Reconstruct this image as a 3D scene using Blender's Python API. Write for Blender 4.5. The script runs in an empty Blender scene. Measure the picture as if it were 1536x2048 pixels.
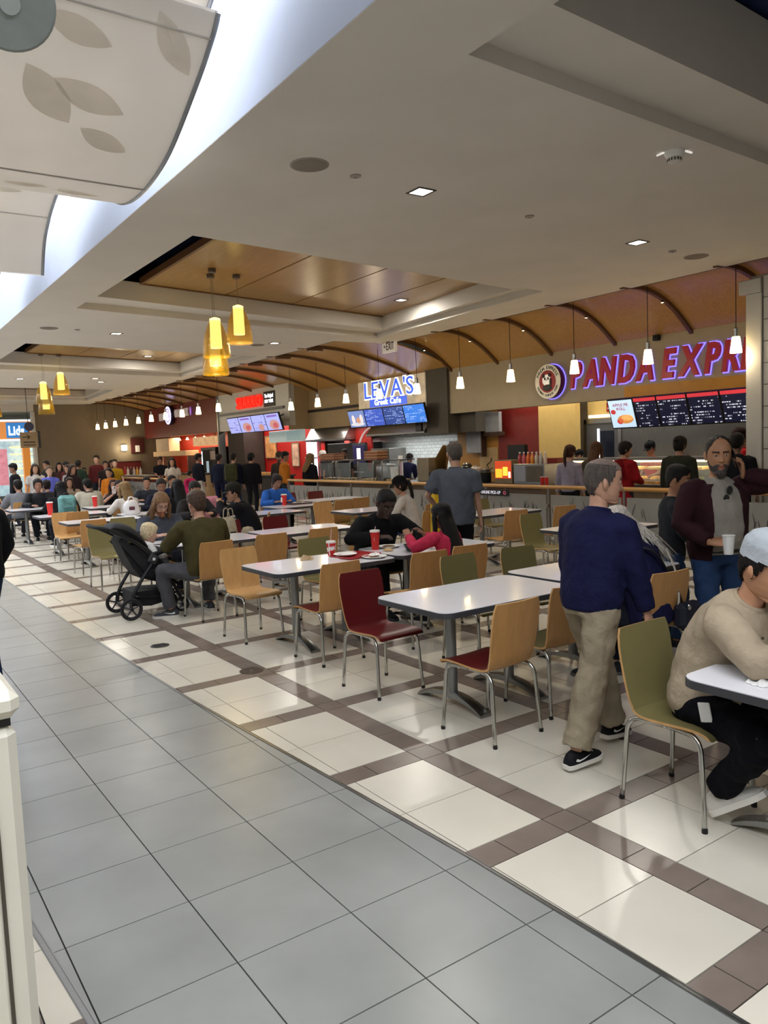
import bpy, bmesh, math, random
from mathutils import Vector, Matrix, Euler
from mathutils.geometry import tessellate_polygon

random.seed(7)
R = math.radians
scene = bpy.context.scene
col = scene.collection

# ------------------------------------------------------------------ camera
CAM_Z = 1.8217
YAW, PITCH, ROLL = R(34.677), R(-4.860), R(-2.346)
F_PX = 1555.0
fwd = Vector((math.sin(YAW) * math.cos(PITCH), math.cos(YAW) * math.cos(PITCH), math.sin(PITCH)))
rgt = Vector((math.cos(YAW), -math.sin(YAW), 0))
upv = rgt.cross(fwd)
cr, sr = math.cos(ROLL), math.sin(ROLL)
ax, ay = rgt * cr + upv * sr, upv * cr - rgt * sr
cam_data = bpy.data.cameras.new('camera')
cam_data.sensor_fit = 'VERTICAL'
cam_data.sensor_height = 24.0
cam_data.lens = F_PX / 2048 * 24.0
cam_data.clip_start = 0.05
cam_data.clip_end = 200
cam = bpy.data.objects.new('camera', cam_data)
col.objects.link(cam)
m3 = Matrix((ax, ay, -fwd)).transposed()
cam.matrix_world = Matrix.Translation((0, 0, CAM_Z)) @ m3.to_4x4()
scene.camera = cam

# ------------------------------------------------------------------ world, light, exposure
world = bpy.data.worlds.new('world')
scene.world = world
world.use_nodes = True
bg = world.node_tree.nodes['Background']
bg.inputs[0].default_value = (0.80, 0.88, 1.0, 1)
bg.inputs[1].default_value = 0.35
scene.view_settings.view_transform = 'Standard'
scene.view_settings.look = 'None'
scene.view_settings.gamma = 1.0
scene.view_settings.use_curve_mapping = False
scene.view_settings.exposure = 0.0
scene.cycles.use_denoising = True
scene.cycles.use_light_tree = False
scene.cycles.adaptive_threshold = 0.02
scene.cycles.max_bounces = 6
scene.cycles.diffuse_bounces = 3
scene.cycles.glossy_bounces = 3
scene.cycles.transmission_bounces = 3
scene.cycles.transparent_max_bounces = 8
SKY_STRENGTH = 5.0          # luminous skylight over the aisle
DOWN_W = 42.0               # each recessed downlight
SHOP_W = 1.0                # scale of the food counters' own lamps


def add_light(name, kind, loc, energy, color=(1, 1, 1), size=0.2, size_y=None, rot=(0, 0, 0), parent=None, spot=None):
    d = bpy.data.lights.new(name, kind)
    d.energy = energy
    d.color = color
    if kind == 'AREA':
        d.size = size
        if size_y:
            d.shape = 'RECTANGLE'
            d.size_y = size_y
    else:
        d.shadow_soft_size = size
    if spot:
        d.spot_size, d.spot_blend = spot
    o = bpy.data.objects.new(name, d)
    o.location = loc
    o.rotation_euler = rot
    o.parent = parent
    col.objects.link(o)
    return o


# ------------------------------------------------------------------ helpers: colour and materials
def lin(c):
    c = c / 255.0
    return c / 12.92 if c <= 0.04045 else ((c + 0.055) / 1.055) ** 2.4


def rgb(h):
    h = h.lstrip('#')
    return tuple(lin(int(h[i:i + 2], 16)) for i in (0, 2, 4))


MATS = {}


def mat(name, hexcol='#888888', rough=0.5, metal=0.0, var=0.10, vscale=6.0, stretch=(1, 1, 1), bump=0.0, bscale=60.0,
        emit=0.0, emit_hex=None, alpha=1.0, trans=0.0, spec=0.5, worldpos=False, rand=0.0, coat=0.0, sheen=0.0, ior=1.45, transl=0.0):
    if name in MATS:
        return MATS[name]
    m = bpy.data.materials.new(name)
    m.use_nodes = True
    nt = m.node_tree
    b = nt.nodes['Principled BSDF']
    L = nt.links.new
    base = rgb(hexcol)
    if worldpos:
        co = nt.nodes.new('ShaderNodeNewGeometry').outputs['Position']
    else:
        co = nt.nodes.new('ShaderNodeTexCoord').outputs['Object']
    mp = nt.nodes.new('ShaderNodeMapping')
    mp.inputs['Scale'].default_value = stretch
    L(co, mp.inputs['Vector'])
    nz = nt.nodes.new('ShaderNodeTexNoise')
    nz.inputs['Scale'].default_value = vscale
    nz.inputs['Detail'].default_value = 4
    L(mp.outputs[0], nz.inputs['Vector'])
    rp = nt.nodes.new('ShaderNodeMapRange')
    rp.inputs['From Min'].default_value = 0.3
    rp.inputs['From Max'].default_value = 0.7
    rp.inputs['To Min'].default_value = 1 - var
    rp.inputs['To Max'].default_value = 1 + var
    L(nz.outputs[0], rp.inputs['Value'])
    val = rp.outputs[0]
    if rand:
        oi = nt.nodes.new('ShaderNodeObjectInfo')
        r2 = nt.nodes.new('ShaderNodeMapRange')
        r2.inputs['To Min'].default_value = 1 - rand
        r2.inputs['To Max'].default_value = 1 + rand
        L(oi.outputs['Random'], r2.inputs['Value'])
        mu = nt.nodes.new('ShaderNodeMath')
        mu.operation = 'MULTIPLY'
        L(val, mu.inputs[0])
        L(r2.outputs[0], mu.inputs[1])
        val = mu.outputs[0]
    vm = nt.nodes.new('ShaderNodeVectorMath')
    vm.operation = 'SCALE'
    vm.inputs[0].default_value = base
    L(val, vm.inputs['Scale'])
    L(vm.outputs[0], b.inputs['Base Color'])
    b.inputs['Roughness'].default_value = rough
    b.inputs['Metallic'].default_value = metal
    b.inputs['Specular IOR Level'].default_value = spec
    b.inputs['IOR'].default_value = ior
    b.inputs['Alpha'].default_value = alpha
    b.inputs['Transmission Weight'].default_value = trans
    b.inputs['Coat Weight'].default_value = coat
    b.inputs['Sheen Weight'].default_value = sheen
    if bump:
        n2 = nt.nodes.new('ShaderNodeTexNoise')
        n2.inputs['Scale'].default_value = bscale
        n2.inputs['Detail'].default_value = 5
        L(mp.outputs[0], n2.inputs['Vector'])
        bp = nt.nodes.new('ShaderNodeBump')
        bp.inputs['Strength'].default_value = bump
        bp.inputs['Distance'].default_value = 0.02
        L(n2.outputs[0], bp.inputs['Height'])
        L(bp.outputs[0], b.inputs['Normal'])
    if emit:
        e = rgb(emit_hex or hexcol)
        b.inputs['Emission Color'].default_value = (*e, 1)
        b.inputs['Emission Strength'].default_value = emit
    if transl:
        t = nt.nodes.new('ShaderNodeBsdfTranslucent')
        L(vm.outputs[0], t.inputs['Color'])
        mx = nt.nodes.new('ShaderNodeMixShader')
        mx.inputs[0].default_value = transl
        L(b.outputs[0], mx.inputs[1])
        L(t.outputs[0], mx.inputs[2])
        L(mx.outputs[0], nt.nodes['Material Output'].inputs['Surface'])
    MATS[name] = m
    return m


def wood(name, hexcol, rough=0.35, var=0.16, axis=2, coat=0.0):
    st = [9, 9, 9]
    st[axis] = 0.6
    return mat(name, hexcol, rough=rough, var=var, vscale=3.0, stretch=tuple(st), bump=0.03, bscale=8, coat=coat, rand=0.06)


def screen_mat(name, bgs, fg, rows=8, emit=1.0, scale=(1, 1), seed=0):
    """a lit menu panel: rows of small print as a flat pattern (uv driven)."""
    if name in MATS:
        return MATS[name]
    m = bpy.data.materials.new(name)
    m.use_nodes = True
    nt = m.node_tree
    b = nt.nodes['Principled BSDF']
    L = nt.links.new
    uv = nt.nodes.new('ShaderNodeTexCoord').outputs['UV']
    sp = nt.nodes.new('ShaderNodeSeparateXYZ')
    L(uv, sp.inputs[0])

    def math_(op, a, c):
        n = nt.nodes.new('ShaderNodeMath')
        n.operation = op
        for k, x in enumerate((a, c)):
            if x is None:
                continue
            if isinstance(x, (int, float)):
                n.inputs[k].default_value = x
            else:
                L(x, n.inputs[k])
        return n.outputs[0]
    v = math_('MULTIPLY', sp.outputs[1], rows)
    fr = math_('FRACT', v, None)
    line = math_('LESS_THAN', fr, 0.42)
    row = math_('FLOOR', v, None)
    cmb = nt.nodes.new('ShaderNodeCombineXYZ')
    L(math_('MULTIPLY', sp.outputs[0], 26 * scale[0]), cmb.inputs[0])
    L(math_('MULTIPLY', row, 7.31), cmb.inputs[1])
    cmb.inputs[2].default_value = seed
    nz = nt.nodes.new('ShaderNodeTexNoise')
    nz.inputs['Scale'].default_value = 1.0
    L(cmb.outputs[0], nz.inputs['Vector'])
    ink = math_('GREATER_THAN', nz.outputs[0], 0.5)
    cm2 = nt.nodes.new('ShaderNodeCombineXYZ')
    L(math_('MULTIPLY', sp.outputs[0], 2.2), cm2.inputs[0])
    L(math_('MULTIPLY', row, 3.7), cm2.inputs[1])
    cm2.inputs[2].default_value = seed + 5
    n3 = nt.nodes.new('ShaderNodeTexNoise')
    n3.inputs['Scale'].default_value = 1.0
    L(cm2.outputs[0], n3.inputs['Vector'])
    blk = math_('GREATER_THAN', n3.outputs[0], 0.52)
    k = math_('MULTIPLY', math_('MULTIPLY', line, ink), blk)
    mx = nt.nodes.new('ShaderNodeMix')
    mx.data_type = 'RGBA'
    mx.inputs[6].default_value = (*rgb(bgs), 1)
    mx.inputs[7].default_value = (*rgb(fg), 1)
    L(k, mx.inputs[0])
    L(mx.outputs[2], b.inputs['Base Color'])
    L(mx.outputs[2], b.inputs['Emission Color'])
    b.inputs['Emission Strength'].default_value = emit
    b.inputs['Roughness'].default_value = 0.3
    MATS[name] = m
    return m


# ------------------------------------------------------------------ helpers: meshes
class MB:
    def __init__(s):
        s.v, s.f, s.m = [], [], []

    def add(s, vs, fs, mi=0):
        k = len(s.v)
        s.v += [tuple(p) for p in vs]
        s.f += [tuple(i + k for i in f) for f in fs]
        s.m += [mi] * len(fs)
        return s

    def box(s, x0, y0, z0, x1, y1, z1, mi=0, e=0.0):
        a, b, c = abs(x1 - x0) / 2, abs(y1 - y0) / 2, abs(z1 - z0) / 2
        return s.obox(((x0 + x1) / 2, (y0 + y1) / 2, (z0 + z1) / 2), (a, b, c), None, mi, e)

    def obox(s, c, h, rot=None, mi=0, e=0.0):
        a, b, d = h
        c = Vector(c)
        if e <= 0:
            P = [Vector((sx * a, sy * b, sz * d)) for sx in (-1, 1) for sy in (-1, 1) for sz in (-1, 1)]
            F = [(0, 1, 3, 2), (4, 6, 7, 5), (0, 4, 5, 1), (2, 3, 7, 6), (0, 2, 6, 4), (1, 5, 7, 3)]
        else:
            e = min(e, a * .9, b * .9, d * .9)
            P, idx = [], {}
            for sx in (-1, 1):
                for sy in (-1, 1):
                    for sz in (-1, 1):
                        for k in range(3):
                            q = [sx * a, sy * b, sz * d]
                            for j in range(3):
                                if j != k:
                                    q[j] -= (sx, sy, sz)[j] * e
                            idx[(sx, sy, sz, k)] = len(P)
                            P.append(Vector(q))
            F = []
            for k in range(3):
                o = [j for j in range(3) if j != k]
                for sg in (-1, 1):
                    q = []
                    for u, w in ((-1, -1), (1, -1), (1, 1), (-1, 1)):
                        t = [0, 0, 0]
                        t[k] = sg
                        t[o[0]] = u
                        t[o[1]] = w
                        q.append(idx[(*t, k)])
                    F.append(tuple(q))
            for k in range(3):
                o = [j for j in range(3) if j != k]
                for u in (-1, 1):
                    for w in (-1, 1):
                        t = [0, 0, 0]
                        t[o[0]], t[o[1]] = u, w
                        t1, t2 = list(t), list(t)
                        t1[k], t2[k] = -1, 1
                        F.append((idx[(*t1, o[0])], idx[(*t2, o[0])], idx[(*t2, o[1])], idx[(*t1, o[1])]))
            for sx in (-1, 1):
                for sy in (-1, 1):
                    for sz in (-1, 1):
                        F.append(tuple(idx[(sx, sy, sz, k)] for k in range(3)))
        if rot is not None:
            P = [rot @ p for p in P]
        return s.add([p + c for p in P], F, mi)

    def rings(s, rings, mi=0, cap=True, closed=True):
        n = len(rings[0])
        k = len(s.v)
        for r in rings:
            s.v += [tuple(p) for p in r]
        m = n if closed else n - 1
        for i in range(len(rings) - 1):
            for j in range(m):
                a, b = k + i * n + j, k + i * n + (j + 1) % n
                s.f.append((a, b, b + n, a + n))
                s.m.append(mi)
        if cap and closed:
            s.f.append(tuple(k + j for j in range(n - 1, -1, -1)))
            s.m.append(mi)
            s.f.append(tuple(k + (len(rings) - 1) * n + j for j in range(n)))
            s.m.append(mi)
        return s

    def tube(s, pts, r, n=8, mi=0, cap=True, flat=1.0):
        pts = [Vector(p) for p in pts]
        if not isinstance(r, (list, tuple)):
            r = [r] * len(pts)
        prev = None
        RR = []
        for i, p in enumerate(pts):
            t = (pts[min(i + 1, len(pts) - 1)] - pts[max(i - 1, 0)])
            t = t.normalized() if t.length > 1e-9 else Vector((0, 0, 1))
            if prev is None:
                u = t.cross(Vector((0, 0, 1)))
                if u.length < 0.05:
                    u = t.cross(Vector((0, 1, 0)))
            else:
                u = prev - t * prev.dot(t)
            u.normalize()
            prev = u
            w = t.cross(u)
            RR.append([p + u * (math.cos(2 * math.pi * j / n) * r[i]) + w * (math.sin(2 * math.pi * j / n) * r[i] * flat) for j in range(n)])
        return s.rings(RR, mi, cap)

    def lathe(s, prof, n=20, c=(0, 0, 0), mi=0, cap=True):
        c = Vector(c)
        RR = [[c + Vector((rr * math.cos(2 * math.pi * j / n), rr * math.sin(2 * math.pi * j / n), z)) for j in range(n)] for rr, z in prof]
        return s.rings(RR, mi, cap)

    def prism(s, poly, lo, hi, axes=(0, 1, 2), mi=0, msides=None):
        """poly in plane (axes[0], axes[1]); extruded lo..hi along axes[2]."""
        n = len(poly)
        vs = []
        for h in (lo, hi):
            for p in poly:
                q = [0, 0, 0]
                q[axes[0]], q[axes[1]], q[axes[2]] = p[0], p[1], h
                vs.append(q)
        k = len(s.v)
        s.v += [tuple(q) for q in vs]
        for j in range(n):
            s.f.append((k + j, k + (j + 1) % n, k + n + (j + 1) % n, k + n + j))
            s.m.append(mi if msides is None else msides)
        s.f.append(tuple(k + j for j in range(n - 1, -1, -1)))
        s.f.append(tuple(k + n + j for j in range(n)))
        s.m += [mi, mi]
        return s

    def ball(s, c, r, n=10, mi=0):
        rx, ry, rz = r if isinstance(r, (tuple, list)) else (r, r, r)
        c = Vector(c)
        RR = []
        for i in range(n + 1):
            a = -math.pi / 2 + math.pi * i / n
            q = max(math.cos(a), 0.02)
            RR.append([c + Vector((rx * q * math.cos(2 * math.pi * j / (n * 2)), ry * q * math.sin(2 * math.pi * j / (n * 2)), rz * math.sin(a))) for j in range(n * 2)])
        return s.rings(RR, mi)

    def xf(s, M, start=0):
        for i in range(start, len(s.v)):
            s.v[i] = tuple(M @ Vector(s.v[i]))
        return s

    def mesh(s, name):
        me = bpy.data.meshes.new(name)
        me.from_pydata(s.v, [], s.f)
        me.polygons.foreach_set('material_index', s.m)
        return me

    def build(s, name, mats, parent=None, smooth=35, loc=None, rz=None, fix=True):
        me = s.mesh(name)
        if fix:
            bm = bmesh.new()
            bm.from_mesh(me)
            bmesh.ops.recalc_face_normals(bm, faces=bm.faces)
            bm.to_mesh(me)
            bm.free()
        return link(name, me, mats, parent, smooth, loc, rz)


def link(name, me, mats, parent=None, smooth=35, loc=None, rz=None):
    if not isinstance(mats, (list, tuple)):
        mats = [mats]
    for m in mats:
        me.materials.append(m)
    if smooth:
        me.polygons.foreach_set('use_smooth', [True] * len(me.polygons))
        if smooth < 180:
            me.set_sharp_from_angle(angle=R(smooth))
    o = bpy.data.objects.new(name, me)
    col.objects.link(o)
    o.parent = parent
    if loc is not None:
        o.location = loc
    if rz is not None:
        o.rotation_euler = (0, 0, rz)
    return o


def thing(name, label, cat, loc=(0, 0, 0), rz=0.0, group=None):
    o = bpy.data.objects.new(name, None)
    o.empty_display_size = 0.1
    col.objects.link(o)
    o.location = loc
    o.rotation_euler = (0, 0, rz)
    return tag(o, label, cat, group)


def tag(o, label, cat, group=None, kind=None):
    if label:
        o['label'] = label
    if cat:
        o['category'] = cat
    if group:
        o['group'] = group
    if kind:
        o['kind'] = kind
    return o


def struct(o):
    o['kind'] = 'structure'
    return o


def dup(root, loc=None, rz=None, label=None, group=None):
    def cp(o, par):
        c = o.copy()
        col.objects.link(c)
        c.parent = par
        for ch in KIDS.get(o.name) or [x for x in o.children]:
            cp(ch, c)
        return c
    r = cp(root, None)
    if loc is not None:
        r.location = loc
    if rz is not None:
        r.rotation_euler = (0, 0, rz)
    if label:
        r['label'] = label
    if group:
        r['group'] = group
    return r


KIDS = {}


def card(name, w, h, m, parent=None, M=None, t=0.004):
    """a thin flat panel w x h with uv 0..1 on its front (+local z), built as a box."""
    me = bpy.data.meshes.new(name)
    a, b = w / 2, h / 2
    vs = [(-a, -b, 0), (a, -b, 0), (a, b, 0), (-a, b, 0), (-a, -b, -t), (a, -b, -t), (a, b, -t), (-a, b, -t)]
    fs = [(0, 1, 2, 3), (7, 6, 5, 4), (0, 4, 5, 1), (1, 5, 6, 2), (2, 6, 7, 3), (3, 7, 4, 0)]
    me.from_pydata(vs, [], fs)
    uvl = me.uv_layers.new(name='uv')
    for li, uv in zip(range(4), ((0, 0), (1, 0), (1, 1), (0, 1))):
        uvl.data[li].uv = uv
    o = link(name, me, m, parent, 0)
    if M is not None:
        o.matrix_local = M
    return o


GLYPH = {}


def glyph(ch, bold=0.0, shear=0.0, ext=0.02):
    key = (ch, bold, shear, ext)
    if key in GLYPH:
        return GLYPH[key]
    cu = bpy.data.curves.new('glyph', 'FONT')
    cu.body = ch
    cu.size = 1.0
    cu.shear = shear
    cu.offset = bold
    cu.extrude = ext
    cu.resolution_u = 3
    o = bpy.data.objects.new('glyph', cu)
    col.objects.link(o)
    dg = bpy.context.evaluated_depsgraph_get()
    me = bpy.data.meshes.new_from_object(o.evaluated_get(dg))
    col.objects.unlink(o)
    bpy.data.objects.remove(o)
    xs = [v.co.x for v in me.vertices] or [0, 0.3]
    GLYPH[key] = (me, min(xs), max(xs))
    return GLYPH[key]


def lettering(text, height, width, m, parent, M, bold=0.0, shear=0.0, ext=0.02, gap=0.08, name='letter', joined=False, zoff=0.0, layout=None):
    """real letters; text fitted to width x height; each letter a part (or one part when small)."""
    cap = 0.70
    items, x = [], 0.0
    for ch in text:
        if ch == ' ':
            x += 0.32
            continue
        me, a, b = glyph(ch, bold, shear, ext / height * cap)
        if layout is not None:
            a, b = glyph(ch, layout, shear, ext / height * cap)[1:]
        items.append((me, x - a))
        x += (b - a) + gap
    tot = x - gap
    sx, sy = width / tot, height / cap
    out = []
    if joined:
        mb = MB()
        for me, dx in items:
            k = len(mb.v)
            mb.v += [((v.co.x + dx) * sx, v.co.y * sy, v.co.z * sy + zoff) for v in me.vertices]
            for p in me.polygons:
                mb.f.append(tuple(i + k for i in p.vertices))
                mb.m.append(0)
        o = mb.build(name, m, parent, 0, fix=False)
        o.matrix_local = M
        return [o]
    for me, dx in items:
        mb = MB()
        mb.v = [((v.co.x + dx) * sx, v.co.y * sy, v.co.z * sy + zoff) for v in me.vertices]
        mb.f = [tuple(p.vertices) for p in me.polygons]
        mb.m = [0] * len(mb.f)
        o = mb.build(name, m, parent, 0, fix=False)
        o.matrix_local = M
        out.append(o)
    return out


def face_x(x, y, z, w=0, tilt=0.0):
    """matrix of a panel whose front looks to -X: local x runs to -Y (reads left to right from the hall), local y up."""
    B = Matrix(((0, 0, -1), (-1, 0, 0), (0, 1, 0))).to_4x4()
    return Matrix.Translation((x, y, z)) @ B @ Matrix.Rotation(tilt, 4, 'X')


def face_ny(x, y, z, tilt=0.0):
    """front looks to -Y: local x runs to +X, local y up."""
    B = Matrix(((1, 0, 0), (0, 0, -1), (0, 1, 0))).to_4x4()
    return Matrix.Translation((x, y, z)) @ B @ Matrix.Rotation(tilt, 4, 'X')


def smoothpath(pts, k=4):
    pts = [Vector(p) for p in pts]
    out = []
    n = len(pts)
    for i in range(n - 1):
        p0, p1, p2, p3 = pts[max(i - 1, 0)], pts[i], pts[i + 1], pts[min(i + 2, n - 1)]
        for j in range(k):
            t = j / k
            out.append(0.5 * ((2 * p1) + (p2 - p0) * t + (2 * p0 - 5 * p1 + 4 * p2 - p3) * t * t + (3 * p1 - p0 - 3 * p2 + p3) * t ** 3))
    out.append(pts[-1])
    return out


# ------------------------------------------------------------------ shared materials
CHROME = mat('chrome_steel', '#b9b9b4', 0.18, 1.0, var=0.05)
STEEL = mat('brushed_steel', '#9a9b9a', 0.32, 1.0, var=0.08, stretch=(1, 30, 1))
DARKMETAL = mat('dark_metal', '#2b2b2c', 0.4, 0.6)
BLACK = mat('black_plastic', '#121213', 0.45)
WHITE = mat('white_plastic', '#e8e8e4', 0.4, var=0.03)
PAPER = mat('white_paper', '#efeeea', 0.8, var=0.04, bump=0.2, bscale=30)
CEILP = mat('ceiling_paint', '#d3cdc4', 0.85, var=0.03, vscale=1.5, worldpos=True)
# ================================================================== THE SETTING
H = 4.22            # main ceiling
X_EDGE = 2.65       # ceiling edge towards the atrium
Y_END = 36.5        # far wall
GREY = mat('grey_tile', '#8f908b', 0.30, var=0.13, vscale=1.8, worldpos=True, rand=0.045, bump=0.015, bscale=25)
CREAM = mat('cream_tile', '#d3ccbb', 0.24, var=0.07, vscale=1.6, worldpos=True, rand=0.035, bump=0.012, bscale=25)
BROWN = mat('brown_tile', '#7c6f65', 0.27, var=0.16, vscale=3.0, worldpos=True, rand=0.06, bump=0.012, bscale=25)
GROUT = mat('dark_grout', '#2c2a27', 0.9, var=0.1, worldpos=True)

floor = struct(MB().box(-8.0, -5.0, -0.20, 16.5, 52.0, -0.006).build('floor', GROUT, smooth=0))


def interp(tab, y):
    if y <= tab[0][0]:
        return tab[0][1]
    for (a, b), (c, d) in zip(tab, tab[1:]):
        if y <= c:
            return b + (d - b) * (y - a) / (c - a)
    return tab[-1][1]


TRIM_R = [(-5, 2.16), (1.0, 2.145), (2.5, 2.13), (3.5, 2.085), (4.6, 2.03), (5.5, 1.985), (7.0, 1.955), (9.0, 1.93), (52, 1.90)]
TRIM_L = [(-5, 0.60), (2.4, 0.525), (3.4, 0.452), (6.0, 0.20), (9.0, 0.02), (14.0, -0.10), (52, -0.15)]
TGAP = 0.0055


def tile_poly(x0, x1, y0, y1, cl=None, ch=None):
    g = TGAP / 2
    x0, x1, y0, y1 = x0 + g, x1 - g, y0 + g, y1 - g
    l0 = max(x0, interp(cl, y0)) if cl else x0
    l1 = max(x0, interp(cl, y1)) if cl else x0
    h0 = min(x1, interp(ch, y0)) if ch else x1
    h1 = min(x1, interp(ch, y1)) if ch else x1
    if h0 - l0 < 0.003 and h1 - l1 < 0.003:
        return None
    h0, h1 = max(h0, l0 + .0015), max(h1, l1 + .0015)
    return [(l0, y0), (h0, y0), (h1, y1), (l1, y1)]


TILE_MESH = {}


def lay_tile(name, poly, m):
    cx, cy = sum(p[0] for p in poly) / 4, sum(p[1] for p in poly) / 4
    key = (name,) + tuple(round(c, 3) for p in poly for c in (p[0] - cx, p[1] - cy))
    me = TILE_MESH.get(key)
    if me is None:
        mb = MB()
        loc = [(p[0] - cx, p[1] - cy) for p in poly]
        mb.prism(loc, -0.012, 0.0)
        me = mb.mesh(name)
        me.materials.append(m)
        TILE_MESH[key] = me
    o = bpy.data.objects.new(name, me)
    o.location = (cx, cy, 0)
    o.parent = floor
    col.objects.link(o)


def shown(x, y):
    """is a floor spot inside the picture or just beside it"""
    d = Vector((x, y, 0)) - Vector((0, 0, CAM_Z))
    zc = d.dot(fwd)
    if zc < 0.4:
        return None
    u, w = 768 + F_PX * d.dot(ax) / zc, 1024 - F_PX * d.dot(ay) / zc
    return zc if (-160 < u < 1700 and w < 2330) else None


tiles = {'grey_tile': [], 'cream_tile': [], 'brown_tile': []}
far_tiles = {'grey_tile': [], 'cream_tile': [], 'brown_tile': []}


def put(kind, poly):
    if poly is None:
        return
    cx, cy = sum(p[0] for p in poly) / 4, sum(p[1] for p in poly) / 4
    d = shown(cx, cy)
    (tiles if d else far_tiles)[kind].append((d or 99, poly))


for j in range(-10, 92):                     # grey aisle tiles
    y0 = 2.507 + 0.48 * j
    for i in range(-2, 5):
        x0 = 0.5377 + 0.48 * (i - 1) + 0.0
        put('grey_tile', tile_poly(x0, x0 + 0.48, y0, y0 + 0.48, [(a, b + 0.012) for a, b in TRIM_L], [(a, b - 0.012) for a, b in TRIM_R]))
PER, TS, BS = 1.0963, 0.4675, 0.1613
TR2 = [(a, b + 0.012) for a, b in TRIM_R]
for j in range(-5, 33):
    yc = 2.405 + PER * j
    for i in range(-1, 12):
        xc = 2.624 + PER * i
        if xc > 15:
            continue
        for a in range(2):
            for b in range(2):
                put('cream_tile', tile_poly(xc + BS + a * TS, xc + BS + (a + 1) * TS, yc + BS + b * TS, yc + BS + (b + 1) * TS, TR2))
        L3 = 2 * TS / 3
        for a in range(3):
            put('brown_tile', tile_poly(xc + BS + a * L3, xc + BS + (a + 1) * L3, yc, yc + BS, TR2))
            put('brown_tile', tile_poly(xc, xc + BS, yc + BS + a * L3, yc + BS + (a + 1) * L3, TR2))
        put('brown_tile', tile_poly(xc, xc + BS, yc, yc + BS, TR2))
    for i in range(-7, 2):                    # cream field on the other side of the aisle
        xc = 0.23 + PER * (i - 1)
        for a in range(2):
            for b in range(2):
                put('cream_tile', tile_poly(xc + BS + a * TS, xc + BS + (a + 1) * TS, yc + BS + b * TS, yc + BS + (b + 1) * TS, None, [(p, q - 0.012) for p, q in TRIM_L]))
        put('brown_tile', tile_poly(xc, xc + BS, yc, yc + PER, None, [(p, q - 0.012) for p, q in TRIM_L]))
        put('brown_tile', tile_poly(xc + BS, xc + PER, yc, yc + BS, None, [(p, q - 0.012) for p, q in TRIM_L]))
for kind, m, far in (('grey_tile', GREY, 18.0), ('cream_tile', CREAM, 99), ('brown_tile', BROWN, 99)):
    lst = sorted(tiles[kind], key=lambda t: t[0])
    keep = [t for t in lst[:300] if t[0] < far]
    for d, p in keep:
        lay_tile(kind, p, m)
    rest = MB()
    for d, p in lst[len(keep):] + far_tiles[kind]:
        k = len(rest.v)
        rest.v += [(q[0], q[1], 0.0) for q in p]
        rest.f.append((k, k + 1, k + 2, k + 3))
        rest.m.append(0)
    tag(rest.build(kind.split('_')[0] + '_tile_field', m, floor, 0, fix=False), None, None, kind='stuff')


def floor_trim(name, tab, w):
    mb = MB()
    ys = [-4, 0] + [0.5 * k for k in range(1, 30)] + [16, 20, 26, 36, 50]
    for off, hh, ww in ((0, 0.003, w), (-w * 0.33, 0.005, w * 0.14), (w * 0.33, 0.005, w * 0.14)):
        RR = []
        for y in ys:
            x = interp(tab, y) + off
            RR.append([Vector((x - ww / 2, y, -0.01)), Vector((x + ww / 2, y, -0.01)), Vector((x + ww / 2, y, hh)), Vector((x - ww / 2, y, hh))])
        mb.rings(RR)
    return struct(mb.build(name, STEEL, smooth=0))


floor_trim('trim_1', TRIM_R, 0.024)
floor_trim('trim_2', TRIM_L, 0.030)

# floor covers
t = thing('floor_drain', 'dark round floor drain cover set in a cream tile near the stroller', 'drain cover', (2.36, 7.28, 0))
MB().lathe([(0.088, 0.0), (0.09, 0.003), (0.075, 0.005)], 28).build('rim', STEEL, t)
mb = MB()
mb.lathe([(0.074, 0.001), (0.074, 0.004)], 24)
for k in range(-3, 4):
    mb.box(-0.06, k * 0.018 - 0.003, 0.003, 0.06, k * 0.018 + 0.003, 0.007)
mb.build('grate', mat('drain_grate', '#4a4743', 0.5, 0.4), t)
t = thing('floor_cleanout', 'brown round cover plate on a brown tile crossing', 'cover plate', (2.66, 5.88, 0))
MB().lathe([(0.10, 0.0), (0.10, 0.003), (0.09, 0.004)], 28).build('plate', mat('brown_plate', '#4c4239', 0.4), t)
MB().lathe([(0.012, 0.004), (0.010, 0.007)], 12).build('screw', STEEL, t)

# ------------------------------------------------------------------ ceiling with stepped coffers
CO1 = [(3.34, 8.27), (9.60, 9.06), (10.02, 14.50), (3.29, 13.20)]
COFF = [[(3.38, -1.3), (9.4, -1.0), (9.4, 4.03), (3.40, 3.79)], CO1]
COFF += [[(min(x - 0.08, 8.9), y + 9.2) for x, y in CO1], [(x - 0.15 - (1.2 if x > 5 else 0), y + 19.6) for x, y in CO1]]
EDGE = [(X_EDGE, -4.0), (10.8, -4.0), (10.8, 15.2), (9.33, 15.2), (9.33, Y_END), (X_EDGE, Y_END)]


def ring_slab(mb, o4, i4, z, thick):
    """flat frame between two quads (same corner order), with thickness"""
    for i in range(4):
        j = (i + 1) % 4
        q = [o4[i], o4[j], i4[j], i4[i]]
        mb.add([(x, y, z) for x, y in q] + [(x, y, z + thick) for x, y in q], [(0, 1, 2, 3), (4, 7, 6, 5), (0, 4, 5, 1), (2, 6, 7, 3)])


def inset(poly, d):
    n = len(poly)
    out = []
    for i in range(n):
        p0, p1, p2 = (Vector(poly[(i + k) % n]) for k in (-1, 0, 1))
        e1, e2 = (p1 - p0).normalized(), (p2 - p1).normalized()
        n1, n2 = Vector((-e1.y, e1.x)), Vector((-e2.y, e2.x))
        b = (n1 + n2)
        b = b / max(b.dot(n1), 0.2)
        out.append(tuple(p1 + b * d))
    return out


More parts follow.
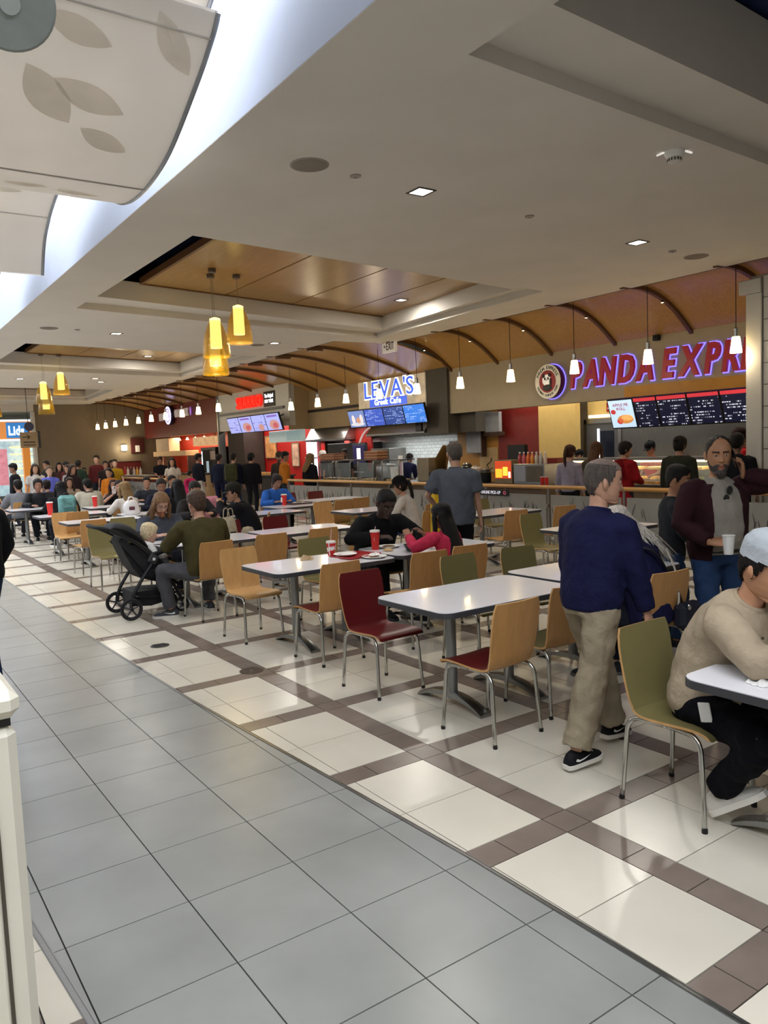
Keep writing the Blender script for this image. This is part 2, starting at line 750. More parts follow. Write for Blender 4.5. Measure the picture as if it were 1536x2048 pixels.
STEP = 0.11
mb = MB()
yy_ = [-4.0, 6.0, 15.2, 25.6, Y_END]
for k, cf in enumerate(COFF):
    xr = 10.8 if yy_[k + 1] < 15.5 else 9.33
    xl = X_EDGE - 0.078
    ring_slab(mb, [(xl, yy_[k]), (xr, yy_[k]), (xr, yy_[k + 1]), (xl, yy_[k + 1])], cf, H, 0.12)
ceiling = struct(mb.build('ceiling', CEILP, smooth=0))
for k, cf in enumerate(COFF):
    mb = MB()
    inn = [(x + (.2 if i in (0, 3) else -.2), y + (.5 if i < 2 else -.52)) for i, (x, y) in enumerate(cf)]
    ring_slab(mb, inset(cf, -0.05), inn, H + STEP, 0.30 if k else 0.62)
    mb.build('coffer_step', CEILP, ceiling, 0)
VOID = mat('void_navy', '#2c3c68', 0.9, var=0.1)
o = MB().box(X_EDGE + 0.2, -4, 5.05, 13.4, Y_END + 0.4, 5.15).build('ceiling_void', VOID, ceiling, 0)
PANELW = wood('ceiling_wood', '#a07d45', 0.30, 0.14, axis=1)
WOODEDGE = wood('ceiling_wood_edge', '#6b4726', 0.4, 0.15, axis=0)
# floating wood panels in the coffers: four boards each with thin gaps
PN1 = [(4.22, 9.0), (9.78, 9.9), (9.86, 13.95), (4.22, 12.74)]
PN_ALL = [([(4.25, -0.2), (9.0, 0.0), (9.0, 2.5), (4.25, 2.3)]), PN1, [(min(x - 0.08, 8.75), y + 9.2) for x, y in PN1], [(x - 0.15 - (1.2 if x > 5 else 0), y + 19.6) for x, y in PN1]]
PZ = 4.60


def quad_at(q, u, v):
    a, b, c, d = (Vector(p) for p in q)
    return (a * (1 - u) + b * u) * (1 - v) + (d * (1 - u) + c * u) * v


for k, q in enumerate(PN_ALL):
    t = thing('ceiling_panel', ['floating wood ceiling panel nearest, high above the right hand tables', 'floating wood ceiling panel over the nearest yellow glass pendants',
                                'floating wood ceiling panel over the second cluster of yellow pendants', 'floating wood ceiling panel farthest back near the left edge'][k],
              'ceiling panel', (0, 0, 0), group='wood panels floating in the ceiling coffers')
    cuts = [0, 0.285, 0.55, 0.79, 1.0]
    for i in range(4):
        u0, u1 = cuts[i] + 0.003, cuts[i + 1] - 0.003
        mb = MB()
        pl = [tuple(quad_at(q, u, v)) for u, v in ((u0, 0), (u1, 0), (u1, 1), (u0, 1))]
        mb.prism(pl, PZ, PZ + 0.04)
        mb.build('board', PANELW, t, 0)
    mb = MB()
    for i in range(1, 4):
        a, b = quad_at(q, cuts[i], 0), quad_at(q, cuts[i], 1)
        mb.tube([(a.x, a.y, PZ + 0.03), (b.x, b.y, PZ + 0.03)], 0.02, 4)
    mb.build('batten', WOODEDGE, t, 0)
    mb = MB()
    c4 = [quad_at(q, u, v) for u, v in ((0, 0), (1, 0), (1, 1), (0, 1))]
    for i in range(4):
        a, b = c4[i], c4[(i + 1) % 4]
        mb.obox(((a.x + b.x) / 2, (a.y + b.y) / 2, PZ + 0.035), ((b - a).length / 2, 0.025, 0.05), Matrix.Rotation(math.atan2(b.y - a.y, b.x - a.x), 3, 'Z'))
    mb.build('edge_trim', WOODEDGE, t, 0)
    mb = MB()
    for u in (0.2, 0.8):
        p = quad_at(q, u, 0.5)
        mb.tube([(p.x, p.y, PZ + 0.04), (p.x, p.y, 5.06)], 0.012, 6)
    mb.build('hanger_rod', DARKMETAL, t, 0)

# ------------------------------------------------------------------ atrium: fascia, skylight, fabric sails
FASCIA = mat('fascia_blue_lit_tint', '#9aa2b2', 0.8, var=0.02, worldpos=True)  # white fascia; the bluish light falling on it is put into the colour
o = struct(MB().box(X_EDGE - 0.08, -4, H + 0.004, X_EDGE - 0.001, Y_END, 5.02).build('trim_3', FASCIA, smooth=0))
o = struct(MB().box(-2.32, -4, H, -2.2, 50, 5.4).build('trim_4', FASCIA, smooth=0))
o = struct(MB().box(-8, -4, H, -2.2, 50, H + 0.1).build('trim_5', CEILP, smooth=0))
SKYM = mat('skylight_glow', '#ffffff', 0.5, var=0.0, emit=SKY_STRENGTH, emit_hex='#f1f6ff')
sky = MB().box(-2.3, -4, 5.62, 3.15, Y_END + 8, 5.68).build('window_1', SKYM, smooth=0)
struct(sky)
mb = MB()
mb.box(3.1, -4, 4.95, 3.16, Y_END + 8, 5.66)
mb.box(2.6, -4, 4.98, 3.16, Y_END, 5.03)  # unseen shelf added to stop skylight leaking into the ceiling void
mb.box(-2.3, Y_END + 8, 4.95, 3.16, Y_END + 8.06, 5.66)
struct(mb.build('trim_6_light_stop', FASCIA, smooth=0))

SAIL = mat('sail_fabric', '#dcd6cd', 0.75, var=0.03, vscale=2, transl=0.30)
LEAFM = mat('sail_leaf_print', '#efe8dd', 0.8, var=0.05, vscale=4, transl=0.46)


def sail(label, prof, x0, x1, leaves=None, disc=False):
    t = thing('fabric_sail', label, 'sail', (0, 0, 0), group='curved fabric sails under the skylight')
    P = smoothpath([(0, y, z) for y, z in prof], 5)
    n = len(P)
    mb = MB()
    cols = 10
    th = 0.018
    for i in range(n):
        for j in range(cols):
            mb.v.append((x0 + (x1 - x0) * j / (cols - 1), P[i].y, P[i].z))
    for i in range(n):
        for j in range(cols):
            mb.v.append((x0 + (x1 - x0) * j / (cols - 1), P[i].y, P[i].z + th))
    N = n * cols
    for i in range(n - 1):
        for j in range(cols - 1):
            a = i * cols + j
            mb.f += [(a, a + 1, a + cols + 1, a + cols), (N + a, N + a + cols, N + a + cols + 1, N + a + 1)]
    mb.m = [0] * len(mb.f)
    mb.build('fabric', SAIL, t, 60)
    for xx in (x0, x1):
        MB().tube([(xx, p.y, p.z + th / 2) for p in P], 0.02, 8).build('edge_frame', mat('sail_frame', '#9a9da2', 0.35, 0.7), t)
    for kk, fr in enumerate((0.16, 0.62)):
        p = P[int(fr * (n - 1))]
        MB().tube([(x0, p.y, p.z - 0.004), (x1, p.y, p.z - 0.004)], 0.007, 6).build('seam', mat('sail_seam', '#b3aca2', 0.8), t)
    if leaves:
        for (lx, lf, ln, wd, ang) in leaves:
            mb = MB()
            pts = []
            for k in range(9):
                s_ = -1 + 2 * k / 8
                pts.append((s_ * ln, wd * (1 - s_ * s_)))
            loop = pts + [(a, -b * 0.8) for a, b in reversed(pts[1:-1])]
            ca, sa = math.cos(ang), math.sin(ang)
            vs = []
            tot = sum((P[i + 1] - P[i]).length for i in range(n - 1))
            for a, b in loop:
                u, v = a * ca - b * sa, a * sa + b * ca
                d = max(0.01, min(tot - 0.01, lf * tot + v))
                acc = 0
                for i in range(n - 1):
                    sl = (P[i + 1] - P[i]).length
                    if acc + sl >= d:
                        q = P[i].lerp(P[i + 1], (d - acc) / sl)
                        break
                    acc += sl
                vs.append((min(x1 - .02, max(x0 + .02, lx + u)), q.y, q.z - 0.006))
            c = Vector((sum(p[0] for p in vs) / len(vs), sum(p[1] for p in vs) / len(vs), sum(p[2] for p in vs) / len(vs)))
            mb.add(vs + [tuple(c)], [(i, (i + 1) % len(vs), len(vs)) for i in range(len(vs))])
            mb.build('leaf_print', LEAFM, t, 0)
    mb = MB()
    for xx in (x0 + 0.3, x1 - 0.25):
        for fr in (0.15, 0.85):
            p = P[int(fr * (n - 1))]
            mb.tube([(xx, p.y, p.z), (xx, p.y, 5.62)], 0.004, 5)
    mb.build('suspension_wire', STEEL, t)
    return t


sail('large curved fabric sail with leaf print nearest the camera, top left',
     [(4.80, 4.60), (4.92, 4.50), (5.22, 4.33), (5.80, 4.07), (6.30, 3.975), (6.70, 3.97), (7.0, 4.02), (7.22, 4.10)], -1.6, 2.2,
     leaves=[(1.72, 0.44, 0.20, 0.10, 0.45), (1.55, 0.30, 0.26, 0.12, 0.35), (1.98, 0.10, 0.24, 0.10, 0.9), (1.30, 0.32, 0.26, 0.14, 0.9), (1.75, 0.80, 0.18, 0.06, 0.1), (1.40, 0.12, 0.22, 0.1, 0.3), (1.35, 0.78, 0.16, 0.06, -0.1)])
sail('fabric sail behind the large one, at the left edge',
     [(8.0, 4.98), (8.7, 4.88), (9.28, 4.74), (9.71, 4.60), (10.06, 4.40), (10.30, 4.06)], -1.6, 2.2,
     leaves=[(1.6, 0.5, 0.25, 0.09, 0.2), (1.2, 0.75, 0.25, 0.09, -0.3)])
sail('fabric sail strip just entering above the large sail', [(1.9, 5.22), (3.2, 5.16), (3.9, 5.10), (4.5, 4.93), (4.97, 4.69)], -1.6, 2.2)
sail('distant fabric sail beyond the second one', [(11.8, 4.98), (12.6, 4.85), (13.3, 4.6), (13.9, 4.2)], -1.6, 2.2)

t = thing('round_bracket', 'grey round mounting disc hanging below the large fabric sail', 'bracket', (0.90, 4.50, 4.17))
B = Matrix.Rotation(R(-52), 4, 'X')
mb = MB().lathe([(0.0, -0.012), (0.215, -0.012), (0.23, 0.0), (0.23, 0.03), (0.215, 0.042), (0.0, 0.042)], 36, cap=False)
mb.xf(B).build('disc', mat('disc_grey', '#8d9490', 0.5, 0.2), t)
mb = MB().lathe([(0.05, -0.03), (0.055, -0.012)], 24)
mb.xf(B).build('hub', mat('hub_grey', '#a4aaa6', 0.45), t)
MB().tube([(0, 0, 0.03), (0, 0.0, 1.45)], 0.012, 10).build('stem', STEEL, t)

# ------------------------------------------------------------------ walls of the hall
BEIGE = mat('beige_wall', '#8a7c66', 0.8, var=0.05, worldpos=True)
FARW = mat('far_wall_paint', '#7d705c', 0.8, var=0.05, worldpos=True)
struct(MB().box(6.95, Y_END, 0, 14.2, Y_END + 0.25, 4.9).build('wall_far', FARW, smooth=0))
struct(MB().box(6.9, Y_END - 0.12, 0, 7.02, Y_END + 0.25, 3.9).build('trim_7', mat('pale_corner', '#c8c3b6', 0.7), smooth=0))
mb = MB()
mb.box(-2.2, Y_END - 0.05, 3.92, 7.0, Y_END + 0.3, 4.9)
struct(mb.build('trim_8', CEILP, smooth=0))
struct(MB().box(13.9, -4, 0, 14.1, Y_END, 5.1).build('wall_right', mat('back_wall', '#b7a98f', 0.8, worldpos=True), smooth=0))
struct(MB().box(-8.1, -4, 0, -7.9, 50, 5.7).build('wall_left', mat('left_wall', '#b9b4aa', 0.8, worldpos=True), smooth=0))
struct(MB().box(-8, -4.2, 0, 14, -4.0, 5.7).build('wall_near', mat('near_wall', '#b9b4aa', 0.8, worldpos=True), smooth=0))
# mall corridor beyond
struct(MB().box(-8, 50.8, 0, 16, 51, 5.7).build('wall_back', mat('corridor_wall', '#cfcabd', 0.8, worldpos=True), smooth=0))
struct(MB().box(-8, Y_END + 0.3, 4.45, 16, 51, 4.6).build('trim_9', mat('corridor_ceiling', '#d8d0bc', 0.8), smooth=0))
struct(MB().box(11.5, Y_END + 0.25, 0, 11.7, 51, 4.5).build('wall_corridor', mat('corridor_wall2', '#b5ad9c', 0.8), smooth=0))
ORD = ['first', 'second', 'third', 'fourth', 'fifth', 'sixth', 'seventh', 'eighth', 'ninth', 'tenth']
# ------------------------------------------------------------------ arched wood ceiling over the counters
VAULT = wood('vault_wood', '#ad854b', 0.28, 0.13, axis=0)
RIBW = wood('rib_wood', '#5e4124', 0.42, 0.12, axis=0)
PROF_A = smoothpath([(10.60, 0, 4.25), (11.05, 0, 4.27), (11.55, 0, 4.18), (12.05, 0, 3.95), (12.6, 0, 3.54)], 4)
PROF_B = smoothpath([(9.15, 0, 4.25), (9.7, 0, 4.28), (10.4, 0, 4.23), (11.1, 0, 4.10), (11.9, 0, 3.88), (12.6, 0, 3.60)], 4)
BULB = mat('small_bulb', '#fff4d8', 0.4, emit=25, emit_hex='#ffe2a8')
yb = [5.0 + 1.65 * k for k in range(0, 20)]
for k in range(len(yb) - 1):
    y0, y1 = yb[k], yb[k + 1]
    P = PROF_A if y1 < 15.3 else PROF_B
    y1 = min(y1, Y_END)
    if k == 0:
        y0 = -4
    mb = MB()
    RR = [[(p.x, y0 + 0.01, p.z + 0.02), (p.x, y1 - 0.01, p.z + 0.02), (p.x, y1 - 0.01, p.z + 0.05), (p.x, y0 + 0.01, p.z + 0.05)] for p in P]
    mb.rings(RR)
    mb.build('vault_panel', VAULT, ceiling, 60)
    mb = MB()
    RR = [[(p.x, y1 - 0.035, p.z - 0.05), (p.x, y1 + 0.035, p.z - 0.05), (p.x, y1 + 0.035, p.z + 0.02), (p.x, y1 - 0.035, p.z + 0.02)] for p in P]
    mb.rings(RR)
    mb.build('vault_rib', RIBW, ceiling, 60)
    if 1 <= k <= 5:
        q = P[int(len(P) * 0.55)]
        t = thing('rib_spotlight', 'tiny spotlight on the %s arched ceiling rib from the right' % ['first', 'second', 'third', 'fourth', 'fifth'][k - 1], 'spotlight', (q.x, y1, q.z - 0.05), group='tiny spotlights on the ceiling ribs')
        MB().lathe([(0.022, 0.01), (0.022, -0.03)], 12).build('housing', DARKMETAL, t)
        MB().lathe([(0.0, -0.034), (0.018, -0.034), (0.018, -0.028)], 12).build('lens', BULB, t)
DARKTRIM = mat('dark_edge', '#211b17', 0.6)
mb = MB().box(10.80, -4, 4.225, 10.86, 15.26, 4.35).box(9.33, 15.20, 4.225, 9.39, Y_END, 4.35).box(9.33, 15.2, 4.225, 10.86, 15.26, 4.35)
mb.build('dark_reveal', DARKTRIM, ceiling, 0)
mb = MB()
for k in range(11):
    mb.box(9.39, 16.4 + 1.65 * k, 4.16, 9.75, 16.55 + 1.65 * k, 4.24)
mb.build('rib_block', RIBW, ceiling, 0)

# ------------------------------------------------------------------ shop fronts (fascias are part of the building)
PANDAW = mat('fascia_beige', '#a2967f', 0.75, var=0.03, worldpos=True)
struct(MB().box(12.5, -4, 2.55, 12.75, 15.0, 4.2).build('wall_fascia_noodle_shop', PANDAW, smooth=0))
DKGREY = mat('dark_grey_soffit', '#4a4640', 0.7, var=0.05)
struct(MB().box(12.42, 15.0, 2.08, 13.3, 15.86, 3.75).box(12.75, 14.35, 2.08, 13.3, 15.0, 2.56).build('wall_fascia_grey_soffit', DKGREY, smooth=0))
TANW = mat('fascia_tan', '#a08c6c', 0.75, var=0.04, worldpos=True)
struct(MB().box(12.5, 15.86, 2.70, 12.7, 19.0, 3.75).box(12.5, 19.0, 2.46, 12.7, 22.2, 3.75).box(11.8, 22.1, 2.46, 12.7, 22.2, 3.9).build('wall_fascia_cafe', TANW, smooth=0))
struct(MB().box(12.46, 19.0, 2.98, 12.52, 22.1, 3.06).build('trim_10', DARKTRIM, smooth=0))
SBW = mat('fascia_white', '#cfcfc9', 0.6, var=0.02, worldpos=True)
struct(MB().box(11.8, 22.1, 2.60, 12.0, 27.75, 4.0).build('wall_fascia_pizza_shop', SBW, smooth=0))
struct(MB().box(11.72, 22.4, 3.16, 11.81, 27.6, 3.24).build('trim_11', mat('grey_line', '#77777a', 0.5), smooth=0))
HDR = mat('fascia_maroon', '#6e2a26', 0.45, var=0.06, worldpos=True)
struct(MB().box(11.8, 27.75, 2.60, 12.0, Y_END, 4.0).build('wall_fascia_hot_dog_shop', HDR, smooth=0))
struct(MB().box(11.74, 27.70, 0, 12.0, 27.80, 4.0).build('trim_12', STEEL, smooth=0))

# pillar clad in large pale panels
PIL = mat('pillar_panel', '#b8b4ab', 0.35, var=0.03, worldpos=True)
pil = struct(MB().box(11.06, 5.2, 0, 12.0, 6.36, 4.05).build('wall_pillar', mat('pillar_core', '#8d8a83', 0.7), smooth=0))
for k in range(13):
    z0 = k * 0.31
    for (a, b) in ((5.18, 5.66), (5.67, 6.17)):
        MB().box(11.03, a, z0 + 0.005, 11.07, b, z0 + 0.305, e=0.005).build('panel', PIL, pil, 0)
MB().box(11.0, 6.18, 0, 11.1, 6.42, 3.8, e=0.01).build('corner_panel', PIL, pil, 0)
MB().box(10.98, 6.18, 3.8, 11.1, 6.52, 4.0, e=0.01).build('cap_panel', PIL, pil, 0)
for k in range(13):
    z0 = k * 0.31
    for (a, b) in ((11.07, 11.53), (11.54, 12.0)):
        MB().box(a, 5.17, z0 + 0.005, b, 5.21, z0 + 0.305, e=0.005).build('panel', PIL, pil, 0)

# back walls of the kitchens
def bw(name, y0, y1, m, z0=0.0, z1=4.0, x=13.6):
    return struct(MB().box(x, y0, z0, x + 0.15, y1, z1).build(name, m, smooth=0))


YEL = mat('yellow_wall', '#c9ad6a', 0.6, var=0.04, worldpos=True)
MUST = mat('mustard_wall', '#9c6d2a', 0.6, var=0.06, worldpos=True)
bw('wall_kitchen_yellow', 3.0, 11.6, YEL)
bw('wall_kitchen_yellow_pier', 11.6, 12.7, YEL, x=13.2)
bw('wall_kitchen_dark_red', 12.7, 14.15, mat('dark_red_wall', '#6d1d18', 0.4, worldpos=True), x=13.3)
bw('wall_kitchen_mustard', 14.15, 15.7, MUST, x=13.3)
SUBW = mat('subway_tile', '#d9dbd6', 0.25, var=0.02)
nt = SUBW.node_tree
br = nt.nodes.new('ShaderNodeTexBrick')
br.inputs['Scale'].default_value = 1.0
br.inputs['Brick Width'].default_value = 0.2
br.inputs['Row Height'].default_value = 0.09
br.inputs['Mortar Size'].default_value = 0.006
br.inputs['Color1'].default_value = (0.72, 0.74, 0.71, 1)
br.inputs['Color2'].default_value = (0.62, 0.64, 0.61, 1)
br.inputs['Mortar'].default_value = (0.35, 0.35, 0.33, 1)
tc = nt.nodes.new('ShaderNodeTexCoord')
sp = nt.nodes.new('ShaderNodeSeparateXYZ')
cb = nt.nodes.new('ShaderNodeCombineXYZ')
nt.links.new(tc.outputs['Object'], sp.inputs[0])
nt.links.new(sp.outputs[1], cb.inputs[0])
nt.links.new(sp.outputs[2], cb.inputs[1])
nt.links.new(cb.outputs[0], br.inputs['Vector'])
nt.links.new(br.outputs[0], nt.nodes['Principled BSDF'].inputs['Base Color'])
bw('wall_kitchen_white_tile', 15.7, 19.6, SUBW)
bw('wall_kitchen_steel', 19.6, 22.6, mat('steel_wall', '#8e8a86', 0.4, 0.6), x=13.62)
REDW = mat('bright_red_wall', '#b3221c', 0.4, var=0.05, worldpos=True)
bw('wall_kitchen_red', 22.2, 27.7, REDW, x=12.95)
bw('wall_kitchen_orange', 27.7, Y_END, mat('orange_red_wall', '#a8301c', 0.5, var=0.08, worldpos=True), x=13.0)

RED_E = mat('red_letter', '#7c1620', 0.4, emit=0.30, emit_hex='#a01822')
HALO = mat('violet_halo', '#6a5cff', 0.5, emit=2.2, emit_hex='#7468ff')
# channel letters
t = thing('shop_sign', 'dark red italic channel letters with violet backlight on beige fascia', 'sign', (12.5, 0, 0))
M = face_x(-0.06, 11.05, 2.86)
lettering('PANDA EXPRESS', 0.50, 4.62, RED_E, t, M, bold=0.032, shear=0.22, ext=0.03, gap=0.05)
lettering('PANDA EXPRESS', 0.50, 4.62, HALO, t, face_x(-0.015, 11.05, 2.86), bold=0.060, shear=0.22, ext=0.006, gap=0.05, name='backlight', joined=True, layout=0.032)
# round emblem
t = thing('round_sign', 'round drum sign with a panda face and ring lettering on beige fascia', 'sign', (12.34, 11.58, 3.03))
D = Matrix.Rotation(R(-90), 4, 'Y')
mb = MB().lathe([(0.355, -0.14), (0.36, 0.0)], 48)
mb.xf(D).build('drum', mat('drum_red', '#5a1a1c', 0.45), t)
mb = MB().lathe([(0.375, -0.15), (0.375, -0.142)], 48)
mb.xf(D).build('backlight', HALO, t)
IV = mat('ivory_face', '#cfc6ae', 0.5, emit=0.25)
MB().lathe([(0.36, 0.001), (0.355, 0.008)], 48).xf(D).build('face_ring', IV, t)
MB().lathe([(0.235, 0.009), (0.235, 0.012)], 40).xf(D).build('red_disc', mat('disc_red', '#8c1d22', 0.5, emit=0.15), t)
WF = mat('panda_white', '#efe9dc', 0.5, emit=0.35)
BK = mat('panda_black', '#151314', 0.5)
mb = MB()
mb.lathe([(0.0, 0.014), (0.118, 0.014), (0.118, 0.018), (0.0, 0.018)], 28, cap=False)
mb.xf(Matrix.Translation((0, 0.02, 0)))
mb.xf(D @ Matrix.Rotation(R(90), 4, 'Z'))
o = mb.build('white_head', WF, t)
o.location = (0, 0.02, 0.05)
mb = MB()
for (cy, cz, r1, r2) in ((0.10, 0.12, 0.04, 0.04), (-0.07, 0.13, 0.04, 0.04), (0.062, 0.06, 0.026, 0.030), (-0.028, 0.06, 0.026, 0.030), (0.02, 0.03, 0.015, 0.012), (0.0, -0.13, 0.13, 0.07), (-0.09, -0.02, 0.03, 0.09)):
    mb.ball((-0.02, cy, cz), (0.006, r1, r2), 8)
mb.build('black_patch', BK, t)
for txt, a0, a1, fl in (('PANDA EXPRESS', 160, 20, 1), ('GOURMET CHINESE FOOD', 200, 340, -1)):
    n = len(txt)
    for k, ch in enumerate(txt):
        if ch == ' ':
            continue
        me, a, b = glyph(ch, 0.012, 0, 0.01)
        th = R(a0 + (a1 - a0) * (k + 0.5) / n)
        s_ = 0.095 if fl == 1 else 0.07
        rad = 0.262 if fl == 1 else 0.31
        mb = MB()
        mb.v = [((v.co.x - (a + b) / 2) * s_ * 1.15, v.co.y * s_, v.co.z * s_) for v in me.vertices]
        mb.f = [tuple(p.vertices) for p in me.polygons]
        mb.m = [0] * len(mb.f)
        o = mb.build('letter', BK, t, 0, fix=False)
        rot = th - math.pi / 2 if fl == 1 else th + math.pi / 2
        o.matrix_local = face_x(-0.013, 0, 0) @ Matrix.Translation((rad * math.cos(th), rad * math.sin(th), 0)) @ Matrix.Rotation(rot, 4, 'Z')


def menu(name, label, x, y_left, y_right, z0, z1, tilt, panels, arm=0.30, grp='lit menu boards over the food counters'):
    """row of flat screens; panels = list of (share, material, extra(fn))"""
    t = thing(name, label, 'menu board', (x, (y_left + y_right) / 2, z0), group=grp)
    W, Hh = y_left - y_right, (z1 - z0)
    M0 = face_x(0, W / 2, 0, tilt=tilt)
    u = 0.0
    for sh, m, ex in panels:
        w = sh * W
        fr = card('bezel', w - 0.006, Hh, BLACK, t, M0 @ Matrix.Translation((u + w / 2, Hh / 2, 0)), 0.06)
        card('screen', w - 0.05, Hh - 0.05, m, fr, Matrix.Translation((0, 0, 0.006)))
        if ex:
            ex(fr, w, Hh)
        u += w
    mb = MB()
    for f_ in (0.15, 0.85):
        mb.tube([(0.08, W / 2 - W * f_, Hh * 0.7), (arm, W / 2 - W * f_, Hh * 0.9)], 0.02, 6)
    mb.build('wall_arm', DARKMETAL, t)
    return t


def deco(parts):
    def f(fr, w, hh):
        for (kind, cx, cy, a, b, m, *tx) in parts:
            if kind == 'r':
                card('print', a * w, b * hh, m, fr, Matrix.Translation((cx * w, cy * hh, 0.010)))
            elif kind == 'e':
                mb = MB()
                n = 16
                mb.add([(a * w * math.cos(6.2832 * k / n), b * hh * math.sin(6.2832 * k / n), 0) for k in range(n)], [tuple(range(n))])
                o = mb.build('print', m, fr, 0)
                o.location = (cx * w, cy * hh, 0.012)
            else:
                lettering(kind, b * hh, a * w, m, fr, Matrix.Translation((cx * w - a * w / 2, cy * hh, 0.011)), bold=0.01, ext=0.001, name='print', joined=True)
    return f


def em(name, h, e=1.0):
    return mat(name, h, 0.4, var=0.02, emit=e)


NAVYM = [screen_mat('menu_navy_%d' % k, '#14162c', '#d9def2', 11, 0.7, seed=k * 3.1) for k in range(4)]
RHEAD = em('menu_red_head', '#c2363f', 0.8)
LBL = em('menu_light_blue', '#b9d4ee', 0.9)
PIE, PIE2, PIER = em('pie_brown', '#c98a4a', 0.8), em('pie_light', '#e3b878', 0.8), em('pie_red', '#b8393a', 0.8)
hd = deco([('r', 0, 0.42, 0.94, 0.11, RHEAD)])
menu('menu_board', 'navy and red lit menu screens with an apple pie roll picture at the right', 11.98, 9.62, 6.75, 1.96, 2.53, R(18),
     [(0.20, LBL, deco([('APPLE PIE', 0, 0.26, 0.6, 0.09, em('menu_red_ink', '#a03038', .6)), ('ROLL', 0, 0.13, 0.34, 0.09, em('menu_red_ink', '#a03038', .6)), ('e', 0.1, -0.18, 0.30, 0.15, PIE), ('e', 0.17, -0.13, 0.22, 0.10, PIE2), ('e', -0.12, -0.24, 0.12, 0.10, PIER), ('e', -0.32, 0.08, 0.10, 0.08, PIER)])),
      (0.17, NAVYM[0], hd), (0.21, NAVYM[1], hd), (0.21, NAVYM[2], hd), (0.21, NAVYM[3], hd)])
struct(MB().box(12.3, 6.45, 2.52, 12.5, 9.6, 2.75).build('trim_13', mat('valance_mustard', '#b07a22', 0.5), smooth=0))

# cafe sign box with blue letters
t = thing('cafe_sign', 'wide lit sign box with blue and white serif letters between the arches', 'sign', (12.42, 17.4, 3.22))
GL = mat('sign_photo', '#b9a98a', 0.4, var=0.5, vscale=2.2, emit=0.45, emit_hex='#a89c88')
card('lit_panel', 3.12, 0.86, GL, t, face_x(-0.03, 0, 0), 0.10)
BLUE = em('sign_blue', '#2b4fc0', 1.3)
SW = em('sign_white', '#f2f4ff', 2.0)
lettering("LEVA'S", 0.46, 2.30, SW, t, face_x(-0.04, 1.20, -0.06), bold=0.045, ext=0.008, gap=0.075, name='letter_outline', joined=True, layout=0.0)
lettering("LEVA'S", 0.46, 2.30, BLUE, t, face_x(-0.055, 1.20, -0.06), bold=0.0, ext=0.012, gap=0.075)
card('blue_strip', 1.75, 0.22, BLUE, t, face_x(-0.045, 0.10, -0.20), 0.01)
lettering('Greek Cafe', 0.15, 1.25, SW, t, face_x(-0.055, 0.72, -0.26), bold=0.02, ext=0.004, joined=True)
BM = [screen_mat('menu_blue_%d' % k, h_, '#a9c2ff', 12, 0.9, seed=k + 20) for k, h_ in enumerate(('#3a55b8', '#2c4488', '#2f6fd0'))]
menu('menu_board', 'blue lit menu screens under the cafe sign with white food picture', 12.12, 19.0, 15.42, 2.36, 2.87, R(14),
     [(0.235, em('menu_photo_bg', '#6d84c0', 0.8), deco([('e', -0.2, -0.05, 0.10, 0.28, em('food_white', '#d8d0d4', .8)), ('e', 0.08, -0.1, 0.12, 0.2, em('food_tan', '#b98a70', .8)), ('e', 0.28, -0.02, 0.1, 0.26, em('food_white', '#d8d0d4', .8)), ('e', 0.0, -0.3, 0.42, 0.1, em('food_plate', '#c8ccd8', .8))])),
      (0.255, BM[0], None), (0.255, BM[1], None), (0.255, BM[2], None)])

# pizza shop sign
NEON = mat('neon_red', '#e02a1c', 0.4, emit=0.7, emit_hex='#ff2c1c')
t = thing('pizza_sign', 'bright red glowing block letters with black side panel on white fascia', 'sign', (11.8, 25.9, 3.33))
lettering('SBARRO', 0.40, 1.98, NEON, t, face_x(-0.06, 0, 0), bold=0.012, ext=0.05, gap=0.11)
o = card('side_panel', 0.82, 0.50, BLACK, t, face_x(-0.02, -2.46, 0.20), 0.10)
lettering('The Original', 0.12, 0.62, SW, o, Matrix.Translation((-0.32, 0.05, 0.008)), bold=0.02, ext=0.003, name='print', joined=True)
lettering('NEW YORK', 0.10, 0.62, SW, o, Matrix.Translation((-0.32, -0.12, 0.008)), bold=0.03, ext=0.003, name='print', joined=True)
LAV = em('menu_lavender', '#9aa2e2', 0.95)
PZ1, PZ2 = em('pizza_tan', '#b98a86', 0.8), em('pizza_red', '#b0505a', 0.8)
LV2 = [screen_mat('menu_lav_%d' % k, '#9aa2e2', '#5a4f9a', 6, 0.95, seed=40 + k) for k in range(2)]
pd = deco([('r', 0, 0.33, 0.7, 0.10, em('menu_purple', '#7a5cb0', .8)), ('e', 0.05, -0.16, 0.34, 0.28, PZ1), ('e', 0.12, -0.2, 0.18, 0.16, PZ2)])
menu('menu_board', 'lavender lit menu screens with pizza pictures under the red letters', 11.44, 25.85, 21.9, 2.45, 3.03, R(16),
     [(0.235, LV2[0], None), (0.255, LAV, pd), (0.255, LV2[1], deco([('e', 0.1, -0.25, 0.2, 0.2, PZ1)])), (0.255, LAV, pd)], arm=0.355)

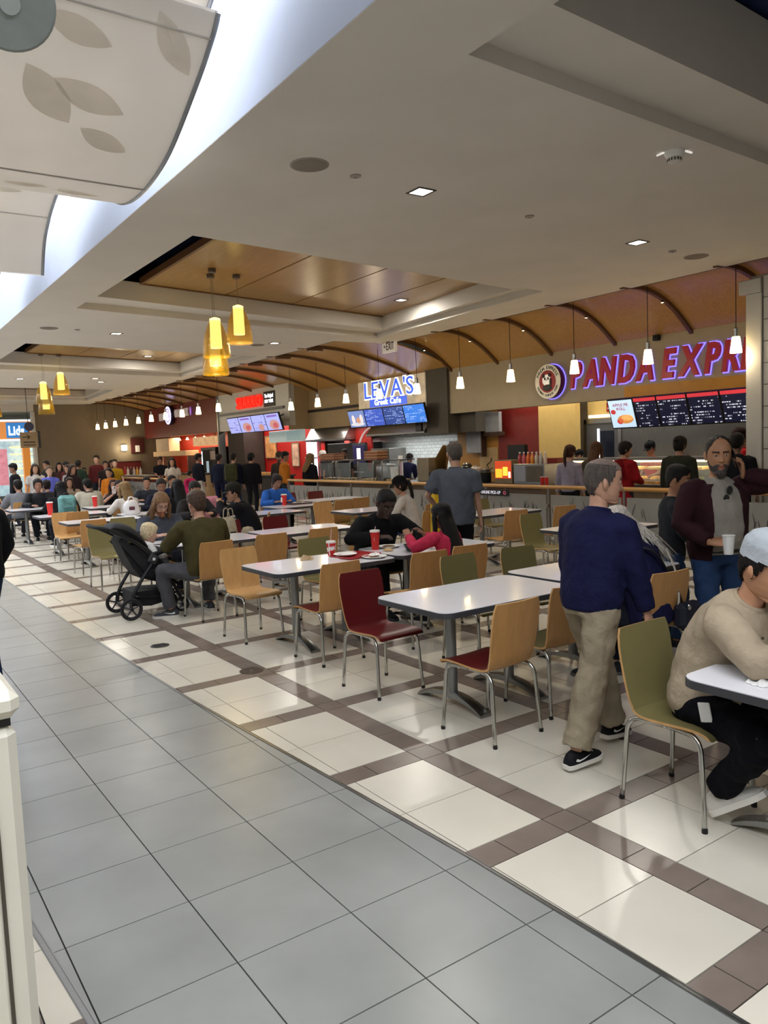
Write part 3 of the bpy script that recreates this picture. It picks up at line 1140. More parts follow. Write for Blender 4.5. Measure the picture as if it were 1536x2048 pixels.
# hot dog shop sign
SIL = mat('silver_letter', '#b9aca4', 0.35, 0.0, emit=0.35)
t = thing('hot_dog_sign', 'silver block letters around a glowing round emblem on maroon fascia', 'sign', (11.8, 34.2, 3.33))
lettering('HOT DOG', 0.30, 1.05, SIL, t, face_x(-0.05, 0, 0), bold=0.03, ext=0.03)
lettering('ON A STICK', 0.30, 1.55, SIL, t, face_x(-0.05, -1.95, 0.06), bold=0.03, ext=0.03)
WR = mat('emblem_glow', '#d8d2ff', 0.4, emit=2.2, emit_hex='#c8c2ff')
MB().lathe([(0.40, -0.06), (0.40, 0.06)], 36).xf(D).build('emblem_drum', mat('emblem_side', '#2a2340', 0.5), t).location = (-0.12, -1.48, 0.16)
MB().lathe([(0.38, 0.0), (0.38, 0.01)], 36).xf(D).build('emblem_face', WR, t).location = (-0.19, -1.48, 0.16)
mb = MB()
for r_ in (0.14, 0.26):
    mb.lathe([(r_, 0.0), (r_ + 0.035, 0.0), (r_ + 0.035, 0.006), (r_, 0.006)], 32, cap=False)
mb.xf(D).build('emblem_ring', mat('emblem_purple', '#7a5a9a', 0.5, emit=0.5), t).location = (-0.205, -1.48, 0.16)
o = MB().ball((0, 0, 0), (0.02, 0.09, 0.18), 8).build('small_emblem', mat('emblem_violet', '#8a5ab0', 0.5, emit=1.0), t)
o.location = (-0.05, -3.75, 0.22)

# ------------------------------------------------------------------ kitchen fittings
HOOD = mat('hood_steel', '#a9a7a2', 0.28, 0.9, var=0.1, stretch=(1, 12, 1))


def hood(label, x0, y0, x1, y1, z0, z1, slope=0.25):
    t = thing('extractor_hood', label, 'extractor hood', ((x0 + x1) / 2, (y0 + y1) / 2, z0), group='steel hoods over the kitchens')
    hx, hy = (x1 - x0) / 2, (y1 - y0) / 2
    mb = MB()
    mb.prism([(-hx, 0.06), (-hx + slope, z1 - z0), (hx, z1 - z0), (hx, 0.06)], -hy, hy, (0, 2, 1))
    mb.build('canopy', HOOD, t, 0)
    MB().box(-hx - 0.01, -hy - 0.01, 0, hx, hy + 0.01, 0.07, e=0.01).build('lip', STEEL, t, 0)
    mb = MB()
    n = max(2, int((y1 - y0) / 0.6))
    for k in range(n):
        y = -hy + (k + 0.5) * (y1 - y0) / n
        mb.box(-hx + 0.06, y - 0.2, -0.012, hx - 0.1, y + 0.2, 0.0)
    mb.build('filter', DARKMETAL, t, 0)
    return t


hd_ = hood('long steel extractor hood under the blue menu screens', 12.35, 15.9, 13.5, 18.6, 2.10, 2.42)
MB().box(-.62, -1.30, .06, -.56, -1.05, .28, e=.005).build('switch_plate', BLACK, hd_, 0)
hood('steel extractor hood with lamp streaks beside the red circle wall', 12.5, 20.0, 13.55, 22.4, 2.05, 2.60, 0.3)
add_light('hood_lamp', 'AREA', (12.9, 17.3, 2.06), 28 * SHOP_W, (0.92, 0.97, 1), 0.4, 2.4)
add_light('hood_lamp', 'AREA', (13.0, 21.2, 2.02), 26 * SHOP_W, (1, 0.92, 0.85), 0.4, 1.6)

t = thing('red_circle_wall', 'red wall panel with a large white curved line beside the pizza shop', 'wall panel', (12.9, 19.9, 1.0))
MB().box(0, -0.75, 0, 0.06, 0.75, 1.6).build('panel', REDW, t, 0)
mb = MB()
arc = [(-0.01, -0.95 + 0.9 * math.cos(a), 0.55 + 0.85 * math.sin(a)) for a in [R(12 + 8 * k) for k in range(20)]]
arc = [p for p in arc if -0.74 < p[1] < 0.74]
mb.tube(arc, 0.055, 6, flat=0.25)
mb.build('curved_line', em('line_white', '#f3e9e2', 0.4), t)
add_light('panel_lamp', 'AREA', (12.3, 19.9, 2.42), 14 * SHOP_W, (1, 0.9, 0.85), 0.5, 1.2)

# Panda kitchen: steel back panel, door, counter and food case
MB().box(13.5, 7.3, 0.9, 13.58, 10.7, 2.5).build('steel_backsplash', mat('back_steel', '#6f716f', 0.35, 0.85, stretch=(1, 10, 1)), smooth=0)
tag(bpy.data.objects['steel_backsplash'], 'wide dull steel back panel behind the red shirted servers', 'back panel')
t = thing('kitchen_door', 'steel framed kitchen door with dark window beside the yellow wall', 'door', (13.5, 11.12, 0))
mb = MB().box(-0.02, -0.50, 0, 0.06, -0.42, 2.2).box(-0.02, 0.42, 0, 0.06, 0.50, 2.2).box(-0.02, -0.5, 2.12, 0.06, 0.5, 2.22)
mb.build('frame', STEEL, t, 0)
MB().box(0.0, -0.42, 0, 0.05, 0.42, 2.12).build('leaf', mat('door_leaf', '#5b5d62', 0.4, 0.4), t, 0)
MB().box(-0.015, -0.30, 1.1, 0.0, 0.05, 1.95).build('window_pane', mat('door_glass', '#1d2230', 0.1), t, 0)
MB().box(-0.03, 0.08, 1.0, 0.0, 0.12, 2.0).build('light_strip', em('strip_white', '#eef2ff', 2.0), t, 0)
MB().box(-0.03, -0.45, 2.24, 0.0, 0.35, 2.30).build('lamp_strip', em('strip_warm', '#fff6dd', 2.0), t, 0)

CNT = mat('counter_stone', '#3a352f', 0.35, var=0.2, vscale=20)
t = thing('serving_counter', 'long serving counter with lit glass food case under the navy menu', 'counter', (12.3, 8.9, 0))
MB().box(-0.3, -2.6, 0, 0.4, 2.4, 0.88).build('body', mat('counter_body', '#7a6a52', 0.5), t, 0)
MB().box(-0.42, -2.65, 0.88, 0.45, 2.45, 0.93, e=0.01).build('worktop', CNT, t, 0)
MB().box(-0.12, -2.4, 0.93, 0.36, 2.2, 0.97, mi=0).build('food_bed', mat('food_mix', '#b8833e', 0.6, var=0.55, vscale=14, bump=0.6, bscale=25), t, 0)
MB().box(-0.16, -2.4, 0.97, -0.145, 2.2, 1.36).build('glass', mat('case_glass', '#dfe8e6', 0.05, alpha=0.18), t, 0)
MB().box(-0.18, -2.45, 1.36, 0.40, 2.25, 1.41, e=0.008).build('shelf', STEEL, t, 0)
MB().box(-0.16, -2.4, 1.33, -0.08, 2.2, 1.36).build('lamp_strip', em('case_lamp', '#ffe9b8', 5.0), t, 0)
for k in range(6):
    y = -2.1 + k * 0.75
    mb = MB().box(-0.06, y - 0.28, 0.965, 0.30, y + 0.28, 1.0)
    mb.build('food_tray', STEEL, t, 0)
    mb = MB()
    for q in range(16):
        mb.ball((random.uniform(-0.04, 0.28), y + random.uniform(-0.25, 0.25), 1.0 + random.uniform(0, 0.02)), random.uniform(0.03, 0.05), 4)
    tag(mb.build('hot_food', mat(['noodle_food', 'orange_food', 'green_food'][k % 3], ['#d9a850', '#b5552a', '#6d7a32'][k % 3], 0.4, var=0.3), t), None, None, kind='stuff')
for k in range(7):
    MB().box(-0.10, -2.3 + k * 0.66, 1.18, 0.2, -1.85 + k * 0.66, 1.24, e=0.01).build('upper_tray', mat('tray_tan', '#a8894e', 0.5, var=0.3), t, 0)
add_light('case_light', 'AREA', (12.3, 8.8, 1.32), 30 * SHOP_W, (1, 0.85, 0.6), 0.25, 4.2)
add_light('kitchen_light', 'AREA', (12.95, 9.0, 3.3), 60 * SHOP_W, (1, 0.95, 0.88), 0.6, 4)
add_light('kitchen_light', 'AREA', (12.9, 12.4, 3.2), 45 * SHOP_W, (1, 0.92, 0.78), 0.5, 2.5)
struct(MB().box(12.75, -4, 3.35, 13.9, 22.2, 3.42).build('trim_14', mat('kitchen_ceiling', '#c9c2b4', 0.8), smooth=0))
struct(MB().box(12.0, 22.2, 3.35, 13.9, Y_END, 3.42).build('trim_15', mat('kitchen_ceiling', '#c9c2b4', 0.8), smooth=0))

# low service counter behind the rail
t = thing('service_counter', 'dark topped service counter running behind the wooden rail', 'counter', (11.25, 15.0, 0))
MB().box(-0.3, -4.5, 0, 0.35, 4.4, 0.90).build('body', mat('counter_brown', '#5d4a38', 0.5), t, 0)
MB().box(-0.40, -4.55, 0.90, 0.42, 4.45, 0.95, e=0.01).build('worktop', CNT, t, 0)
t = thing('pickup_sign', 'black online pick-up strip hung below the rail beside a post', 'sign', (9.76, 10.55, 0.84))
o = card('board', 0.75, 0.11, BLACK, t, face_x(0, 0, 0.05), 0.02)
MB().tube([(0.01, -0.3, 0.1), (0.01, -0.3, 0.145)], 0.008, 6).tube([(0.01, 0.3, 0.1), (0.01, 0.3, 0.145)], 0.008, 6).build('hook', STEEL, t)
lettering('ONLINE PICK-UP', 0.055, 0.52, em('sign_ink', '#d8d6e2', 0.5), o, Matrix.Translation((-0.34, -0.025, 0.004)), bold=0.02, ext=0.002, name='print', joined=True)
mb = MB().lathe([(0.026, 0.0), (0.034, 0.0), (0.034, 0.003), (0.026, 0.003)], 6, cap=False)
mb.build('emblem', em('pink_ink', '#e06a7a', 0.6), o).location = (0.29, 0, 0.004)

# cafe counter equipment
for k, (y, lab) in enumerate(((18.65, 'steel sneeze guard arch at the left end of the cafe counter'), (17.75, 'steel sneeze guard arch second along the cafe counter'), (16.65, 'steel sneeze guard arch third along the cafe counter'), (15.55, 'steel sneeze guard arch at the right end of the cafe counter'))):
    t = thing('sneeze_guard', lab, 'sneeze guard', (11.1, y, 0.95), group='steel sneeze guards on the cafe counter')
    for dy in (-0.36, 0.36):
        mb = MB().tube(smoothpath([(-0.1, dy, 0), (-0.1, dy, 0.42), (-0.06, dy, 0.5), (0.1, dy, 0.52), (0.3, dy, 0.52)], 3), 0.018, 8)
        mb.build('post', STEEL, t)
    MB().box(-0.09, -0.34, 0.08, -0.08, 0.34, 0.46).build('glass', mat('guard_glass', '#c8d4d6', 0.05, alpha=0.16), t, 0)
    MB().box(0.0, -0.4, 0.51, 0.36, 0.4, 0.535, e=0.005).build('shelf', mat('guard_shelf', '#55534f', 0.4, 0.5), t, 0)
    MB().box(-0.02, -0.3, 0.0, 0.3, 0.3, 0.05).build('food_tray', mat('tray_food', '#a8926a', 0.5, var=0.5, vscale=18), t, 0)
KRAFT = mat('kraft_box', '#a9855c', 0.7)
for (y, n, lab) in ((18.7, 5, 'stack on the left sneeze guard'), (16.6, 6, 'stack beside the white menu card')):
    for k in range(n):
        o = MB().box(-0.17, -0.30, 0, 0.17, 0.30, 0.034, e=0.004).build('pizza_box', KRAFT if k % 2 else mat('kraft_red', '#8e5546', 0.7), smooth=0, loc=(11.30, y + random.uniform(-.02, .02), 1.487 + 0.036 * k))
        tag(o, 'flat pizza box, %s from the bottom of the %s' % (ORD[k], lab), 'pizza box', 'stacked pizza boxes')


def gadget(name, label, cat, x, y, z, parts, rz=0.0, group=None):
    """parts: (part name, box|cyl, args, material)"""
    t = thing(name, label, cat, (x, y, z), rz, group)
    for nm, kind, a, m in parts:
        mb = MB()
        if kind == 'box':
            mb.box(*a, e=0.006)
        elif kind == 'cyl':
            mb.lathe(a, 20)
        else:
            mb.tube(*a)
        mb.build(nm, m, t, 35)
    return t


gadget('steel_cylinder', 'large steel drum warmer on the cafe counter', 'warmer', 11.35, 16.25, 0.95, [('drum', 'cyl', [(0.24, 0), (0.25, 0.02), (0.25, 0.36), (0.23, 0.40)], STEEL), ('lid', 'cyl', [(0.255, 0.36), (0.255, 0.39), (0.05, 0.42)], HOOD), ('knob', 'cyl', [(0.03, 0.42), (0.03, 0.45)], BLACK)])
gadget('white_bucket', 'white round tub beside the steel drum', 'tub', 11.3, 15.75, 0.95, [('tub', 'cyl', [(0.12, 0), (0.14, 0.32)], WHITE), ('rim', 'cyl', [(0.145, 0.30), (0.145, 0.33)], WHITE)])
gadget('order_screen', 'black order screen with a white oval figure, cafe back counter', 'screen', 12.6, 19.35, 1.10, [('housing', 'box', (-0.03, -0.36, 0.2, 0.05, 0.36, 0.82), BLACK), ('display', 'box', (-0.036, -0.32, 0.24, -0.03, 0.32, 0.78), em('display_navy', '#1a1440', 0.7)), ('stand', 'box', (-0.05, -0.1, 0, 0.08, 0.1, 0.22), DARKMETAL), ('oval_mark', 'box', (-0.042, -0.1, 0.36, -0.036, 0.1, 0.68), em('oval_white', '#e9e6f5', 1.2))])
gadget('back_counter', 'black low counter under the order screen', 'counter', 12.62, 19.35, 0, [('body', 'box', (-0.2, -0.5, 0, 0.25, 0.5, 1.06), BLACK), ('worktop', 'box', (-0.24, -0.52, 1.06, 0.27, 0.52, 1.10), STEEL)])
gadget('fryer_cabinet', 'tall grey steel cabinet beside the order screen', 'cabinet', 12.9, 18.3, 0, [('body', 'box', (-0.3, -0.45, 0, 0.3, 0.45, 1.75), mat('cab_steel', '#77746f', 0.4, 0.7)), ('door', 'box', (-0.32, -0.42, 0.9, -0.3, 0.42, 1.7), mat('cab_door', '#6a6863', 0.35, 0.7)), ('handle', 'box', (-0.35, -0.38, 1.1, -0.32, -0.35, 1.5), STEEL)])
gadget('dark_cabinet', 'black kitchen unit behind the cafe counter', 'cabinet', 13.15, 20.5, 0, [('body', 'box', (-0.3, -1.1, 0, 0.3, 1.1, 1.95), mat('unit_black', '#1f1d1d', 0.5)), ('shelf', 'box', (-0.36, -1.0, 1.2, -0.3, 1.0, 1.24), DARKMETAL)])
gadget('menu_card', 'white upright menu card on the cafe counter', 'menu card', 11.15, 15.32, 0.95, [('card', 'box', (-0.01, -0.09, 0.02, 0.01, 0.09, 0.62), WHITE), ('foot', 'box', (-0.05, -0.1, 0, 0.05, 0.1, 0.02), BLACK), ('print', 'box', (-0.013, -0.06, 0.15, -0.01, 0.06, 0.5), mat('card_print', '#b8a0a8', 0.7, var=0.4, vscale=20))])
gadget('waffle_iron', 'tilted brass coloured griddle lid on the cafe counter', 'griddle', 11.4, 14.05, 0.95, [('base', 'box', (-0.2, -0.25, 0, 0.2, 0.25, 0.22), DARKMETAL), ('lid', 'tube', ([(0.1, 0.15, 0.2), (0.0, 0.0, 0.5), (-0.02, -0.22, 0.80)], [0.13, 0.16, 0.10], 14, 0, True, 0.45), mat('brass_lid', '#8a6a3c', 0.3, 0.8)), ('side_tin', 'box', (-0.15, 0.3, 0, 0.2, 0.75, 0.55), mat('tin_tan', '#8b7f6a', 0.4, 0.4))])
gadget('wall_monitor', 'small dark monitor against the white tiled wall', 'monitor', 13.5, 15.95, 1.45, [('screen', 'box', (-0.04, -0.3, 0, 0.02, 0.3, 0.42), mat('mon_blue', '#2a3540', 0.3)), ('bracket', 'box', (0.02, -0.05, 0.1, 0.1, 0.05, 0.3), DARKMETAL)])
gadget('grey_panel', 'tall grey panel hung beside the mustard wall', 'panel', 13.15, 14.85, 1.55, [('panel', 'box', (-0.05, -0.28, 0, 0.05, 0.28, 0.62), mat('panel_grey', '#8d9096', 0.5)), ('bracket', 'box', (-0.06, -0.32, -0.10, 0.1, -0.28, 0.62), mat('bracket_brown', '#3a2418', 0.6))])
gadget('grey_panel', 'short grey panel with dark bracket high above the mustard wall', 'panel', 13.1, 14.1, 2.05, [('panel', 'box', (-0.05, -0.25, 0, 0.05, 0.25, 0.48), mat('panel_grey', '#8d9096', 0.5)), ('bracket', 'box', (-0.06, -0.30, -0.10, 0.1, 0.3, 0.0), mat('bracket_brown', '#3a2418', 0.6))])
gadget('wall_poster', 'pale dragon line poster on the mustard wall', 'poster', 13.28, 14.5, 1.05, [('sheet', 'box', (-0.01, -0.33, 0, 0.01, 0.33, 0.62), mat('poster_tan', '#a88e66', 0.7)), ('dragon_print', 'tube', ([(-0.014, -0.15, 0.12), (-0.014, -0.02, 0.08), (-0.014, 0.05, 0.2), (-0.014, -0.1, 0.28), (-0.014, -0.12, 0.36)], 0.02, 6, 0, True, 0.3), BLACK)])
gadget('fire_alarm', 'small red box on the pale wall above the grey panel', 'alarm box', 13.58, 15.6, 2.1, [('box', 'box', (-0.03, -0.1, 0, 0.02, 0.1, 0.24), mat('alarm_red', '#8a1a18', 0.5)), ('lever', 'box', (-0.04, -0.06, 0.06, -0.03, 0.06, 0.09), WHITE)])
gadget('fire_alarm', 'small red box on the yellow wall left of the navy menu', 'alarm box', 13.58, 10.95, 2.35, [('box', 'box', (-0.03, -0.1, 0, 0.02, 0.1, 0.2), mat('alarm_red', '#8a1a18', 0.5)), ('lever', 'box', (-0.04, -0.06, 0.06, -0.03, 0.06, 0.09), WHITE)])
gadget('video_camera', 'small black camera under the arched ceiling above the red letters', 'camera', 12.46, 8.98, 3.60, [('body', 'box', (-0.07, -0.05, -0.06, 0.05, 0.05, 0.04), BLACK), ('lens', 'box', (-0.10, -0.02, -0.03, -0.07, 0.02, 0.01), DARKMETAL)])
gadget('noodle_display', 'glowing box with a bowl of yellow noodles picture', 'light box', 11.25, 11.75, 0.95, [('case', 'box', (-0.1, -0.26, 0, 0.3, 0.26, 0.48), mat('case_brown', '#7c6b52', 0.4, 0.3)), ('lit_face', 'box', (-0.106, -0.24, 0.10, -0.10, 0.24, 0.46), em('lit_orange', '#c8441f', 0.7)), ('noodle_print', 'box', (-0.112, 0.02, 0.12, -0.106, 0.22, 0.30), em('noodle_yellow', '#f5b832', 1.0)), ('rice_print', 'box', (-0.112, -0.14, 0.16, -0.106, 0.0, 0.34), em('rice_yellow', '#ffd24a', 1.0)), ('cup_print', 'box', (-0.112, -0.22, 0.12, -0.106, -0.16, 0.24), em('cup_white', '#ffe9d0', 2.0))])
gadget('drink_chiller', 'steel cabinet with glass front holding bottled drinks on top', 'chiller', 11.3, 10.98, 0.95, [('body', 'box', (-0.2, -0.42, 0, 0.28, 0.42, 0.40), STEEL), ('glass_front', 'box', (-0.207, -0.38, 0.05, -0.2, 0.05, 0.36), mat('front_dark', '#5c574c', 0.15)), ('side_front', 'box', (-0.207, 0.08, 0.05, -0.2, 0.39, 0.36), mat('front_grey', '#8b8f98', 0.3))])
for k in range(7):
    cc = ['#a8333a', '#c05a6a', '#d86a2a', '#d88a3a', '#b8b0a0', '#a8a8a4', '#c8b8a8'][k]
    gadget('drink_bottle', 'bottled drink on the steel chiller, %s from the left' % ORD[k], 'bottle', 11.22, 11.33 - k * 0.115, 1.35, [('bottle', 'cyl', [(0.034, 0), (0.036, 0.01), (0.036, 0.14), (0.016, 0.19), (0.016, 0.21)], mat('drink_%d' % k, cc, 0.2)), ('cap', 'cyl', [(0.018, 0.21), (0.018, 0.235)], WHITE)], group='bottled drinks on the chiller')
gadget('red_sauce_tray', 'dark red tray holder beside the bottled drinks', 'tray', 11.5, 10.75, 1.35, [('tray', 'box', (-0.1, -0.25, 0, 0.1, 0.25, 0.10), mat('tray_red', '#7a2016', 0.5))])
gadget('register', 'black cash register in front of the dark red wall', 'register', 11.9, 12.05, 0.95, [('base', 'box', (-0.2, -0.2, 0, 0.2, 0.2, 0.14), BLACK), ('display', 'box', (-0.08, -0.26, 0.42, 0.02, 0.26, 0.78), BLACK), ('stand', 'box', (-0.05, -0.06, 0.14, 0.05, 0.06, 0.45), DARKMETAL)])
MB().box(11.62, 11.6, 0, 12.2, 12.6, 0.95, e=0.01).build('register_counter', mat('counter_brown', '#5d4a38', 0.5), smooth=0)
tag(bpy.data.objects['register_counter'], 'brown counter block carrying the cash register', 'counter')
for k, (y, zc) in enumerate(((13.05, 0.95), (12.75, 0.95), (12.45, 0.95))):
    gadget('coffee_urn', ['black coffee urn with chrome side at the counter', 'patterned white canister beside the coffee urn', 'black condiment holder beside the noodle light box'][k], ['urn', 'canister', 'holder'][k], 11.3, y, zc, [('body', 'cyl', [(0.11, 0), (0.12, 0.02), (0.12, 0.36 - 0.06 * k), (0.09, 0.40 - 0.06 * k)], [BLACK, mat('pattern_white', '#c9b8ae', 0.6, var=0.5, vscale=25), DARKMETAL][k]), ('lid', 'cyl', [(0.125, 0.34 - 0.06 * k), (0.06, 0.43 - 0.06 * k)], CHROME)])
for k in range(2):
    gadget('red_cup_stack', 'red paper cup by the lilac shirted girl, %s one' % ['left', 'right'][k], 'cup', 11.0, 10.52 - 0.11 * k, 0.95, [('cup', 'cyl', [(0.03, 0), (0.042, 0.16)], mat('cup_red', '#c3261f', 0.5)), ('rim', 'cyl', [(0.044, 0.15), (0.044, 0.16)], WHITE)], group='red cups on the service counter')

# pizza shop interior
gadget('menu_lightbox', 'white patterned light box under the pizza menu screens', 'light box', 12.1, 23.0, 2.08, [('box', 'box', (-0.04, -1.15, 0, 0.1, 1.15, 0.38), em('lattice_white', '#b9cccc', 0.3))])
mb = MB()
for k in range(14):
    y = -0.1 - k * 0.075
    mb.tube([(-0.046, y, 0.03), (-0.046, y - 0.16, 0.35)], 0.008, 4)
    mb.tube([(-0.046, y - 0.16, 0.03), (-0.046, y, 0.35)], 0.008, 4)
mb.build('lattice_print', mat('lattice_grey', '#9db5b5', 0.6, emit=0.3), bpy.data.objects['menu_lightbox'])
for k, (y, w, z0, z1) in enumerate(((25.75, 0.85, 1.55, 2.35), (23.9, 0.5, 1.25, 2.05))):
    gadget('food_poster', ['framed orange pizza poster on the red wall, larger', 'narrow tan food poster on the red wall, smaller'][k], 'poster', 12.93, y, z0, [('sheet', 'box', (-0.015, -w / 2, 0, 0.01, w / 2, z1 - z0), mat('poster_food_%d' % k, ['#c98a52', '#c9a288'][k], 0.5, var=0.45, vscale=5, emit=0.12)), ('frame', 'tube', ([(-0.02, -w / 2, 0), (-0.02, w / 2, 0), (-0.02, w / 2, z1 - z0), (-0.02, -w / 2, z1 - z0), (-0.02, -w / 2, 0)], 0.02, 4), mat('frame_tan', '#8a7a60', 0.5))])
MB().box(12.1, 26.3, 0, 12.9, 27.7, 2.62).build('dark_partition', mat('partition_brown', '#3b302b', 0.6), smooth=0)
tag(bpy.data.objects['dark_partition'], 'dark brown partition between the pizza and hot dog shops', 'partition')
t = thing('pizza_counter', 'dark counter in front of the pizza shop', 'counter', (11.6, 24.2, 0))
MB().box(-0.3, -2.0, 0, 0.3, 2.0, 0.98).build('body', mat('counter_black', '#26221f', 0.5), t, 0)
MB().box(-0.36, -2.05, 0.98, 0.36, 2.05, 1.03, e=0.01).build('worktop', CNT, t, 0)
MB().box(-0.2, -1.6, 1.03, 0.2, 0.4, 1.10).build('pizza_tray', mat('pizza_food', '#b9853f', 0.5, var=0.5, vscale=12), t, 0)
add_light('pizza_lamp', 'AREA', (12.3, 24.5, 2.9), 55 * SHOP_W, (1, 0.93, 0.86), 0.5, 3.5)
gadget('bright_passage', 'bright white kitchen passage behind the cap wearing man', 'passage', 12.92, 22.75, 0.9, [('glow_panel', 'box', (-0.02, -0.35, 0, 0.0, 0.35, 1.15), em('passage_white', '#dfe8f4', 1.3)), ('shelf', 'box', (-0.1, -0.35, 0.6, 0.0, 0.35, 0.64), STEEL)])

# hot dog shop interior
t = thing('hot_dog_counter', 'long counter with red menu stripe at the hot dog shop', 'counter', (11.7, 32.2, 0))
MB().box(-0.3, -3.6, 0, 0.3, 3.9, 1.0).build('body', mat('counter_cream', '#b79b76', 0.5), t, 0)
MB().box(-0.36, -3.65, 1.0, 0.36, 3.95, 1.05, e=0.01).build('worktop', CNT, t, 0)
t = thing('overhead_shelf', 'cream overhead shelf with a big white box at the hot dog shop', 'shelf', (12.2, 33.6, 1.75))
MB().box(-0.3, -1.9, 0, 0.3, 2.2, 0.22, e=0.01).build('shelf', mat('shelf_cream', '#d9b88c', 0.6, emit=0.05), t, 0)
MB().box(-0.25, 0.2, 0.22, 0.25, 1.9, 0.80, e=0.01).build('box', mat('box_white', '#cdb69a', 0.7), t, 0)
mb = MB()
for y in (-1.85, 2.1):
    mb.box(-0.2, y - 0.04, -0.75, 0.2, y + 0.04, 0.0)
mb.build('support', STEEL, t, 0)
gadget('drinks_fridge', 'tall black glass door fridge at the hot dog shop', 'fridge', 12.4, 29.6, 0, [('body', 'box', (-0.35, -0.75, 0, 0.4, 0.75, 2.05), BLACK), ('glass_door', 'box', (-0.36, -0.35, 0.15, -0.35, 0.65, 1.95), mat('fridge_glass', '#232a33', 0.1, var=0.3)), ('light_edge', 'box', (-0.37, 0.58, 0.2, -0.36, 0.66, 1.9), em('fridge_white', '#dcecf8', 1.8)), ('shelf_row', 'box', (-0.37, -0.05, 0.3, -0.362, 0.2, 1.5), em('fridge_goods', '#9fb2bc', 0.6)), ('notice', 'box', (-0.375, -0.75, 1.55, -0.36, -0.25, 1.9), mat('notice_pink', '#b8a59a', 0.7))])
gadget('lit_menu_strip', 'warm lit menu strip inside the hot dog shop', 'menu board', 12.1, 29.9, 2.12, [('panel', 'box', (-0.03, -1.3, 0, 0.05, 1.3, 0.36), mat('menu_warm', '#d9a878', 0.5, var=0.5, vscale=6, emit=0.5, emit_hex='#d8b080')), ('hanger', 'tube', ([(0.0, -1.0, 0.35), (0.0, -1.0, 1.24)], 0.012, 6), DARKMETAL), ('hanger', 'tube', ([(0.0, 1.0, 0.35), (0.0, 1.0, 1.24)], 0.012, 6), DARKMETAL)])
for k in range(5):
    gadget('track_spot', 'warm spotlight on the hot dog shop ceiling, %s from the left' % ORD[k], 'spotlight', 12.25, 34.2 - k * 0.95, 2.52, [('stem', 'cyl', [(0.015, 0), (0.015, 0.83)], DARKMETAL), ('head', 'cyl', [(0.07, -0.10), (0.03, 0.0)], em('spot_warm', '#ffd9a0', 4.0))], group='warm spotlights in the hot dog shop')
add_light('hot_dog_lamp', 'AREA', (12.4, 32.5, 2.58), 90 * SHOP_W, (1, 0.8, 0.55), 0.4, 5)
gadget('orange_banner', 'white and orange striped curtain beside the hot dog counter', 'banner', 11.3, 33.1, 0.9, [('cloth', 'box', (-0.02, -0.35, 0, 0.02, 0.35, 0.8), mat('banner_white', '#d9b9a0', 0.7)), ('stripe', 'box', (-0.026, -0.30, 0, -0.02, -0.12, 0.8), mat('banner_orange', '#d88a3a', 0.7))])
# squeeze bottles, cups along the far counter
for k in range(6):
    gadget('sauce_bottle', 'sauce bottle on the far counter, %s from the left' % ORD[k], 'bottle', 9.9, 33.6 - 0.42 * k, 1.05, [('bottle', 'cyl', [(0.05, 0), (0.05, 0.2), (0.015, 0.28)], mat('sauce_%d' % k, ['#b01c1c', '#d8d2c8', '#2a2523', '#b8b4aa', '#d0a030', '#c8c4ba'][k], 0.4)), ('nozzle', 'cyl', [(0.012, 0.28), (0.006, 0.34)], WHITE)], group='sauce bottles on the far counter')
t = thing('far_counter', 'condiment counter with red front behind the distant rail', 'counter', (9.95, 32.3, 0))
MB().box(-0.25, -2.0, 0, 0.3, 2.2, 1.0).build('body', mat('counter_redb', '#5a2320', 0.5), t, 0)
MB().box(-0.3, -2.05, 1.0, 0.35, 2.25, 1.05, e=0.01).build('worktop', mat('top_grey', '#8d8a84', 0.4), t, 0)
gadget('wall_sconce', 'small glowing wall lamp on the far beige wall', 'wall lamp', 10.75, Y_END - 0.06, 2.22, [('plate', 'box', (-0.1, -0.02, -0.15, 0.1, 0.05, 0.15), STEEL), ('glass', 'box', (-0.12, -0.10, -0.12, 0.12, -0.02, 0.12), em('sconce_glow', '#fff1cf', 16))])
add_light('sconce_light', 'POINT', (10.75, Y_END - 0.35, 2.22), 26, (1, 0.85, 0.6), 0.12)
gadget('red_dado', 'dark red low panel at the corner of the far wall', 'wall panel', 10.6, Y_END - 0.04, 0, [('panel', 'box', (-0.7, -0.03, 0, 0.9, 0.03, 1.55), mat('dado_red', '#6a1d1c', 0.5)), ('cap', 'box', (-0.72, -0.05, 1.55, 0.9, 0.03, 1.6), mat('dado_cap', '#4a1513', 0.5))])
gadget('fire_extinguisher', 'white hand shaped notice on the maroon corner panel', 'notice', 11.4, Y_END - 0.05, 1.95, [('board', 'box', (-0.32, -0.02, 0, 0.3, 0.02, 0.7), mat('board_maroon', '#4a1d1b', 0.5)), ('white_mark', 'box', (-0.12, -0.03, 0.06, 0.08, -0.02, 0.36), WHITE)])

# ------------------------------------------------------------------ rails with frosted panels
RAILW = wood('rail_wood', '#b98a4c', 0.35, 0.12, axis=1)
FROST = mat('frosted_panel', '#85837d', 0.45, var=0.05, worldpos=True, trans=0.0)
REED = mat('reed_dark', '#4a4741', 0.7)
REEDP = mat('reed_pale', '#b8a684', 0.7)


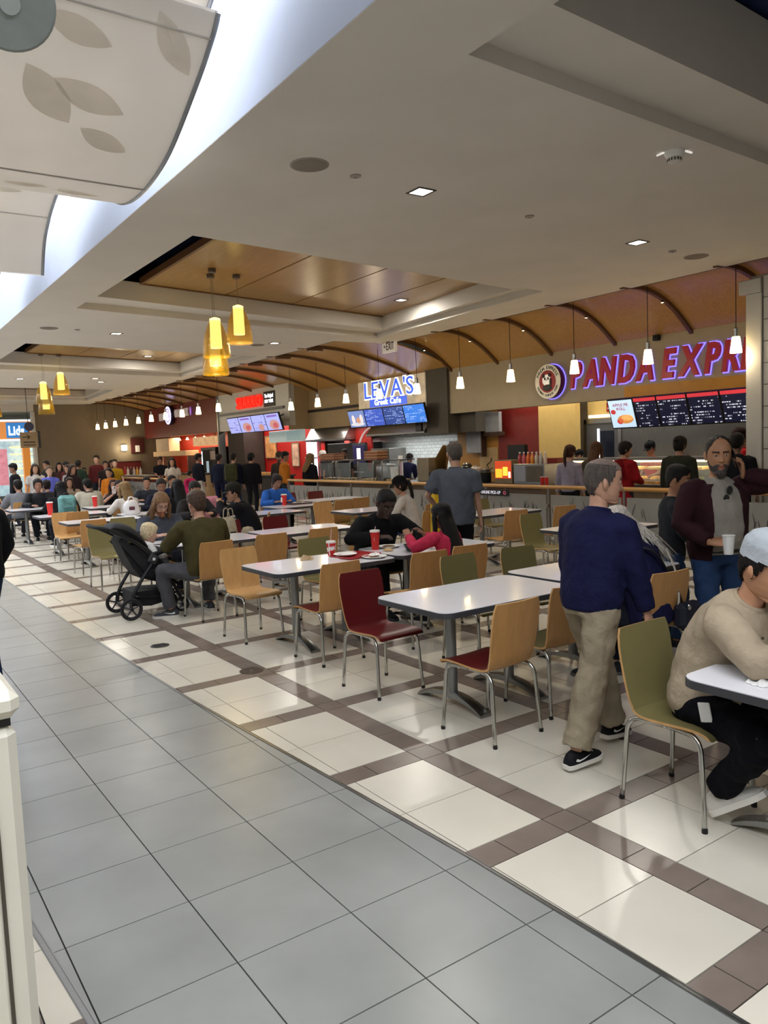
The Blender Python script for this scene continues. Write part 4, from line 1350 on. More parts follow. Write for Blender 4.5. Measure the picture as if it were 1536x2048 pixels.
def rail(label, x, y0, y1, first_seed):
    t = thing('counter_rail', label, 'railing', (x, y0, 0))
    L = y1 - y0
    MB().tube([(0, 0, 1.01), (0, L, 1.01)], 0.045, 12, flat=0.75).build('handrail', RAILW, t)
    n = round(L / 1.52)
    st = L / n
    rnd = random.Random(first_seed)
    for k in range(n + 1):
        y = k * st
        mb = MB().tube([(0.0, y, 0), (0.0, y, 0.98)], 0.022, 10)
        mb.lathe([(0.055, 0), (0.055, 0.012)], 16, (0, y, 0))
        p = mb.build('post', STEEL, t)
        MB().box(-0.04, y - 0.02, 0.66, 0.03, y + 0.02, 0.72, e=0.006).build('clamp', CHROME, p, 0)
        if k < n:
            pn = MB().box(-0.008, y + 0.05, 0.06, 0.008, y + st - 0.05, 0.88, e=0.003).build('frosted_panel', FROST, t, 0)
            mb = MB()
            for q in range(12):
                yy = y + rnd.uniform(0.1, st - 0.1)
                le = rnd.uniform(0.12, 0.3)
                dx = rnd.uniform(-0.10, 0.10)
                z0 = rnd.uniform(0.45, 0.60)
                mb.tube([(-0.012, yy, z0), (-0.012, yy + dx * 0.5, z0 + le * 0.6), (-0.012, yy + dx, z0 + le)], [0.006, 0.009, 0.002], 4, flat=0.3)
            tag(mb.build('reed_print', REED, pn), None, None, kind='stuff')
            mb = MB()
            for q in range(22):
                yy = y + rnd.uniform(0.1, st - 0.1)
                le = rnd.uniform(0.15, 0.4)
                dx = rnd.uniform(-0.08, 0.08)
                mb.tube([(-0.012, yy, 0.07), (-0.012, yy + dx * 0.5, 0.07 + le * 0.6), (-0.012, yy + dx, 0.07 + le)], [0.006, 0.008, 0.002], 4, flat=0.3)
            tag(mb.build('pale_reed_print', REEDP, pn), None, None, kind='stuff')
    return t


rail('wooden topped railing with grey reed panels in front of the near counters', 9.8, 3.0, 18.6, 3)
rail('distant railing with bright top edge in front of the hot dog shop', 8.85, 24.7, 35.2, 5)

# ------------------------------------------------------------------ lamps
GLASSW = mat('lamp_glass_warm', '#fff3d6', 0.4, emit=9.0, emit_hex='#ffdf9a')
CORD = mat('lamp_cord', '#1c1a18', 0.6)
proto = None
for row, (x, ys, side) in enumerate(((10.9, [6.51, 8.03, 9.58, 11.2, 12.72, 14.23, 15.75, 17.28, 18.75, 20.3], 'nearer row'), (9.45, [22.2, 23.8, 25.25, 26.86, 28.4, 29.9, 31.5, 33.0, 34.4, 35.7], 'farther row'))):
    for k, y in enumerate(ys):
        lab = 'small white cone pendant lamp, %s from the right in the %s' % (ORD[k], side)
        if proto is None:
            proto = thing('cone_pendant', lab, 'pendant lamp', (x, y, 2.97), group='white cone pendants in front of the counters')
            MB().lathe([(0.0, 0.0), (0.082, 0.0), (0.085, 0.01), (0.056, 0.225), (0.05, 0.235)], 20, cap=False).build('glass_shade', GLASSW, proto)
            MB().lathe([(0.030, 0.23), (0.034, 0.235), (0.034, 0.35), (0.02, 0.365)], 16).build('socket_cap', CHROME, proto)
            MB().tube([(0, 0, 0.36), (0, 0, 1.24)], 0.006, 6).build('cord', CORD, proto)
        else:
            dup(proto, (x, y, 2.97 if row == 0 else 3.06), 0, lab)
        if k % 2 == 0:
            add_light('pendant_light', 'POINT', (x, y, 2.90 if row == 0 else 2.98), 15, (1, 0.82, 0.55), 0.08)

AMB = mat('amber_glass', '#9c7c1c', 0.05, var=0.05, alpha=0.40, spec=0.7)
AMBIN = mat('amber_core', '#fff0b0', 0.4, emit=3.2, emit_hex='#ffe27a')
proto = None
for cl, spots in enumerate(([(5.34, 11.54, 3.53), (4.84, 11.31, 3.27), (4.96, 11.66, 3.04)], [(4.98, 22.1, 3.53), (4.52, 22.05, 3.27), (4.66, 22.55, 3.04)], [(4.98, 32.9, 3.53), (4.52, 32.85, 3.27), (4.66, 33.35, 3.04)])):
    for k, (x, y, z) in enumerate(spots):
        lab = 'amber glass bell pendant, %s of the %s cluster' % (['highest', 'middle', 'lowest'][k], ['nearest', 'second', 'farthest'][cl])
        g = 'amber bell pendants'
        t = thing('amber_pendant', lab, 'pendant lamp', (x, y, z), group=g)
        if proto is None:
            proto = {}
            proto['bell_glass'] = MB().lathe([(0.205, 0.0), (0.21, 0.02), (0.20, 0.16), (0.175, 0.32), (0.13, 0.46), (0.085, 0.55), (0.06, 0.585), (0.05, 0.585), (0.078, 0.545), (0.12, 0.455), (0.167, 0.315), (0.192, 0.16), (0.2, 0.02)], 32, cap=False).build('bell_glass', AMB, t, 60)
            proto['inner_tube'] = MB().lathe([(0.0, 0.14), (0.085, 0.14), (0.088, 0.15), (0.08, 0.58), (0.03, 0.60), (0.0, 0.60)], 24, cap=False).build('inner_tube', AMBIN, t)
        else:
            for nm in ('bell_glass', 'inner_tube'):
                c = proto[nm].copy()
                col.objects.link(c)
                c.parent = t
        top = PZ - z
        MB().tube([(0, 0, 0.58), (0.0, 0, top)], 0.004, 6).build('cable', STEEL, t)
        MB().lathe([(0.055, top - 0.06), (0.06, top - 0.05), (0.06, top - 0.005), (0.05, top)], 18).build('canopy', mat('canopy_bronze', '#6a5c4e', 0.4, 0.6), t)
        if cl == 0 or k == 0:
            add_light('amber_light', 'POINT', (x, y, z - 0.05), 10, (1, 0.78, 0.35), 0.1)

DLF = mat('downlight_face', '#ffffff', 0.5, emit=6.0, emit_hex='#fff4e4')
DLR = mat('downlight_rim', '#3a3733', 0.5)
dls = [(4.74, 6.01, H, 'nearest over the red chair'), (8.37, 6.30, H, 'right, near the round speaker'), (4.61, 15.6, H, 'between the first and second coffers'), (8.2, 15.9, H, 'right, between the first and second coffers'), (6.54, 24.6, H, 'pair far back, left one'), (7.0, 25.7, H, 'pair far back, right one'), (9.08, 12.25, PZ, 'in the wood panel over the cafe'), (7.31, 21.9, PZ, 'in the second wood panel'), (4.5, 25.0, H, 'far left behind the second pendants')]
for k, (x, y, z, w) in enumerate(dls):
    t = thing('downlight', 'square recessed ceiling downlight, %s' % w, 'downlight', (x, y, z), group='square recessed downlights')
    mb = MB()
    for a, b, c, d in ((-.105, -.105, .105, -.085), (-.105, .085, .105, .105), (-.105, -.085, -.085, .085), (.085, -.085, .105, .085)):
        mb.box(a, b, -0.008, c, d, 0.0)
    mb.build('rim', DLR, t, 0)
    MB().box(-0.085, -0.085, -0.003, 0.085, 0.085, 0.0).build('lens', DLF, t, 0)
    add_light('downlight_lamp', 'AREA', (0, 0, -0.012), DOWN_W, (1, 0.94, 0.85), 0.16, parent=t)

for k, (x, y, r_, w) in enumerate(((3.46, 5.90, 0.155, 'nearest, left of the square downlight'), (9.79, 6.42, 0.15, 'at the right by the wood arches'), (3.32, 15.33, 0.15, 'far left behind the first coffer'), (7.97, 16.29, 0.15, 'between the two coffers'))):
    t = thing('ceiling_speaker', 'round flat ceiling speaker, %s' % w, 'speaker', (x, y, H), group='round ceiling speakers')
    MB().lathe([(r_, 0.0), (r_, -0.006), (r_ * 0.9, -0.012), (0.0, -0.012)], 32, cap=False).build('grille', mat('speaker_grille', '#837a6f', 0.7, bump=0.3, bscale=300), t)
    MB().lathe([(r_ + 0.012, 0.0), (r_ + 0.012, -0.005), (r_, -0.007)], 32, cap=False).build('rim', mat('speaker_rim', '#9b9186', 0.6), t)
for k, (x, y, w) in enumerate(((3.95, 5.94, 'beside the nearest round speaker'), (6.29, 6.11, 'right of the nearest downlight'), (9.20, 6.38, 'left of the right hand speaker'), (3.82, 15.34, 'far left near the second coffer'))):
    t = thing('sprinkler', 'small ceiling sprinkler cap, %s' % w, 'sprinkler', (x, y, H), group='ceiling sprinklers')
    MB().lathe([(0.05, 0.0), (0.05, -0.01), (0.03, -0.016), (0.0, -0.016)], 20, cap=False).build('cover', mat('sprink_cover', '#9b9288', 0.5), t)
    MB().lathe([(0.010, -0.016), (0.012, -0.022)], 10).build('tip', STEEL, t)
t = thing('smoke_detector', 'white smoke detector with two strobe strips on the ceiling', 'smoke detector', (6.04, 4.16, H))
MB().lathe([(0.085, 0.0), (0.085, -0.02), (0.065, -0.05), (0.06, -0.055)], 28).build('base', WHITE, t)
MB().lathe([(0.055, -0.055), (0.058, -0.085), (0.035, -0.10)], 24).build('sensor', mat('sensor_white', '#d2cec6', 0.5), t)
mb = MB()
for k in range(14):
    a = 6.2832 * k / 14
    mb.box(-0.004, 0.05, -0.085, 0.004, 0.060, -0.062)
    mb.xf(Matrix.Rotation(a, 4, 'Z'), len(mb.v) - 8)
mb.build('vent', BLACK, t, 0)
for s_ in (-1, 1):
    mb = MB().obox((s_ * 0.085, -s_ * 0.075, -0.012), (0.035, 0.008, 0.006), Matrix.Rotation(R(-40), 3, 'Z') @ Matrix.Rotation(R(20 * s_), 3, 'Y'))
    mb.build('strobe', em('strobe_white', '#f5f2ea', 0.6), t, 0)
t = thing('exit_sign', 'white exit sign with dark letters hanging at the ceiling edge', 'sign', (10.68, 14.93, 3.98))
o = card('face', 0.52, 0.29, mat('exit_white', '#d8cfc0', 0.5, emit=0.25), t, face_x(-0.03, 0, 0.145), 0.06)
lettering('EXIT', 0.17, 0.30, mat('exit_red', '#5a2420', 0.5), o, Matrix.Translation((-0.09, -0.085, 0.004)), bold=0.01, ext=0.003, name='letter', joined=True)
mb = MB().add([(-0.2, 0, 0.005), (-0.14, 0.04, 0.005), (-0.14, -0.04, 0.005)], [(0, 1, 2)])
mb.build('arrow', mat('exit_red', '#5a2420', 0.5), o, 0)
MB().box(-0.02, -0.06, 0.29, 0.02, 0.06, 0.34).build('mount', STEEL, t, 0)

# ------------------------------------------------------------------ cap shop across the far corridor and directory sign
t = thing('cap_shop', 'blue and orange sign shop front lit white, far left across the corridor', 'shop', (7.0, 44.0, 0))
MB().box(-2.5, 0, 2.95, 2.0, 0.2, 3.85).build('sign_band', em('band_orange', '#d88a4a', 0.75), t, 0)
o = card('sign_panel', 1.10, 0.80, em('sign_panel_blue', '#3c7ab8', 0.9), t, face_ny(0.62, -0.02, 3.40), 0.03)
lettering('Lids', 0.46, 0.74, SW, o, Matrix.Translation((-0.44, -0.24, 0.01)), bold=0.03, ext=0.01, name='letter')
MB().box(-2.5, -0.02, 3.85, 2.0, 0.22, 3.95).box(-2.5, -0.02, 2.86, 2.0, 0.22, 2.95).build('white_edge', em('edge_white', '#eef3f6', 1.2), t, 0)
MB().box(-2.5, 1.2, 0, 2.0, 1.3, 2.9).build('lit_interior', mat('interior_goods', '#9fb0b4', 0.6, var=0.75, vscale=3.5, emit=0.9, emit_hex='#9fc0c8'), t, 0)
mb = MB()
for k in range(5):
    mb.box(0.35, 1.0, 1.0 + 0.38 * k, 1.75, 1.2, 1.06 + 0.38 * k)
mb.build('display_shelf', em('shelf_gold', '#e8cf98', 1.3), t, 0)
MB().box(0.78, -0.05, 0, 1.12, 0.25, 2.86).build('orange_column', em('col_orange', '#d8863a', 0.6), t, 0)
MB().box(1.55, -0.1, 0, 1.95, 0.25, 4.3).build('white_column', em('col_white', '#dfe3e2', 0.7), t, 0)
MB().box(-0.75, -0.03, 0.6, 0.02, 0.0, 2.45).build('poster', mat('poster_pink', '#c9808a', 0.5, var=0.6, vscale=4, emit=0.7, emit_hex='#d88a94'), t, 0)
add_light('corridor_light', 'AREA', (4, 42, 4.3), 260, (0.95, 0.98, 1), 3, 6)
t = thing('directory_sign', 'brown hanging directory sign with an arrow, far left', 'sign', (5.55, 30.0, 2.27))
o = card('board', 0.58, 0.55, mat('board_tan', '#8a7350', 0.6), t, face_ny(0, 0, 0.275), 0.08)
mb = MB().tube([(-0.22, 0.10, 0.006), (0.02, 0.10, 0.006)], 0.012, 4)
mb.tube([(-0.06, 0.17, 0.006), (0.03, 0.10, 0.006), (-0.06, 0.03, 0.006)], 0.012, 4)
mb.build('arrow', DARKTRIM, o)
card('text_line', 0.40, 0.05, mat('ink_brown', '#4a3826', 0.7), o, Matrix.Translation((0, -0.08, 0.005)))
card('text_line', 0.40, 0.04, mat('ink_brown', '#4a3826', 0.7), o, Matrix.Translation((0, -0.18, 0.005)))
MB().box(0.29, -0.02, -0.02, 0.37, 0.10, 0.58).build('side_cap', BLACK, t, 0)
MB().tube([(0.0, 0.04, 0.55), (0.0, 0.04, 0.65)], 0.02, 8).tube([(0, 0.04, 0.65), (0, 0.04, 2.34)], 0.01, 6).build('hanger', DARKMETAL, t)
MB().lathe([(0.16, -0.02), (0.16, 0.02)], 24).xf(Matrix.Translation((0.02, 0.0, 0.75)) @ Matrix.Rotation(R(90), 4, 'X')).build('round_badge', mat('badge_navy', '#1f2440', 0.4), t)
# ================================================================== FURNITURE
CHW = wood('chair_wood', '#b08350', 0.34, 0.10, axis=2)
CHW2 = wood('chair_wood_light', '#c39760', 0.34, 0.10, axis=2)
CHRED = mat('chair_red', '#5e1719', 0.32, var=0.06)
CHGRN = mat('chair_green', '#7a7148', 0.36, var=0.05)


def chair_proto(face):
    """bent plywood shell on steel legs; faces +y"""
    prof = smoothpath([(0, .232, .425), (0, .222, .447), (0, .15, .458), (0, 0, .449), (0, -.11, .445), (0, -.172, .456), (0, -.205, .50), (0, -.225, .58), (0, -.25, .72), (0, -.272, .865)], 3)
    n = len(prof)
    bend = 16
    hw = []
    for i in range(n):
        f_ = i / (n - 1)
        if i <= bend:
            w = .205 - .02 * (i / bend)
        else:
            w = .185 + .025 * ((i - bend) / (n - 1 - bend))
        if i < 3:
            w -= .03 * (1 - i / 3) ** 2
        if i > n - 4:
            w -= .028 * ((i - (n - 4)) / 3) ** 2.2
        hw.append(w)
    C = 9

    def pt(i, j, off):
        u = -1 + 2 * j / (C - 1)
        p = prof[i]
        a = prof[min(i + 1, n - 1)] - prof[max(i - 1, 0)]
        nrm = Vector((0, a.z, -a.y)).normalized()       # towards sitter
        bow = 0.014 * (u * u) * (1 if i > bend else 0.5)
        q = Vector((u * hw[i], p.y, p.z)) + nrm * (bow + off)
        return q
    th = 0.013
    out = {}
    for nm, i0, i1 in (('seat', 0, bend), ('backrest', bend, n - 1)):
        mb = MB()
        rows = i1 - i0 + 1
        for off in (0, -th):
            for i in range(i0, i1 + 1):
                for j in range(C):
                    mb.v.append(tuple(pt(i, j, off)))
        N = rows * C
        for i in range(rows - 1):
            for j in range(C - 1):
                a = i * C + j
                mb.f += [(a, a + 1, a + C + 1, a + C), (N + a, N + a + C, N + a + C + 1, N + a + 1)]
                mb.m += [1, 0]
        for i in range(rows - 1):
            for j in (0, C - 1):
                a = i * C + j
                mb.f.append((a, a + C, N + a + C, N + a))
                mb.m.append(2)
        for i in ((0,) if nm == 'seat' else (rows - 1,)):
            for j in range(C - 1):
                a = i * C + j
                mb.f.append((a, a + 1, N + a + 1, N + a))
                mb.m.append(2)
        me = mb.mesh(nm)
        bm = bmesh.new()
        bm.from_mesh(me)
        bmesh.ops.recalc_face_normals(bm, faces=bm.faces)
        bm.to_mesh(me)
        bm.free()
        out[nm] = me
    fm = {'red': CHRED, 'green': CHGRN, 'wood': CHW2}[face]
    for me in out.values():
        for m in (CHW, fm, CHW2):
            me.materials.append(m)
        me.polygons.foreach_set('use_smooth', [True] * len(me.polygons))
        me.set_sharp_from_angle(angle=R(40))
    return out


LEGS = []
for sx in (-1, 1):
    for sy in (1, -1):
        y0 = 0.215 if sy > 0 else -0.245
        P = smoothpath([(sx * .205, y0, 0.0), (sx * .192, y0 - sy * .022, .30), (sx * .188, y0 - sy * .032, .385), (sx * .182, y0 - sy * .065, .425), (sx * .175, y0 - sy * .12, .432), (sx * .172, 0.0, .434)], 4)
        mb = MB().tube(P, 0.0125, 8)
        me = mb.mesh('leg')
        me.materials.append(CHROME)
        me.polygons.foreach_set('use_smooth', [True] * len(me.polygons))
        mg = MB().lathe([(0.014, 0.0), (0.0145, 0.004), (0.014, 0.02)], 8, (sx * .205, y0, 0)).mesh('foot_glide')
        mg.materials.append(BLACK)
        LEGS.append((me, mg))
mf = MB().tube([(-.172, .10, .434), (.172, .10, .434)], 0.010, 8).tube([(-.172, -.10, .434), (.172, -.10, .434)], 0.010, 8)
mf.box(-.03, -.13, .425, .03, -.108, .442)
FRAME = mf.mesh('seat_frame')
FRAME.materials.append(CHROME)
CHP = {c: chair_proto(c) for c in ('red', 'green', 'wood')}
CHG = 'bentwood chairs with steel legs at the food court tables'


def chair(x, y, deg, face, label, detail=True):
    t = thing('cafe_chair', label, 'chair', (x, y, 0), R(deg), CHG)
    for nm in ('seat', 'backrest'):
        o = bpy.data.objects.new(nm, CHP[face][nm])
        o.parent = t
        col.objects.link(o)
    for me, mg in LEGS:
        o = bpy.data.objects.new('leg', me)
        o.parent = t
        col.objects.link(o)
        if detail:
            g = bpy.data.objects.new('foot_glide', mg)
            g.parent = o
            col.objects.link(g)
    o = bpy.data.objects.new('seat_frame', FRAME)
    o.parent = t
    col.objects.link(o)
    return t


# deg 0 faces +Y (its back to us), 180 faces -Y (its front to us)
CHAIRS = [
    (3.24, 3.60, 3, 'red', 'wooden backed chair with dark red seat at the near side of the empty white table'),
    (3.88, 3.70, -4, 'green', 'wooden backed chair with green seat beside the walking man in navy'),
    (3.23, 4.76, 182, 'red', 'dark red chair facing us at the far side of the empty white table'),
    (4.28, 4.84, 181, 'green', 'olive green chair just behind the empty white table'),
    (4.93, 4.80, 176, 'green', 'olive green chair at the second empty table, right of the other green one'),
    (4.72, 3.56, -4, 'wood', 'wooden chair under the grey haired woman'),
    (3.36, 5.80, 2, 'red', 'wooden backed chair with dark red seat at the table with the red cups'),
    (4.27, 5.72, -3, 'wood', 'wooden chair back left of the girl in pink'),
    (4.80, 5.76, -6, 'wood', 'wooden chair under the girl in pink'),
    (3.20, 6.95, 183, 'wood', 'light wooden chair facing us at the left end of the table with the cups'),
    (4.10, 7.02, 180, 'green', 'olive green chair behind the napkin and striped cup'),
    (4.78, 7.10, 178, 'wood', 'wooden chair under the man in black'),
    (3.25, 8.20, 4, 'wood', 'wooden chair under the man in the olive sweater'),
    (4.02, 8.36, -2, 'wood', 'wooden chair back right of the man in the olive sweater'),
    (4.72, 8.36, -3, 'wood', 'wooden chair back in front of the second table behind the olive man'),
    (3.32, 10.0, 180, 'wood', 'wooden chair under the long haired person in grey'),
    (4.42, 9.98, 186, 'red', 'dark red chair holding the canvas bags'),
    (5.12, 9.95, 180, 'red', 'dark red chair with its seat under the table behind the canvas bags'),
    (3.30, 2.22, 180, 'green', 'green chair under the man in the tan sweater'),
    (2.98, 11.12, 184, 'green', 'green chair behind the stroller handle'),
    (3.55, 12.10, 180, 'green', 'green chair behind the long haired person, left one'),
    (4.08, 12.14, 180, 'green', 'green chair behind the long haired person, right one'),
    (3.12, 12.72, 3, 'wood', 'wooden chair back above the stroller handle'),
    (3.20, 14.52, 180, 'wood', 'light wooden chair facing us behind the small white table'),
    (3.40, 14.92, 4, 'wood', 'wooden chair back left of the light one, far side of the small white table'),
    (3.34, 19.75, 2, 'wood', 'wooden chair under the person in the grey hoodie'),
    (3.10, 21.9, 178, 'wood', 'wooden chair at the far left edge'),
    (4.45, 21.6, 180, 'wood', 'wooden chair right of the grey hoodie, farther back'),
    (3.75, 17.1, 0, 'wood', 'wooden chair in front of the table with the tall red cup'),
    (4.6, 16.15, 0, 'wood', 'wooden chair under the phone taking girl'),
    (6.05, 17.2, 60, 'wood', 'wooden chair beside the leaning girl'),
    (7.46, 12.35, 4, 'wood', 'wooden chair back in front of the girl in the blue hoodie'),
    (8.02, 12.62, 2, 'red', 'wooden backed chair with dark red seat right of the blue hoodie girl'),
    (7.05, 14.05, 180, 'wood', 'wooden chair under the girl in the blue hoodie'),
    (8.1, 15.2, 180, 'red', 'dark red chair behind the blue hoodie girl table, left one'),
    (8.72, 15.05, 180, 'red', 'dark red chair behind the blue hoodie girl table, right one'),
    (7.55, 12.0, 178, 'green', 'olive green chair half hidden by the man in black'),
    (6.98, 9.05, -4, 'wood', 'wooden chair back above the head of the girl in pink'),
    (7.62, 10.1, 30, 'wood', 'wooden chair right of the white shirted diner'),
    (7.62, 8.02, -6, 'wood', 'wooden chair back beside the man in the grey polo'),
    (8.50, 7.92, -8, 'red', 'wooden chair with red seat in front of the railing post'),
    (8.75, 9.55, 180, 'green', 'olive green chair against the grey reed panels'),
    (7.28, 6.92, 182, 'green', 'olive green chair with its seat showing behind the walking man'),
    (6.35, 5.2, 175, 'red', 'dark red chair by the railing at the right, behind the phone man'),
    (7.1, 4.15, 180, 'green', 'olive green chair by the railing at the right edge'),
    (7.05, 11.85, 182, 'wood', 'wooden chair by the railing behind the man in black'),
    (5.2, 11.15, 60, 'wood', 'wooden chair under the man in the dark cap'),
    (4.87, 12.75, 180, 'wood', 'wooden chair under the man looking down, behind the olive sweater'),
    (6.0, 15.6, 0, 'wood', 'wooden chair with a pink jacket over its back'),
]
for c in CHAIRS:
    chair(*c, detail=(c[0] ** 2 + c[1] ** 2 < 120))

TOPW = mat('table_white', '#f3f2f5', 0.16, var=0.015, coat=0.3)
EDGEB = mat('table_edge', '#3b3b3e', 0.5)
ALU = mat('pedestal_grey', '#8f9190', 0.35, 0.8, var=0.05)


def rrect(a, b, r, k=5):
    P = []
    for cx, cy, s0 in ((a - r, b - r, 0), (-a + r, b - r, 90), (-a + r, -b + r, 180), (a - r, -b + r, 270)):
        for i in range(k + 1):
            an = R(s0 + 90 * i / k)
            P.append((cx + r * math.cos(an), cy + r * math.sin(an)))
    return P


def table_parts(t, lx=1.28, ly=0.80, ped=(-0.27, 0.27), Zt=0.76):
    mb = MB().prism(rrect(lx / 2 - .004, ly / 2 - .004, .085), Zt - .006, Zt)
    mb.build('tabletop', TOPW, t, 0)
    mb = MB().prism(rrect(lx / 2, ly / 2, .09), Zt - .040, Zt - .004)
    mb.build('edge_band', EDGEB, t, 30)
    for px in ped:
        mb = MB().tube([(px, 0, 0.05), (px, 0, Zt - .04)], 0.038, 14)
        c = mb.build('column', ALU, t)
        MB().box(px - .12, -.16, Zt - .06, px + .12, .16, Zt - .04, e=.004).build('mounting_plate', DARKMETAL, c, 0)
        RR = []
        for i in range(13):
            u = -1 + 2 * i / 12
            zt = 0.082 * (1 - abs(u) ** 2.2) + 0.022
            zb = max(0.0, 0.062 * (1 - abs(u) ** 2.6) - 0.004)
            if abs(u) > 0.9:
                zb = 0.0
            w = 0.036 + 0.012 * abs(u)
            y = u * ly * 0.43
            RR.append([(px - w, y, zb), (px + w, y, zb), (px + w, y, zt - .008), (px + w * .6, y, zt), (px - w * .6, y, zt), (px - w, y, zt - .008)])
        MB().rings(RR).build('arched_foot', STEEL, t, 50)


TABLES = [
    (3.57, 1.63, 'white table in front of the man in the tan sweater, cut by the right edge'),
    (3.64, 4.12, 'empty white table nearest the middle of the picture'),
    (4.99, 4.22, 'second empty white table joined behind the nearest one'),
    (3.62, 6.35, 'white table with the striped cup and crumpled napkin'),
    (4.97, 6.42, 'white table between the man in black and the girl in pink'),
    (3.60, 9.10, 'white table between the olive sweater man and the grey shirt person'),
    (4.97, 9.12, 'white table right of the olive sweater man'),
    (3.58, 13.67, 'small white table above the stroller'),
    (4.75, 14.35, 'white table with the white carrier bag'),
    (3.55, 15.72, 'white table with the tall red cup at the left'),
    (4.85, 17.3, 'white table with two red cups by the phone taking girl'),
    (3.5, 18.45, 'white table in front of the grey hoodie'),
    (7.15, 13.15, 'white table of the girl in the blue hoodie'),
    (7.35, 10.95, 'white table left of the white shirted diner'),
    (8.08, 8.72, 'white table against the railing beside the grey polo man'),
    (7.34, 6.12, 'white table edge right of the walking man'),
    (8.4, 14.0, 'white table in front of the dark red chairs'),
    (5.0, 20.6, 'white table far back on the left'),
    (5.9, 12.2, 'white table in front of the man in the dark cap'),
]
tp = None
for k, (x, y, lab) in enumerate(TABLES):
    if tp is None:
        tp = thing('cafe_table', lab, 'table', (x, y, 0), 0, 'white laminate tables with arched steel feet')
        table_parts(tp)
    else:
        dup(tp, (x, y, 0), 0, lab)

# ------------------------------------------------------------------ things on the tables
TZ = 0.76
CUPR = mat('cup_red_paper', '#c62420', 0.45, var=0.05)
LIDW = mat('cup_lid_white', '#e6e2dc', 0.3)


def cup(name, label, x, y, z, r, h, m=CUPR, lid=True, straw=None, ring=False, group=None, detail=True):
    t = thing(name, label, 'cup', (x, y, z), 0, group)
    MB().lathe([(r * .72, 0), (r * .74, .006), (r, h - .004), (r * 1.02, h)], 24).build('cup_body', m, t)
    if lid:
        MB().lathe([(r * 1.07, h - .006), (r * 1.08, h + .004), (r * .98, h + .014), (r * .5, h + .016), (0, h + .016)], 24, cap=False).build('lid', LIDW, t)
    if straw:
        MB().tube([(0, 0, h), (.004, .0, h + straw * .5), (.012, 0, h + straw)], .0035, 8).build('straw', mat('straw_clear', '#d8b8b4', 0.3), t)
    return t


t = cup('soda_cup', 'striped red and white paper cup with straw on the near table', 3.90, 6.58, TZ, .046, .135, straw=.13)
o = bpy.data.objects['cup_body'] if False else None
STR = mat('cup_white_ink', '#f0ece6', 0.5)
mb = MB()
for ang in (-150, -30, 60):
    a = R(ang)
    for z0 in (0.01,):
        P = []
        for q in range(6):
            z = .008 + q * .024
            rr = .046 * (.74 + .26 * z / .135) + .0008
            P.append((rr * math.cos(a), rr * math.sin(a), z))
        mb.tube(P, .005, 4, flat=.2)
mb.build('white_stripe', STR, t)
for k, ch in enumerate('SBARRO'):
    me, a, b = glyph(ch, 0.03, 0, 0.01)
    ang = R(-175 + 24 * k)
    s_ = .052
    mb = MB()
    mb.v = [((v.co.x - (a + b) / 2) * s_, v.co.y * s_, v.co.z * s_) for v in me.vertices]
    mb.f = [tuple(p.vertices) for p in me.polygons]
    mb.m = [0] * len(mb.f)
    o = mb.build('letter', STR, t, 0, fix=False)
    rr = .046 * .90
    nx, ny = math.cos(ang), math.sin(ang)
    B = Matrix(((-ny, 0, nx), (nx, 0, ny), (0, 1, 0))).to_4x4()
    o.matrix_local = Matrix.Translation((rr * nx, rr * ny, .048 + .004 * k)) @ B @ Matrix.Rotation(R(12), 4, 'Z')
t = cup('soda_cup', 'tall plain red cup with white lid in front of the man in black', 4.44, 6.60, TZ, .050, .19, straw=.05)
mb = MB().lathe([(.017, 0), (.020, 0), (.020, .002), (.017, .002)], 20, cap=False)
mb.box(-.014, -.0015, 0, .014, .0015, .002)
mb.xf(Matrix.Translation((-.030, -.034, .115)) @ Matrix.Rotation(R(42), 4, 'Z') @ Matrix.Rotation(R(90), 4, 'X')).build('ring_mark', STR, t)


def plate(label, x, y, r=.115):
    t = thing('paper_plate', label, 'plate', (x, y, TZ), 0, 'paper plates on the near table')
    MB().lathe([(r * .62, 0.001), (r * .68, .003), (r, .018), (r, .021), (r * .66, .007), (0, .006)], 28, cap=False).build('dish', WHITE, t)
    return t


def crumple(name, label, cat, x, y, z, sx, sy, sz, m, seed, n=9):
    rnd = random.Random(seed)
    mb = MB()
    for j in range(n):
        for i in range(n):
            u, v = -1 + 2 * i / (n - 1), -1 + 2 * j / (n - 1)
            e_ = max(abs(u), abs(v))
            mb.v.append((u * sx * (1 - .25 * rnd.random()), v * sy * (1 - .25 * rnd.random()), sz * rnd.random() * (1 - e_ ** 3) + .002))
    for j in range(n - 1):
        for i in range(n - 1):
            a = j * n + i
            mb.f.append((a, a + 1, a + n + 1, a + n))
    mb.m = [0] * len(mb.f)
    o = mb.build(name, m, None, 0, loc=(x, y, z), rz=rnd.random() * 3)
    return tag(o, label, cat)


TRAYR = mat('tray_red_plastic', '#9c1f22', 0.35)
t = thing('food_tray', 'red plastic tray under the paper plates on the near table', 'tray', (4.04, 6.36, TZ), R(12))
mb = MB().prism(rrect(.21, .155, .03), 0.001, .008)
mb.build('base', TRAYR, t, 0)
mb = MB()
P = rrect(.21, .155, .03)
mb.tube([(p[0], p[1], .012) for p in P + [P[0]]], .009, 6)
mb.build('rim', TRAYR, t)
t = plate('folded white paper plate on the red tray', 3.96, 6.42)
t.location.z = TZ + .010
t = plate('white paper plate with a pizza crust near the girl in pink', 4.10, 6.12, .12)
MB().box(-.05, -.012, .009, .05, .02, .022, e=.006).build('pizza_crust', mat('crust', '#a8794c', 0.7, var=.3), t)
crumple('napkin', 'crumpled white napkin on the pizza crust plate', 'napkin', 4.12, 6.14, TZ + .022, .06, .05, .03, PAPER, 3)
t = plate('white paper plate right of the tall red cup', 4.62, 6.62, .12)
